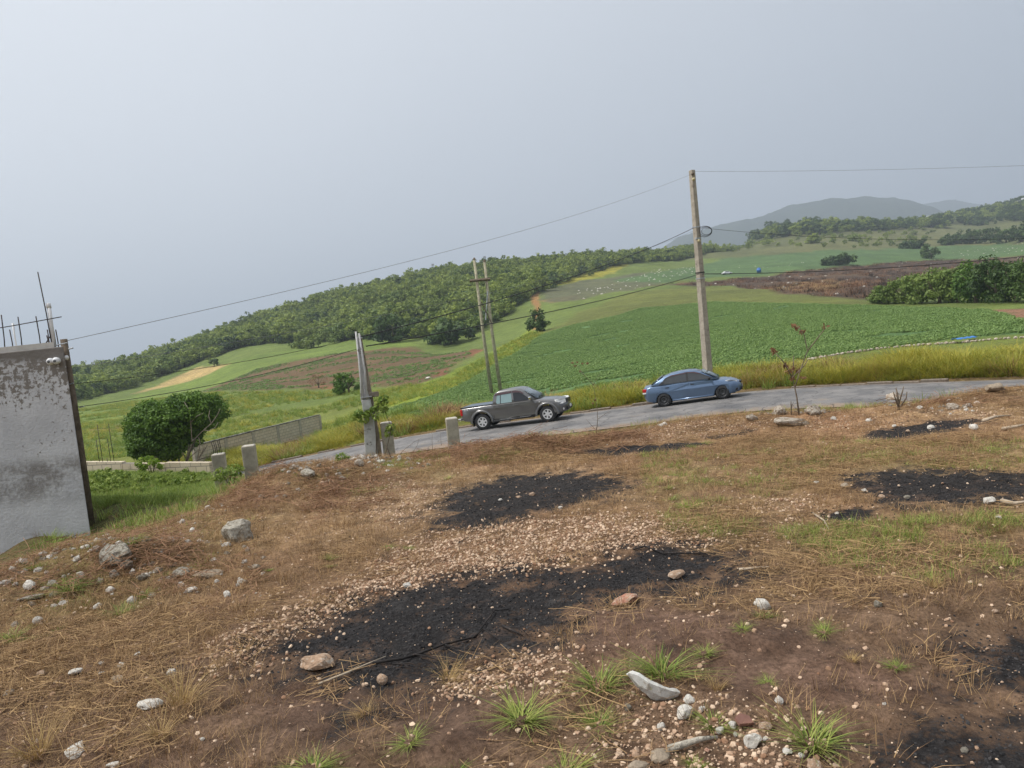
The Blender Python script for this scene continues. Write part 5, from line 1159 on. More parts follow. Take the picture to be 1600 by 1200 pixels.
cab = [(-1.00, 1.10), (-0.93, 1.50), (-0.84, 1.66), (-0.66, 1.735), (-0.2, 1.765), (0.22, 1.755), (0.42, 1.70), (0.60, 1.60), (1.26, 1.10)]
def wc(x, y, z, f): k = (z - 1.10) / 0.65; return x - 0.10 * abs(f) ** 3 * max(0, x - 0.3), y * (1 - 0.20 * k), z - 0.035 * abs(f) ** 3 * k
loft(cab, 0.865, [(1.0, 0.03), (0.97, 0.0), (0.7, 0.0), (0.35, 0.0)], wc).build('cab', M['truck_paint'], pk, True)
ycab = lambda x, z: 0.865 * (1 - 0.20 * (z - 1.10) / 0.65); ybody = lambda x, z: HW * (1 - 0.05 * max(0, z - 0.85) / 0.3)
for s in (-1, 1):
    doors = [('door', [(-0.92, 0.47), (-0.95, 0.62), (-0.97, 1.09), (0.02, 1.09), (0.02, 0.45), (-0.75, 0.45)]), ('door', [(0.05, 0.45), (0.05, 1.09), (1.03, 1.085), (1.09, 0.80), (1.04, 0.45)])]
    for k, (nm, pl) in enumerate(doors):
        d_ = panel(pl, ybody, 0.006, s).build(nm, M['truck_paint'], pk)
        hx = (-0.78, 0.18)[k]; MB().box((hx, s * (ybody(0, 0.98) + 0.025), 0.985), (0.17, 0.03, 0.035)).build('handle', M['truck_paint'], d_, bevel=0.008)
    panel([(-0.97, 1.12), (-0.90, 1.50), (-0.82, 1.63), (-0.64, 1.66), (0.20, 1.665), (0.42, 1.60), (1.10, 1.12)], ycab, -0.002, s).build('window_frame', M['truck_paint'], pk)
    panel([(-0.76, 1.145), (-0.80, 1.22), (-0.74, 1.52), (-0.03, 1.545), (-0.02, 1.145)], ycab, 0.003, s).build('rear_window', M['glass_pale'], pk)
    panel([(-0.60, 1.145), (-0.58, 1.53), (-0.545, 1.53), (-0.565, 1.145)], ycab, 0.006, s).build('window_divider', M['black_plastic'], pk)
    panel([(0.07, 1.145), (0.06, 1.545), (0.36, 1.54), (0.52, 1.46), (0.86, 1.19), (0.84, 1.145)], ycab, 0.003, s).build('front_window', M['glass_dark'], pk)  # open window: this dark pane stands in for the shaded cab interior
    panel([(-0.86, 1.52), (-0.80, 1.60), (-0.70, 1.635), (-0.02, 1.65), (-0.02, 1.57), (-0.70, 1.545)], ycab, 0.022, s).build('wind_visor', M['visor'], pk)
    panel([(0.02, 1.57), (0.02, 1.65), (0.22, 1.645), (0.44, 1.585), (0.60, 1.47), (0.54, 1.455), (0.38, 1.545)], ycab, 0.022, s).build('wind_visor', M['visor'], pk)
    for cx_ in (1.6, -1.6):  # arch flare
        mb = MB(); rin, rout = 0.47, 0.60; zc = 0.37 if cx_ > 0 else 0.39; vs = []
        aa = np.linspace(-0.05, math.pi + 0.05, 15)
        for a in aa:
            for rr, yy_ in ((rin, HW + 0.035), (rin + .045, HW + 0.045), (rout, HW - 0.005), (rin, HW - 0.05)): vs.append((cx_ + rr * math.cos(a), s * yy_, zc + rr * math.sin(a)))
        mb.add(vs, [(4 * i + k, 4 * i + 4 + k, 4 * i + 4 + (k + 1) % 4, 4 * i + (k + 1) % 4) for i in range(14) for k in range(4)]); mb.build('wheel_flare', M['truck_paint'], pk, True)
        wheel(pk, cx_, s * 0.77, 0.385, 0.25, s, 'alloy', 0.235)
    MB().tube([(-1.0, s * 0.95, 0.36), (1.0, s * 0.95, 0.37)], 0.045, 8).build('side_step', M['black_plastic'], pk, True)
    MB().box((0.55, s * 0.955, 0.412), (0.5, 0.06, 0.012)).build('step_plate', M['galv'], pk); MB().box((-0.45, s * 0.955, 0.412), (0.5, 0.06, 0.012)).build('step_plate', M['galv'], pk)
    mb = MB(); mb.box((0.90, s * 0.985, 1.22), (0.11, 0.20, 0.17)); mr_ = mb.build('mirror', M['chrome'], pk, bevel=0.045); MB().box((0.90, s * 0.87, 1.16), (0.06, 0.12, 0.05)).build('mirror_arm', M['black_plastic'], mr_)
    MB().box((-2.585, s * 0.835, 0.93), (0.13, 0.13, 0.30)).build('tail_lamp', M['red_lamp'], pk, bevel=0.03)
    mb = MB(); mb.add([(x, s * y, z) for x, y, z in ((2.46, 0.44, 0.80), (2.44, 0.46, 0.95), (2.30, 0.72, 0.995), (2.10, 0.872, 0.99), (2.06, 0.885, 0.90), (2.22, 0.86, 0.80), (2.36, 0.74, 0.77))] + [(x - 0.12, s * (y - 0.05), z) for x, y, z in ((2.46, 0.44, 0.80), (2.44, 0.46, 0.95), (2.30, 0.72, 0.995), (2.10, 0.872, 0.99), (2.06, 0.885, 0.90), (2.22, 0.86, 0.80), (2.36, 0.74, 0.77))], [tuple(range(7)), tuple(range(7, 14))[::-1]] + [(i, 7 + i, 7 + (i + 1) % 7, (i + 1) % 7) for i in range(7)]); mb.build('headlight', M['clear_lamp'], pk, bevel=0.01)
    MB().lathe([(0.0, 0.03), (0.05, 0.02), (0.055, -0.03)], 14, 'z', (0, 0, 0)).build('fog_lamp', M['clear_lamp'], pk, loc=(2.36, s * 0.70, 0.52)).rotation_euler = (0, R(80), 0)
    MB().box((-2.07, s * 0.78, 0.36), (0.02, 0.26, 0.30)).build('mud_flap', M['black_plastic'], pk)
    MB().box((1.30, s * (ybody(0, 1) + 0.004), 0.99), (0.06, 0.012, 0.03)).build('side_marker', M['clear_lamp'], pk)
    fc = bpy.data.curves.new('side_decal', 'FONT'); fc.body = '4X4'; fc.size = 0.13; fc.extrude = 0.002; fc.materials.append(M['white_decal']); fo = bpy.data.objects.new('decal_text', fc); COL.objects.link(fo); bpy.context.view_layer.update(); fm = bpy.data.meshes.new_from_object(fo.evaluated_get(bpy.context.evaluated_depsgraph_get())); bpy.data.objects.remove(fo); fo = link('side_decal', fm, M['white_decal'], pk); fo.location = (-2.45 if s < 0 else -2.16, s * (ybody(0, 1.0) + 0.004), 0.985); fo.rotation_euler = (R(90), 0, 0 if s < 0 else R(180))
# windscreen, rear glass, bed cover, dark strip for the gap's shade, grille, bumpers
def sheet(c4, th, nm, mat, parent, bow=0.0):
    mb = MB(); n = 8; a, b, c_, d_ = [np.array(q_, float) for q_ in c4]; nr = unit(np.cross(b - a, d_ - a)); vs = []
    for i in range(n + 1):
        for j in range(2):
            s_ = i / n; p_ = (a * (1 - s_) + b * s_) * (1 - j) + (d_ * (1 - s_) + c_ * s_) * j; vs.append(p_ + nr * bow * (1 - (2 * s_ - 1) ** 2))
    mb.add(vs, [(2 * i, 2 * i + 2, 2 * i + 3, 2 * i + 1) for i in range(n)]); o = mb.build(nm, mat, parent, True); md = o.modifiers.new('thick', 'SOLIDIFY'); md.thickness = th; md.offset = 0; return o
sheet([(1.19, -0.76, 1.155), (1.19, 0.76, 1.155), (0.60, 0.64, 1.60), (0.60, -0.64, 1.60)], 0.012, 'windscreen', M['glass_front'], pk, 0.055)
sheet([(-0.985, 0.70, 1.20), (-0.985, -0.70, 1.20), (-0.93, -0.60, 1.56), (-0.93, 0.60, 1.56)], 0.02, 'back_window', M['glass_dark'], pk, 0.0)
for y in (-0.3, 0.2): MB().tube([(1.215, y, 1.15), (1.10, y - 0.12, 1.255), (0.90, y - 0.36, 1.42)], 0.012, 5).build('wiper', M['black_plastic'], pk)
MB().box((-1.83, 0, 1.150), (1.56, 1.62, 0.035)).build('bed_cover', M['cover'], pk, bevel=0.015)
MB().box((-1.83, -0.80, 1.142), (1.6, 0.05, 0.06)).build('bed_rail', M['black_plastic'], pk); MB().box((-1.83, 0.80, 1.142), (1.6, 0.05, 0.06)).build('bed_rail', M['black_plastic'], pk)
for s in (-1, 1): panel([(-1.02, 0.42), (-0.985, 0.62), (-1.025, 1.14), (-1.0, 1.14), (-0.962, 0.62), (-0.99, 0.42)], ybody, 0.003, s).build('bed_gap_shade', M['black_plastic'], pk)  # dark strip standing in for the shaded gap between cab and bed
MB().box((2.44, 0, 0.86), (0.09, 0.80, 0.20)).build('grille', M['black_plastic'], pk, bevel=0.02)
for y in (-0.14, 0.14): MB().box((2.49, y, 0.86), (0.04, 0.05, 0.21), 0).build('grille_bar', M['chrome'], pk)
MB().box((2.46, 0, 0.52), (0.12, 1.0, 0.15)).build('air_intake', M['black_plastic'], pk, bevel=0.02); MB().box((2.535, 0.0, 0.60), (0.015, 0.34, 0.12)).build('number_plate', M['white_decal'], pk)
mb = MB(); mb.box((-2.74, 0, 0.60), (0.16, 1.70, 0.12)); mb.build('rear_bumper', M['chrome'], pk, bevel=0.03)
MB().box((0, 0, 0.42), (4.3, 1.2, 0.14)).build('chassis', M['black_plastic'], pk)
for x, y, z in ((0.42, 0.36, 1.24), (0.42, -0.36, 1.24)):
    pass
place_vehicle(pk, dist_at(P(808, 640, 36)[0] + 0.65) , 1.85); pk.scale = (0.965,) * 3

# ---- sedan
sd_o = empty('sedan_car', (0, 0, 0), 0, 'steel blue four door sedan in front of the concrete pole', 'car')
HS = 0.835
body = [(-2.10, 0.30), (-2.17, 0.45), (-2.20, 0.66), (-2.16, 0.90), (-2.08, 0.985), (-1.80, 1.015), (-1.50, 1.0), (-0.5, 0.965), (0.5, 0.94), (1.05, 0.93), (1.45, 0.885), (1.80, 0.80), (2.00, 0.70), (2.09, 0.58), (2.11, 0.40), (2.06, 0.24), (1.75, 0.20)] + arch(1.275, 0.26, 0.345) + [(0.85, 0.20), (-0.85, 0.20)] + arch(-1.275, 0.26, 0.345) + [(-1.75, 0.24)]
def ws(x, y, z, f):
    a = abs(f); x2 = x - (0.42 * a ** 3 * (x - 1.4) / 0.7 if x > 1.4 else 0) + (0.22 * a ** 4 * (-1.6 - x) / 0.6 if x < -1.6 else 0); z2 = z - (0.07 * a ** 2.5 if (z > 0.78 and (x > 0.9 or x < -1.5)) else 0); y2 = y * (1 - 0.06 * max(0, z - 0.62) / 0.35 - 0.04 * max(0, 0.45 - z) / 0.25); return x2, y2, z2
loft(body, HS, [(1.0, 0.05), (0.985, 0.018), (0.95, 0.0), (0.8, 0.0), (0.5, 0.0), (0.15, 0.0)], ws).build('body', M['sedan_paint'], sd_o, True)
cab = [(-1.82, 0.98), (-1.50, 1.18), (-1.20, 1.33), (-0.85, 1.425), (-0.45, 1.465), (0.0, 1.465), (0.25, 1.425), (0.48, 1.34), (1.22, 0.92)]
def wcs(x, y, z, f): k = max(0, (z - 0.95)) / 0.5; return x - 0.14 * abs(f) ** 3 * max(0, x - 0.2) + 0.1 * abs(f) ** 3 * max(0, -1.0 - x), y * (1 - 0.24 * k), z - 0.04 * abs(f) ** 3 * k
loft(cab, 0.795, [(1.0, 0.03), (0.97, 0.0), (0.7, 0.0), (0.35, 0.0)], wcs).build('cabin', M['sedan_paint'], sd_o, True)
yc = lambda x, z: 0.795 * (1 - 0.24 * max(0, z - 0.95) / 0.5); yb = lambda x, z: HS * (1 - 0.06 * max(0, z - 0.62) / 0.35 - 0.04 * max(0, 0.45 - z) / 0.25)
for s in (-1, 1):
    for k, pl in enumerate([[(-0.86, 0.30), (-1.02, 0.66), (-1.32, 0.72), (-1.36, 0.90), (-0.08, 0.91), (-0.08, 0.26), (-0.82, 0.26)], [(-0.05, 0.26), (-0.05, 0.91), (0.92, 0.90), (0.96, 0.62), (0.86, 0.34), (0.84, 0.26)]]):
        d_ = panel(pl, yb, 0.005, s).build('door', M['sedan_paint'], sd_o); MB().box(((-1.12, -0.02)[k] + 0.06, s * (yb(0, 0.83) + 0.022), 0.835), (0.17, 0.028, 0.034)).build('handle', M['black_plastic'], d_, bevel=0.008)
    panel([(-1.42, 0.985), (-1.10, 1.25), (-0.85, 1.345), (-0.12, 1.395), (0.18, 1.365), (0.42, 1.275), (0.98, 0.975)], yc, 0.003, s).build('window_trim', M['black_plastic'], sd_o)
    panel([(-1.33, 1.005), (-1.22, 1.10), (-1.20, 1.005)], yc, 0.007, s).build('quarter_window', M['glass_dark'], sd_o)
    panel([(-1.17, 1.005), (-1.16, 1.14), (-1.02, 1.25), (-0.85, 1.31), (-0.20, 1.36), (-0.18, 1.0)], yc, 0.007, s).build('rear_window', M['glass_side'], sd_o)
    panel([(-0.08, 1.0), (-0.10, 1.36), (0.16, 1.335), (0.38, 1.25), (0.86, 0.99)], yc, 0.007, s).build('front_window', M['glass_side'], sd_o)
    panel([(-1.08, 1.265), (-0.85, 1.345), (-0.15, 1.395), (-0.15, 1.345), (-0.85, 1.295)], yc, 0.020, s).build('wind_visor', M['visor'], sd_o)
    panel([(-0.12, 1.345), (-0.12, 1.395), (0.18, 1.365), (0.42, 1.27), (0.38, 1.24), (0.16, 1.32)], yc, 0.020, s).build('wind_visor', M['visor'], sd_o)
    for cx_ in (1.275, -1.275): wheel(sd_o, cx_, s * 0.725, 0.30, 0.19, s, 'steel', 0.19)
    for cx_ in (1.275, -1.275):
        mb = MB(); mb.lathe([(0.0, 0), (0.34, 0)], 24, 'y', (cx_, s * 0.60, 0.28)); mb.build('wheel_well', M['black_plastic'], sd_o)
    mr_ = MB().box((0.80, s * 0.90, 1.0), (0.10, 0.18, 0.12)).build('mirror', M['black_plastic'], sd_o, bevel=0.035)
    MB().box((-2.075, s * 0.66, 0.81), (0.20, 0.20, 0.15)).build('tail_lamp', M['red_lamp'], sd_o, bevel=0.03); MB().box((-2.085, s * 0.67, 0.70), (0.19, 0.19, 0.07)).build('reverse_lamp', M['clear_lamp'], sd_o, bevel=0.02)
    hl = [(1.97, 0.46, 0.60), (1.93, 0.50, 0.715), (1.66, 0.745, 0.80), (1.46, 0.80, 0.80), (1.50, 0.815, 0.72), (1.72, 0.775, 0.615)]
    mb = MB(); mb.add([(x, s * y, z) for x, y, z in hl] + [(x - 0.12, s * (y - 0.08), z) for x, y, z in hl], [tuple(range(6)), tuple(range(6, 12))[::-1]] + [(i, 6 + i, 6 + (i + 1) % 6, (i + 1) % 6) for i in range(6)]); mb.build('headlight', M['clear_lamp'], sd_o, bevel=0.01)
    MB().box((1.86, s * 0.62, 0.36), (0.14, 0.16, 0.09)).build('fog_lamp_recess', M['black_plastic'], sd_o, bevel=0.02)
    MB().tube([(0.9, s * 0.80, 0.24), (-0.9, s * 0.80, 0.24)], 0.045, 8).build('sill', M['sedan_paint'], sd_o, True)
sheet([(1.17, -0.66, 0.955), (1.17, 0.66, 0.955), (0.50, 0.58, 1.335), (0.50, -0.58, 1.335)], 0.014, 'windscreen', M['glass_front'], sd_o, 0.07)
sheet([(-1.76, 0.62, 1.02), (-1.76, -0.62, 1.02), (-1.22, -0.54, 1.325), (-1.22, 0.54, 1.325)], 0.02, 'back_window', M['glass_dark'], sd_o, 0.05)
MB().box((2.05, 0, 0.62), (0.10, 0.55, 0.10)).build('grille', M['black_plastic'], sd_o, bevel=0.02); MB().box((2.07, 0, 0.35), (0.10, 0.85, 0.13)).build('air_intake', M['black_plastic'], sd_o, bevel=0.02)
MB().box((2.125, 0, 0.47), (0.012, 0.32, 0.11)).build('number_plate', M['white_decal'], sd_o); MB().box((-2.205, 0, 0.72), (0.012, 0.34, 0.12)).build('number_plate', M['white_decal'], sd_o)
for y in (-0.25, 0.2): MB().tube([(1.20, y, 0.96), (1.0, y - 0.15, 1.085), (0.8, y - 0.3, 1.195)], 0.01, 5).build('wiper', M['black_plastic'], sd_o)
MB().tube([(0.2, 0.0, 1.43), (-0.1, 0, 1.52)], 0.006, 5).build('aerial', M['black_plastic'], sd_o)
MB().box((0, 0, 0.24), (3.6, 1.2, 0.1)).build('floor_pan', M['black_plastic'], sd_o)
place_vehicle(sd_o, dist_at(P(1086, 615, 33.3)[0] + 0.40), 1.6); sd_o.scale = (0.96,) * 3

# ---- tiny parked car and blue drum at the far burnt field
q_ = G(1136, 429); fc_ = empty('parked_car', (q_[0], q_[1], q_[2]), 0.2, 'tiny white car parked at the edge of the far burnt field', 'car')
loft([(-2.1, .3), (-2.15, .9), (-1.5, .95), (1.1, .9), (2.0, .75), (2.1, .3)], 0.83, [(1.0, .05), (0.95, 0)], None).build('body', M['white_decal'], fc_, True)
loft([(-1.7, .9), (-1.1, 1.4), (0.3, 1.42), (1.1, .9)], 0.74, [(1.0, .04), (.95, 0)], lambda x, y, z, f: (x, y * (1 - .2 * (z - .9) / .5), z)).build('cabin', M['white_decal'], fc_, True)
for s in (-1, 1):
    panel([(-1.35, .97), (-1.0, 1.3), (.25, 1.32), (.85, .97)], lambda x, z: 0.74 * (1 - .2 * (z - .9) / .5), 0.01, s).build('side_window', M['glass_dark'], fc_)
    for x in (-1.3, 1.3): MB().lathe([(0, -.1), (.3, -.1), (.3, .1), (0, .1)], 14, 'y', (x, s * .74, .3)).build('wheel', M['rubber'], fc_)
q_ = G(1186, 426); bb = MB(); bb.lathe([(0, 0), (.85, 0), (.9, .9), (.95, .95), (.9, 1.0), (.8, 1.7), (.35, 1.95), (.35, 2.05), (0, 2.05)], 18, 'z'); o = bb.build('water_tank', simple('blue_tank', (0.05, 0.16, 0.45), 0.5, 0.1, 4, 0), None, True, loc=q_); meta(o, 'small blue tank standing beyond the burnt field', 'tank')

# ------------------------------------------------------------------ the yard: what lies on it one by one
def on_yard(x, y): return G(x, y)
def rock(x, y, w, label, mat='limestone', flat=0.65, seed=1, name='stone', group='loose stones in the yard', sub=2, sx=1.0, sy=0.8, rough=0.3, cat='stone', rz=None):
    p_ = G(x, y + w * 0.22); s = w / 1200 * p_[1]; me = stamp(rock_mesh(name, seed, sub, rough, flat), M[mat]); o = link(name, me, None, None, (p_[0], p_[1], p_[2] + s * flat * 0.30))
    o.scale = (s * sx, s * sy, s); o.rotation_euler = (random.uniform(-.15, .15), random.uniform(-.15, .15), random.uniform(0, 6.28) if rz is None else rz); return meta(o, label, cat, group)
M['brick_red'] = simple('fired_clay', (0.36, 0.17, 0.11), 0.9, 0.3, 10, 0.5, 40, 0.01, col2=(0.46, 0.34, 0.25), thr=(0.44, 0.6))
M['brown_tile'] = simple('brown_tile', (0.20, 0.10, 0.075), 0.8, 0.15, 8, 0.3, 40, 0.006)
M['dusty_stone'] = simple('dusty_stone', (0.30, 0.24, 0.175), 0.95, 0.2, 9, 0.4, 40, 0.01)
M['soot_wood'] = simple('charred_wood', (0.020, 0.017, 0.016), 0.9, 0.4, 10, 0.5, 60, 0.006, col2=(0.075, 0.055, 0.042), thr=(0.55, 0.7))
M['dry_wood'] = simple('bleached_wood', (0.42, 0.34, 0.25), 0.9, 0.25, 10, 0.4, 60, 0.006)
rock(375, 832, 54, 'large round grey boulder in dry grass at the left', 'grey_stone', 0.78, 1, 'boulder', sub=3, rough=0.35, cat='boulder')
rock(46, 914, 24, 'white stone resting on a dark hollow slab at the far left', 'limestone', 0.7, 2, sx=1.15)
rock(50, 928, 40, 'flat grey slab leaning over a dark hollow at the far left', 'grey_stone', 0.22, 3, 'slab', sx=1.2, sy=.6, cat='slab', rz=0.4)
rock(9, 909, 16, 'white stone cut by the left picture edge', seed=4)
rock(25, 913, 12, 'small white stone between the edge stone and the hollow slab', seed=5)
rock(60, 971, 17, 'pointed white stone below the big left grass tuft', flat=0.95, seed=6)
rock(168, 838, 18, 'bright white stone on top of the left rubble heap', seed=7)
rock(128, 846, 15, 'pale stone near the foot of the grey building', seed=8)
rock(182, 868, 46, 'lumpy grey conglomerate block on the left rubble heap', 'grey_stone', 0.8, 9, 'rubble_block', sub=3, rough=0.6, cat='rubble')
rock(200, 882, 22, 'broken grey lump leaning on the conglomerate block', 'grey_stone', 0.7, 10, 'rubble_block', rough=0.5, cat='rubble')
rock(186, 849, 16, 'cream stone directly above the conglomerate block', seed=11)
rock(222, 901, 18, 'grey split stone right of the conglomerate block', 'grey_stone', 0.6, 12)
rock(172, 921, 18, 'white stone below the conglomerate block', seed=13)
rock(206, 938, 16, 'white stone at the edge of a green tuft on the left', flat=0.9, seed=14)
rock(285, 890, 34, 'half buried grey stone right of the left rubble heap', 'grey_stone', 0.4, 15, sx=1.2)
rock(325, 893, 40, 'wide half buried stone below the large boulder', 'dusty_stone', 0.35, 16, sx=1.3)
rock(300, 919, 22, 'flat white stone below the half buried stones', flat=0.4, seed=17)
rock(355, 929, 14, 'single white pointed stone on bare earth', flat=0.9, seed=18)
rock(235, 1096, 40, 'broad cream stone behind the golden straw tuft', flat=0.45, seed=19, sub=3)
rock(119, 1168, 38, 'long pale flat stone near the bottom left', flat=0.35, seed=20, sx=1.3)
rock(14, 1078, 24, 'flat white stone at the left edge in dry litter', flat=0.35, seed=21, sx=1.3)
rock(119, 1048, 20, 'white flat stone in the dry litter at the left', flat=0.45, seed=22, sx=1.2)
rock(158, 1036, 11, 'little white round stone in the dry litter', seed=23)
rock(158, 1051, 12, 'little flat stone below the white round one', flat=0.5, seed=24)
rock(190, 1039, 16, 'cream stone left of the yellowish round stone', seed=25)
rock(185, 1058, 24, 'brown flat stone in the dry litter', 'dusty_stone', 0.4, 26, sx=1.3)
rock(269, 1052, 18, 'yellowish round stone beside the golden straw tuft', 'limestone', 0.8, 27)
rock(64, 1053, 18, 'tan stone half hidden in dry litter at the left', 'tan_stone', 0.6, 28)
rock(215, 1021, 12, 'small bright stone on bare ground at the left', seed=29)
rock(178, 1192, 20, 'flat white stone at the bottom edge on the left', flat=0.35, seed=30, sx=1.3)
rock(316, 1154, 10, 'small white stone on sooty ground near the bottom', seed=31)
rock(500, 1030, 56, 'long tan stone at the left tip of the big burnt patch', 'tan_stone', 0.42, 32, sub=3, sx=1.15, sy=.6, rz=0.15)
rock(598, 1062, 22, 'tan upright stone on the lower edge of the big burnt patch', 'tan_stone', 0.9, 33)
rock(636, 913, 18, 'pale stone on gravel just above the big burnt patch', flat=0.55, seed=34)
rock(978, 933, 46, 'broken reddish brick at the right of the big burnt patch', 'brick_red', 0.42, 35, 'brick_piece', sub=3, sx=1.1, sy=.6, cat='brick', rz=0.1)
rock(1058, 895, 28, 'flat pinkish stone on the burnt tail right of the brick', 'tan_stone', 0.45, 36, sx=1.2)
rock(1192, 943, 28, 'bright white stone in grass right of the burnt patch', flat=0.7, seed=37, sub=3)
rock(1372, 945, 15, 'grey round stone alone on brown earth at the right', 'grey_stone', 0.9, 38)
rock(1415, 930, 11, 'tan pebble right of the grey round stone', 'tan_stone', 0.7, 39)
rock(1555, 955, 12, 'tan stone above the right burnt corner', 'tan_stone', 0.7, 40)
rock(1218, 1096, 17, 'white stone touching the big green tuft at bottom right', flat=0.9, seed=41)
rock(1382, 1099, 9, 'tiny bright white chip on dark earth at lower right', flat=0.5, seed=42)
rock(1507, 1171, 14, 'grey pebble on the lower right burnt ground', 'grey_stone', 0.6, 43)
rock(1077, 1092, 24, 'cream stone right below the broken plaster piece', flat=0.6, seed=44)
rock(1071, 1111, 32, 'grey white stone under the broken plaster piece', 'limestone', 0.6, 45, sub=3)
rock(1097, 1107, 14, 'small white stone right of the grey white one', seed=46)
rock(1033, 1136, 17, 'white cube shaped stone in the rubble at bottom centre', flat=0.9, seed=47)
rock(981, 1106, 15, 'grey stone left of the broken plaster piece', 'grey_stone', 0.9, 48)
rock(1176, 1157, 34, 'biggest white stone in the bottom rubble', flat=0.8, seed=49, sub=3)
rock(1197, 1154, 12, 'small white stone touching the biggest rubble stone', seed=50)
rock(1145, 1132, 17, 'white stone left of the brown tile shard', seed=51)
rock(1195, 1134, 26, 'tan stone right of the brown tile shard', 'tan_stone', 0.55, 52)
rock(1034, 1176, 42, 'dusty brown slab in the rubble at bottom centre', 'dusty_stone', 0.4, 53, 'slab', sx=1.0, sy=.9, cat='slab')
rock(999, 1194, 34, 'dusty cream stone at the bottom edge in the rubble', 'dusty_stone', 0.5, 54, sx=1.2)
rock(1272, 1196, 36, 'tan stone at the bottom edge below the big tuft', 'tan_stone', 0.6, 55)
rock(1125, 1140, 18, 'white stone half hidden by grass in the rubble', seed=56)
rock(1105, 1172, 12, 'orange brick chip in the bottom rubble', 'brick_red', 0.6, 57, 'brick_chip', cat='brick')
rock(1252, 1180, 14, 'small white stone near the bottom edge of the rubble', seed=58)
rock(1230, 1172, 18, 'pale flat stone between rubble and big tuft', flat=0.4, seed=59)
# crest
gC = 'rocks along the crest above the road'
rock(1397, 621, 34, 'undercut white boulder with twigs on the crest', 'crest_stone', 0.62, 60, 'boulder', gC, 3, cat='boulder')
rock(1272, 641, 30, 'pale speckled boulder on the crest beside the dry sapling', 'crest_stone', 0.62, 61, 'boulder', gC, 3, cat='boulder')
rock(1219, 642, 24, 'white lumpy rock left of the dry sapling', 'crest_stone', 0.65, 62, 'boulder', gC, 2, cat='boulder')
rock(1238, 653, 46, 'long low pale slab along the crest', 'crest_stone', 0.30, 63, 'slab', gC, 3, 1.3, .6, cat='slab', rz=0.1)
rock(1175, 652, 20, 'white rock on the rubble crest below the sedan', 'crest_stone', 0.6, 64, 'boulder', gC, cat='boulder')
rock(1553, 604, 36, 'pale mounded rock at the right end of the crest', 'dusty_stone', 0.5, 65, 'boulder', gC, 3, cat='boulder')
rock(1488, 634, 24, 'whitish rock pile stone on the right crest', 'crest_stone', 0.5, 66, 'boulder', gC, 3, cat='boulder')
rock(482, 737, 30, 'angular pale block on top of the left rubble mound', 'grey_stone', 0.5, 67, 'slab', gC, 2, 1.2, cat='slab')
rock(562, 722, 22, 'white stone on the mound in front of the service pole', 'crest_stone', 0.6, 68, 'stone', gC)
rock(505, 753, 14, 'long tan stone in the dry left mound', 'tan_stone', 0.5, 69, 'stone', gC)
rock(535, 747, 12, 'white stone on the slope of the left mound', 'crest_stone', 0.7, 70, 'stone', gC)
rock(408, 777, 12, 'white stone at the left foot of the dry mound', 'crest_stone', 0.8, 71, 'stone', gC)
rock(445, 776, 10, 'small white stone in the middle of the dry mound', 'crest_stone', 0.8, 72, 'stone', gC)
# right side, round the far burnt patches
gR = 'stones round the far burnt patches'
for k, (x, y, w, lb, mt) in enumerate([(1522, 667, 18, 'white stone at the right end of the narrow burnt strip', 'limestone'), (1455, 666, 15, 'pale stone inside the narrow burnt strip', 'limestone'), (1419, 673, 10, 'pinkish stone inside the narrow burnt strip', 'tan_stone'), (1397, 665, 9, 'small pale stone at the left of the narrow burnt strip', 'limestone'), (1545, 780, 24, 'whitish stone at the lower rim of the right burnt patch', 'limestone'), (1378, 775, 13, 'pinkish stone at the lower left of the right burnt patch', 'tan_stone'), (1417, 776, 12, 'grey stone at the bottom of the right burnt patch', 'grey_stone'), (1320, 758, 18, 'flat stone left of the right burnt patch', 'dusty_stone'), (1350, 765, 10, 'small pale stone at the left rim of the right burnt patch', 'limestone'), (1276, 753, 9, 'small white stone well left of the right burnt patch', 'limestone'), (1308, 801, 8, 'tiny white stone by the small burnt spot', 'limestone'), (810, 776, 9, 'pinkish stone in the middle burnt patch', 'tan_stone'), (832, 771, 12, 'larger tan stone in the middle burnt patch', 'tan_stone'), (782, 780, 8, 'pale stone left in the middle burnt patch', 'limestone'), (876, 793, 9, 'white stone just below the middle burnt patch', 'limestone'), (1560, 808, 12, 'pale flat stone at the right below the right burnt patch', 'limestone')]):
    rock(x, y, w, lb, mt, 0.55, 100 + k, 'stone', gR, 2)
# broken plaster piece: a curved shell
pb = G(1026, 1092); mb = MB(); vs = []; nu, nv = 9, 4; sc_ = 66 / 1200 * pb[1]
for i in range(nu + 1):
    t_ = i / nu; cx_ = -0.55 + 1.1 * t_; cz_ = 0.62 * (1 - t_) ** 1.6 + 0.10; hw_ = 0.10 + 0.20 * math.sin(math.pi * min(1, t_ * 1.05)) + 0.02 * math.sin(i * 2.7)
    for j in range(nv + 1):
        s_ = j / nv * 2 - 1; vs.append((cx_ + 0.03 * math.sin(j * 3 + i), s_ * hw_, cz_ - 0.30 * (1 - s_ * s_) * math.sin(math.pi * t_) + 0.02 * math.sin(i * 1.7 + j * 2)))
mb.add(vs, [(i * (nv + 1) + j, (i + 1) * (nv + 1) + j, (i + 1) * (nv + 1) + j + 1, i * (nv + 1) + j + 1) for i in range(nu) for j in range(nv)])
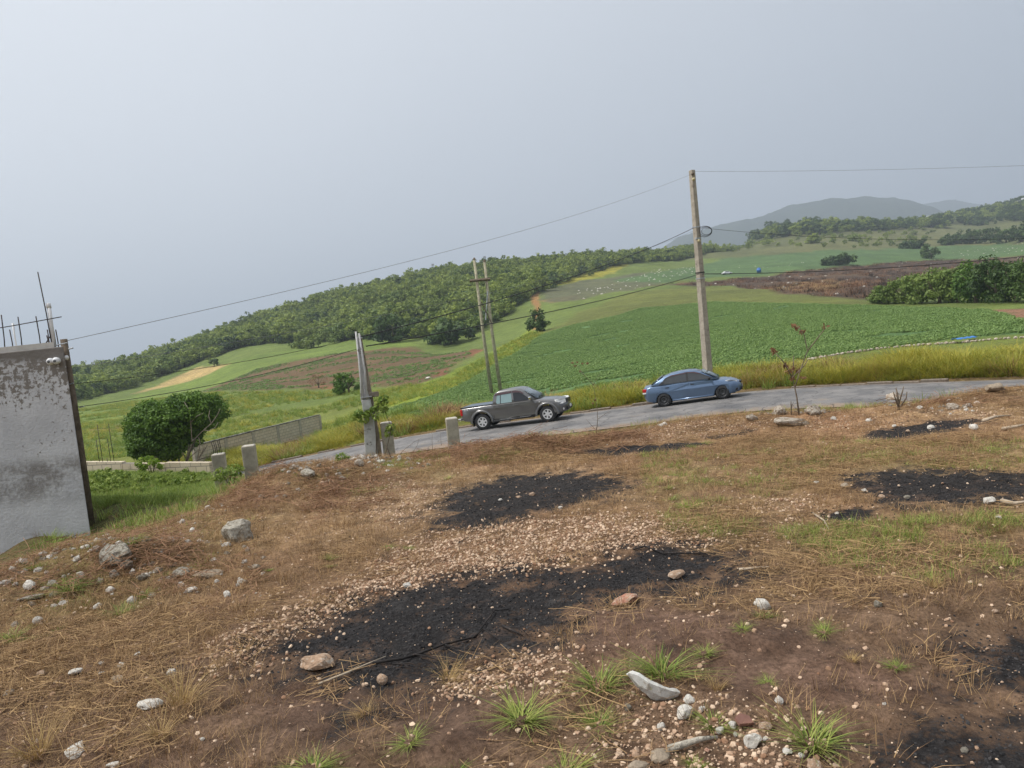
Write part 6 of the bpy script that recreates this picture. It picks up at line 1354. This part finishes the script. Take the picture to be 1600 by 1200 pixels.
o = mb.build('plaster_piece', simple('white_plaster', (0.60, 0.585, 0.54), 0.9, 0.12, 9, 0.5, 40, 0.01, col2=(0.40, 0.35, 0.28), thr=(0.5, 0.66)), None, False, loc=(pb[0], pb[1], pb[2] + 0.02)); o.scale = (sc_ * 0.95, sc_ * 0.8, sc_ * 0.8); md = o.modifiers.new('thick', 'SOLIDIFY'); md.thickness = 0.16; o.rotation_euler = (-0.5, 0.1, 0.15); meta(o, 'curved broken piece of white plaster among the bottom rubble', 'plaster')
pt = G(1162, 1132); s_ = 28 / 1200 * pt[1]; mb = MB(); mb.add([(x * s_, y * s_, z) for z in (0, 0.012) for x, y in ((-.5, -.25), (.4, -.4), (.5, .15), (0.1, .5), (-.4, .3))], [(4, 3, 2, 1, 0), (5, 6, 7, 8, 9)] + [(i, (i + 1) % 5, 5 + (i + 1) % 5, 5 + i) for i in range(5)])
o = mb.build('tile_shard', M['brown_tile'], None, loc=(pt[0], pt[1], pt[2] + 0.012)); o.rotation_euler = (0.3, 0.1, 0.4); meta(o, 'flat dark brown tile shard among the white rubble stones', 'tile')

# --- burnt and bleached branches
def branch(name, lines, r0, mat, label, cat='branch', lift_=0.03):
    b_ = G(*lines[0][0]); o = empty(name, (b_[0], b_[1], b_[2]), 0, label, cat); gg = np.random.default_rng(len(label))
    for k, ln in enumerate(lines):
        pp = []
        for i, (x, y) in enumerate(ln): q_ = G(x, y); pp.append(q_ - b_ + np.array([gg.normal() * r0 * 1.6, gg.normal() * r0 * 2.5, r0 * 0.8 + lift_ * (0.3 + 0.7 * (i % 2)) * (1 if k else 0.5)]))
        r = r0 * (1.0 if k == 0 else 0.55); MB().tube(pp, list(np.linspace(r, r * 0.35, len(pp))), 7).build('branch' if k == 0 else 'twig', M[mat], o, True)
    return o
branch('burnt_branch', [[(585, 1043), (620, 1036), (660, 1022), (700, 1008), (735, 1000), (748, 990), (756, 975), (775, 962), (800, 952)], [(735, 1000), (760, 996), (780, 1004), (800, 1008)], [(790, 985), (812, 995), (828, 1000)], [(690, 1012), (720, 1024), (760, 1022)], [(650, 1026), (672, 1034), (700, 1040), (722, 1038)], [(756, 975), (742, 962), (735, 952)], [(620, 1036), (640, 1048), (665, 1050)]], 0.0085, 'soot_wood', 'long forked charred branch lying across the big burnt patch')
branch('burnt_branch', [[(985, 857), (1010, 860), (1040, 867), (1060, 868), (1090, 870), (1120, 872)], [(1040, 867), (1025, 857), (1010, 852)]], 0.008, 'soot_wood', 'charred branch on the right tail of the big burnt patch')
branch('burnt_branch', [[(790, 980), (806, 992), (822, 998)]], 0.008, 'soot_wood', 'short charred stick beside the fork of the long burnt branch')
branch('dry_stick', [[(1545, 662), (1560, 656), (1578, 650)]], 0.022, 'dry_wood', 'bleached stick right of the narrow burnt strip', 'stick')
branch('dry_stick', [[(1565, 672), (1590, 668), (1610, 666)]], 0.020, 'dry_wood', 'bleached stick at the right edge below the narrow burnt strip', 'stick')
branch('dry_stick', [[(1570, 787), (1590, 788), (1615, 786)]], 0.020, 'dry_wood', 'white stick at the right edge beside the right burnt patch', 'stick')
branch('dry_stick', [[(1152, 892), (1175, 890), (1198, 889)]], 0.010, 'dry_wood', 'thin pale stick on the tail of the big burnt patch', 'stick')
branch('dry_stick', [[(1272, 806), (1284, 816), (1295, 829)]], 0.010, 'dry_wood', 'pale slanting stalk right of centre in thin grass', 'stick')
branch('dry_stick', [[(500, 1072), (540, 1058), (570, 1044), (600, 1035)]], 0.006, 'dry_wood', 'thin straw coloured stalk lying left of the burnt branch', 'stick')
branch('dry_stick', [[(1060, 1178), (1095, 1170), (1140, 1166)]], 0.016, 'grey_stone', 'grey weathered stick in the bottom rubble', 'stick')

# --- single green tufts and straw tufts
TUFT = [blade_mesh('blades', 150, 1.0, 0.50, 0.050, 0.95, 400 + k, 0.9, 3) for k in range(4)]
DRYT = [blade_mesh('blades', 130, 1.0, 0.30, 0.022, 0.75, 410 + k, 0.9, 3) for k in range(2)]
_tm = {}
def tuft(x, y, w, label, mat='green_blade', k=0, hs_=0.62, group='green grass tufts in the yard', protos=TUFT, name='grass_tuft', cat='grass tuft', n=1.0):
    p_ = G(x, y + w * 0.25); s = w / 1200 * p_[1]; key = (id(protos), k % len(protos), mat)
    if key not in _tm: me = protos[k % len(protos)].copy(); me.materials.append(M[mat]); _tm[key] = me
    o = link(name, _tm[key], None, None, (p_[0], p_[1], p_[2] - 0.005)); o.scale = (s * 0.42 * random.uniform(.8, 1.3), s * 0.42 * random.uniform(.7, 1.15), s * hs_ * random.uniform(.55, .85)); o.rotation_euler = (random.uniform(-.18, .18), random.uniform(-.18, .18), random.uniform(0, 6.28)); return meta(o, label, cat, group)
for k, (x, y, w, lb) in enumerate([
 (110, 905, 72, 'big green tuft on the left beside the hollow slab'), (18, 985, 56, 'green tuft at the left picture edge'), (190, 948, 52, 'green tuft below the left rubble heap'), (205, 838, 50, 'green tuft on top of the left rubble heap'),
 (45, 995, 26, 'small tuft just below the pointed white stone'), (88, 982, 24, 'small tuft right of the pointed white stone'), (55, 880, 40, 'flat green tuft near the building foot'), (225, 925, 34, 'thin tuft right of the left rubble heap'),
 (515, 868, 26, 'upright narrow green tuft left of the gravel'), (516, 882, 18, 'lower half of the narrow green tuft pair left of the gravel'), (606, 851, 24, 'left of two small tufts on the pale gravel'), (640, 854, 18, 'right of two small tufts on the pale gravel'), (420, 888, 18, 'tiny tuft below the large boulder'),
 (700, 743, 22, 'small tuft left of the middle burnt patch'), (1045, 758, 28, 'tuft right of the middle burnt patch'), (1048, 775, 30, 'lower tuft right of the middle burnt patch'), (1187, 732, 22, 'upright tuft on the thin grass right of centre'), (1148, 727, 22, 'tuft left of the upright one right of centre'), (1232, 714, 18, 'far small tuft right of centre'), (1128, 709, 18, 'small tuft behind the thin grass'), (1070, 752, 18, 'tiny tuft beside the lime one'),
 (815, 1100, 100, 'bushy tuft on the lower edge below the burnt branch'), (935, 1050, 100, 'tall tuft left of the plaster piece'), (935, 1115, 90, 'yellowing tuft below and left of the plaster piece'), (1035, 1030, 100, 'broad leafy tuft above the plaster piece'), (1100, 1010, 50, 'thin tuft right of the broad leafy one'), (1115, 1118, 70, 'tuft in the middle of the bottom rubble'), (1270, 1128, 150, 'largest lush tuft at the bottom right'), (1288, 975, 56, 'green tuft on brown earth at the right'), (1160, 975, 36, 'flat little tuft right of the dusty mound'), (1195, 955, 40, 'tuft wrapped round the bright white stone'),
 (640, 1145, 60, 'tuft at the bottom left of the dusty mound'), (490, 1185, 64, 'tuft at the bottom edge left of centre'), (885, 1192, 80, 'tuft at the bottom edge in the centre'), (715, 1192, 60, 'low tuft at the bottom edge right of the burnt stalks'), (1325, 634, 22, 'bright tuft on the crest between the boulders'), (1270, 733, 24, 'flat green tuft left of the right burnt patch'), (1231, 716, 16, 'small round tuft in the back thin grass'), (1400, 1035, 34, 'sparse tuft left of the right burnt corner'), (1200, 1060, 30, 'single leaning leaf on the dusty mound'), (1105, 690, 16, 'far tuft behind the burnt strips')]):
    tuft(x, y, w * 0.92, lb, 'tuft_blade', k, 0.46)
tuft(1078, 786, 32, 'brightest lime green tuft right of the middle burnt patch', 'lime_blade', 1)
tuft(1085, 1190, 40, 'leafy weed at the bottom edge in the rubble', 'lime_blade', 2)
for x, y, w, lb in ((285, 1070, 130, 'golden dry straw tuft at the lower left'), (250, 1125, 100, 'lower golden straw tuft beside the sooty ground'), (60, 1150, 120, 'brown straw tuft at the bottom left corner'), (700, 1045, 70, 'wispy dry stalks on the lower rim of the burnt patch'), (1330, 1020, 50, 'dry upright stalks on the right earth'), (1460, 905, 50, 'dry tuft in the right thin grass'), (570, 1100, 60, 'thin dry stalks left of the dusty mound'), (1120, 1060, 70, 'flattened dry grass right of the plaster piece')):
    tuft(x, y, w, lb, 'pale_straw', len(lb), 0.6, 'dry straw tufts in the yard', DRYT, 'straw_tuft', 'straw tuft')

# ------------------------------------------------------------------ the yard: uncountable litter
g = np.random.default_rng(44)
def yard_pts(n, g, rmin=1.7, pw=0.62):
    az = g.uniform(R(-42), R(42), n); rm = crest_r(az) / np.cos(az) + 0.7; r = rmin + (rm - rmin) * g.uniform(0, 1, n) ** pw; return np.stack([np.sin(az) * r, np.cos(az) * r], 1)
def val(polys, xy, wid):
    o = np.zeros(len(xy))
    for p_ in polys: o = np.maximum(o, soft(p_, xy[:, 0], xy[:, 1], wid))
    return o
PEB = [stamp(rock_mesh('pebble', 500 + k, 1, 0.3, 0.65), M['pebble']) for k in range(5)]
xy = np.concatenate([fill(p_, int(n_), g) for p_, n_ in zip(GRAVEL_W, (9500, 700, 800, 1800, 900, 1500, 1200))]); ch = val(CHAR_W, xy, 0.15); xy = xy[(ch < 0.45) & (fbm(xy[:, 0] * 1.6, xy[:, 1] * 1.6, 510) > 0.30)]; xy = xy + g.normal(size=xy.shape) * 0.10
scatter('gravel', lift(xy, 0.002), PEB, 'pinkish pale gravel spread over the yard between burnt patches', 'gravel', 0.008 + 0.026 * g.uniform(0, 1, len(xy)) ** 2.6, 51, 0.6)
xy = yard_pts(17000, g, 1.7, 0.7); ch = val(CHAR_W, xy, 0.15); xy = xy[(ch < 0.5)]
scatter('loose_pebbles', lift(xy, 0.002), PEB, 'small loose pebbles strewn over the whole yard', 'pebbles', 0.005 + 0.030 * g.uniform(0, 1, len(xy)) ** 5, 52, 0.6)
CIN = [stamp(rock_mesh('cinder', 520 + k, 1, 0.5, 0.6), M['cinder']) for k in range(4)]
xy = np.concatenate([fill(p_, n_, g) for p_, n_ in zip(CHAR_W, (6500, 3600, 900, 300, 900, 2400, 300, 900, 700))])
xy = xy + g.normal(size=xy.shape) * 0.13; xy = xy[fbm(xy[:, 0] * 2.3, xy[:, 1] * 2.3, 512) > 0.30]
scatter('charcoal', lift(xy, 0.0), CIN, 'black charcoal crumbs and ash on the burnt patches', 'charcoal', 0.006 + 0.018 * g.uniform(0, 1, len(xy)) ** 3, 53, 0.6)
xy = np.concatenate([fill(p_, n_, g) for p_, n_ in zip(CHAR_W, (300, 120, 30, 10, 40, 90, 10, 40, 30))])
scatter('ash_pebbles', lift(xy, 0.004), PEB, 'pale pebbles showing through the soot of the burnt patches', 'pebbles', 0.006 + 0.022 * g.uniform(0, 1, len(xy)) ** 3.5, 54, 0.6)
LIT = [stamp(litter_mesh('litter', 44, 0.12, 0.18, 0.0021, 530 + k, 0.016), M['straw']) for k in range(5)]
xy = yard_pts(11000, g, 1.7, 0.6); w_ = np.clip(1 - val(CHAR_W, xy, 0.15) * 1.8, 0, 1) * (1 - 0.75 * val([poly_world(p_) for p_ in BARE_PX], xy, 0.2)) * (1 - 0.65 * val(GRAVEL_W, xy, 0.3))
xy = xy[g.uniform(0, 1, len(xy)) < w_ * (0.35 + 0.65 * sstep(3.0, 6.5, np.hypot(xy[:, 0], xy[:, 1]))) * (0.06 + 0.8 * sstep(0.40, 0.66, fbm(xy[:, 0] * 0.7, xy[:, 1] * 0.7, 540)))]
scatter('dry_litter', lift(xy, 0.0), LIT, 'brown dead grass lying matted over the yard', 'dead grass', (0.7, 1.5), 55, 0.10, rz=g.normal(0.35, 0.7, len(xy)))
STB = [stamp(blade_mesh('stubble', 26, 0.075, 0.09, 0.0030, 0.7, 550 + k, 0.6, 2), M['straw']) for k in range(4)]
xy = yard_pts(9500, g, 2.2, 0.55); w_ = np.clip(1 - val(CHAR_W, xy, 0.15) * 1.9, 0, 1) * (1 - 0.7 * val([poly_world(p_) for p_ in BARE_PX], xy, 0.2)) * (1 - 0.6 * val(GRAVEL_W, xy, 0.3)); xy = xy[g.uniform(0, 1, len(xy)) < w_]
scatter('stubble', lift(xy, -0.004), STB, 'short dry grass stubble standing over the yard', 'dead grass', (0.5, 1.3), 56, 0.2)
GRN = [stamp(blade_mesh('sprout', 20, 0.085, 0.08, 0.0055, 1.0, 560 + k, 0.6, 2), M['tuft_blade']) for k in range(4)]
xy = np.concatenate([fill(p_, n_, g) for p_, n_ in zip(MOSS_W, (2000, 1300, 450, 800, 900))]); ch = val(CHAR_W, xy, 0.15); xy = xy[(ch < 0.3) & (fbm(xy[:, 0] * 1.3, xy[:, 1] * 1.3, 570) > 0.40) & (g.uniform(0, 1, len(xy)) < 0.2 + 0.8 * sstep(0.45, 0.65, fbm(xy[:, 0] * 3.1, xy[:, 1] * 3.1, 571)))]
scatter('thin_green_grass', lift(xy, -0.004), GRN, 'thin green grass sprouting through the dry yard', 'grass', (0.3, 0.8), 57, 0.2)
# rubble and brush heaped on the crest
def crest_pt(x, y):
    X_, Y_ = flat_at(x, y); a = math.atan2(X_, Y_); m_ = float(crest_r(a)) / math.cos(a) + 0.5; r = math.hypot(X_, Y_)
    if r > m_ or Y_ < 0: m2 = m_ - 2.0 * random.random() ** 2; X_, Y_ = math.sin(a) * m2, math.cos(a) * m2
    return X_, Y_
RUB = [stamp(rock_mesh('rubble', 580 + k, 1, 0.4, 0.7), M['crest_stone' if k % 2 else 'limestone']) for k in range(4)]
xs = []
for cx_, cy_, rx_, ry_, n_ in ((560, 728, 110, 12, 260), (470, 750, 70, 16, 110), (1130, 655, 90, 10, 170), (1250, 655, 60, 8, 90), (1430, 640, 90, 10, 150), (1550, 618, 60, 10, 60), (200, 880, 120, 45, 200), (60, 900, 90, 50, 90), (320, 860, 120, 60, 60), (1000, 668, 60, 8, 50), (1150, 1140, 0.1, 0.1, 2), (300, 790, 60, 8, 30)):
    a = g.normal(size=(n_, 2)) * 0.5; 
    xs += [crest_pt(cx_ + q_[0] * rx_, cy_ + q_[1] * ry_) for q_ in a]
xs = lift(np.array(xs)); scatter('crest_rubble', xs, RUB, 'broken pale limestone rubble heaped along the crest', 'rubble', (0.025 + 0.085 * g.uniform(0, 1, len(xs)) ** 2.8), 58, 0.6)
BRU = [stamp(litter_mesh('brush', 40, 0.26, 0.26, 0.0045, 590 + k, 0.09), M['brown_leaf']) for k in range(3)]
xs = []
for cx_, cy_, rx_, ry_, n_ in ((820, 700, 120, 10, 110), (480, 775, 130, 30, 90), (120, 890, 200, 50, 50), (250, 890, 110, 45, 30), (1480, 632, 110, 10, 30), (700, 715, 80, 12, 40), (960, 690, 60, 8, 30)):
    xs += [crest_pt(cx_ + q_[0] * rx_, cy_ + q_[1] * ry_) for q_ in g.normal(size=(n_, 2)) * 0.5]
xs = lift(np.array(xs)); scatter('dry_brush', xs, BRU, 'tangled brown dry brush on the mounds along the crest', 'brush', (0.5, 1.1), 59, 0.2)

# ------------------------------------------------------------------ far buildings and masts
def cottage(x, y, w, d, h, rz, wall, roof, label):
    q_ = G(x, y); o = empty('far_house', (q_[0], q_[1], q_[2] - 0.3), rz, label, 'house'); MB().box((0, 0, h / 2), (w, d, h)).build('wall', wall, o)
    MB().prism([(-w / 2 - .4, h), (w / 2 + .4, h), (0, h + w * 0.22)], -d / 2 - .4, d / 2 + .4).build('roof', roof, o)
    for k in (-0.3, 0.3): MB().box((k * w, -d / 2 - 0.03, h * 0.55), (w * 0.14, 0.06, h * 0.35)).build('window', M['glass_dark'], o)
    return o
wh = simple('white_wall', (0.72, 0.71, 0.68), 0.9, 0.06, 1, 0); rr_ = simple('red_roof', (0.36, 0.16, 0.10), 0.9, 0.2, 2, 0); gr_ = simple('pale_roof', (0.55, 0.56, 0.57), 0.7, 0.1, 2, 0)
cottage(1127, 372, 11, 8, 4.5, 0.2, wh, gr_, 'small white house in the haze right of the concrete pole')
cottage(1370, 343, 14, 9, 4.0, 0.3, wh, rr_, 'far house with a reddish roof below the hazy hill')
cottage(1597, 322, 14, 10, 6, 0.1, wh, gr_, 'white house near the top of the right hill')
cottage(1452, 345, 9, 8, 4, 0.1, wh, gr_, 'tiny pale house at the left foot of the right hill')
def mast(x, yt, Y, h, label):
    q_ = P(x, yt, Y); z = T1(q_[0], q_[1]); H_ = q_[2] - z; o = empty('radio_mast', (q_[0], q_[1], z), 0, label, 'mast')
    for k in range(3):
        a = k * 2.094; MB().tube([(0.9 * math.cos(a), 0.9 * math.sin(a), 0), (0.12 * math.cos(a), 0.12 * math.sin(a), H_)], 0.09, 5).build('leg', M['galv'], o)
    for k in range(1, 6):
        s = k / 6; rr = 0.9 * (1 - s) + 0.12 * s; mb = MB(); mb.tube([(rr * math.cos(a), rr * math.sin(a), H_ * s) for a in (0, 2.094, 4.188, 6.283)], 0.05, 4); mb.build('brace', M['galv'], o)
    MB().box((0, -0.3, H_ * 0.93), (1.6, 0.3, 1.0)).build('antenna', M['galv'], o); return o
mast(676, 412, 470, 12, 'thin steel mast with antennas on the left ridge')
mast(757, 400, 470, 12, 'fainter steel mast above the twin wooden poles')
far_tree(498, 112, 2.6, 2.6, 'bare brown bush on red earth at the lower edge of the brown field', gE, 'brown_leaf', 61, 'dry_bush', 606, n=16, leaf=0.05)
rock(669, 590, 9, 'white boulder at the lower right corner of the brown field', 'limestone', 0.5, 140, 'boulder', 'boulders in the fields', cat='boulder')

# ------------------------------------------------------------------ distant hills and the hazy air
def hill(name, prof, Y, depth, label, seed):
    """a ridge: skyline picks (pixel x, y) at depth Y, sloping down in front and behind"""
    pk = [P(x, y, Y) for x, y in prof]; xs = np.array([p[0] for p in pk]); zs = np.array([p[2] for p in pk])
    gx = np.linspace(xs.min(), xs.max(), 160); gy = np.linspace(-1, 1, 50); Xg, Yg = np.meshgrid(gx, gy)
    Z = -60 + (np.interp(Xg, xs, zs) + 60) * (1 - np.abs(Yg) ** 1.5)
    Z = Z + (fbm(Xg / 160, Yg * depth / 160, seed) - 0.5) * 40 * (1 - np.abs(Yg)) + (fbm(Xg / 25, Yg * depth / 25, seed + 3) - 0.5) * 9
    v = np.stack([Xg, Y + Yg * depth, Z], -1).reshape(-1, 3); n = len(gx)
    qd = [(i * n + j, i * n + j + 1, (i + 1) * n + j + 1, (i + 1) * n + j) for i in range(len(gy) - 1) for j in range(n - 1)]
    o = link(name, mesh_np(name, v, qd), M['hill'], smooth=True); return meta(o, label, 'hill', kind='structure')
t = NT('wooded_hill'); p = t.pos()
c = t.mix(t.map(t.noise(0.06, 6, 0.7, p), 0.3, 0.7), (0.014, 0.026, 0.014), (0.050, 0.072, 0.034)); c = t.mix(t.map(t.noise(0.006, 4, 0.6, p), 0.5, 0.7, 0, 0.4), c, (0.07, 0.085, 0.045))
t.l(c, t.b.inputs['Base Color']); t.set(Roughness=1.0); t.bump(t.noise(0.08, 5, 0.7, p), 1.0, 6); M['hill'] = t.m
hill('hill', [(900, 470), (1000, 410), (1060, 372), (1120, 350), (1180, 338), (1240, 322), (1300, 311), (1350, 305), (1390, 308), (1430, 322), (1480, 345), (1560, 385)], 3000, 650, 'long hazy wooded hill on the skyline right of the concrete pole', 81)
hill('far_hill', [(1380, 345), (1420, 320), (1460, 315), (1490, 311), (1540, 318), (1600, 330), (1660, 360)], 4200, 500, 'faint pale ridge in the gap between the two right hills', 91)

hz = MB().box((0, 400, 195), (15000, 14000, 610)).mesh('haze')
hm = bpy.data.materials.new('hazy_air'); hm.use_nodes = True; hm.node_tree.nodes.clear()
ho = hm.node_tree.nodes.new('ShaderNodeOutputMaterial'); hv = hm.node_tree.nodes.new('ShaderNodeVolumePrincipled')
hv.inputs['Color'].default_value = (0.78, 0.88, 1.0, 1); hv.inputs['Density'].default_value = 0.00034; hv.inputs['Anisotropy'].default_value = 0.2
hm.node_tree.links.new(hv.outputs[0], ho.inputs['Volume'])
haze = link('haze', hz, hm); meta(haze, 'pale rain haze hanging over the far fields and hills', 'haze', kind='stuff')
print('done', len(bpy.data.objects))
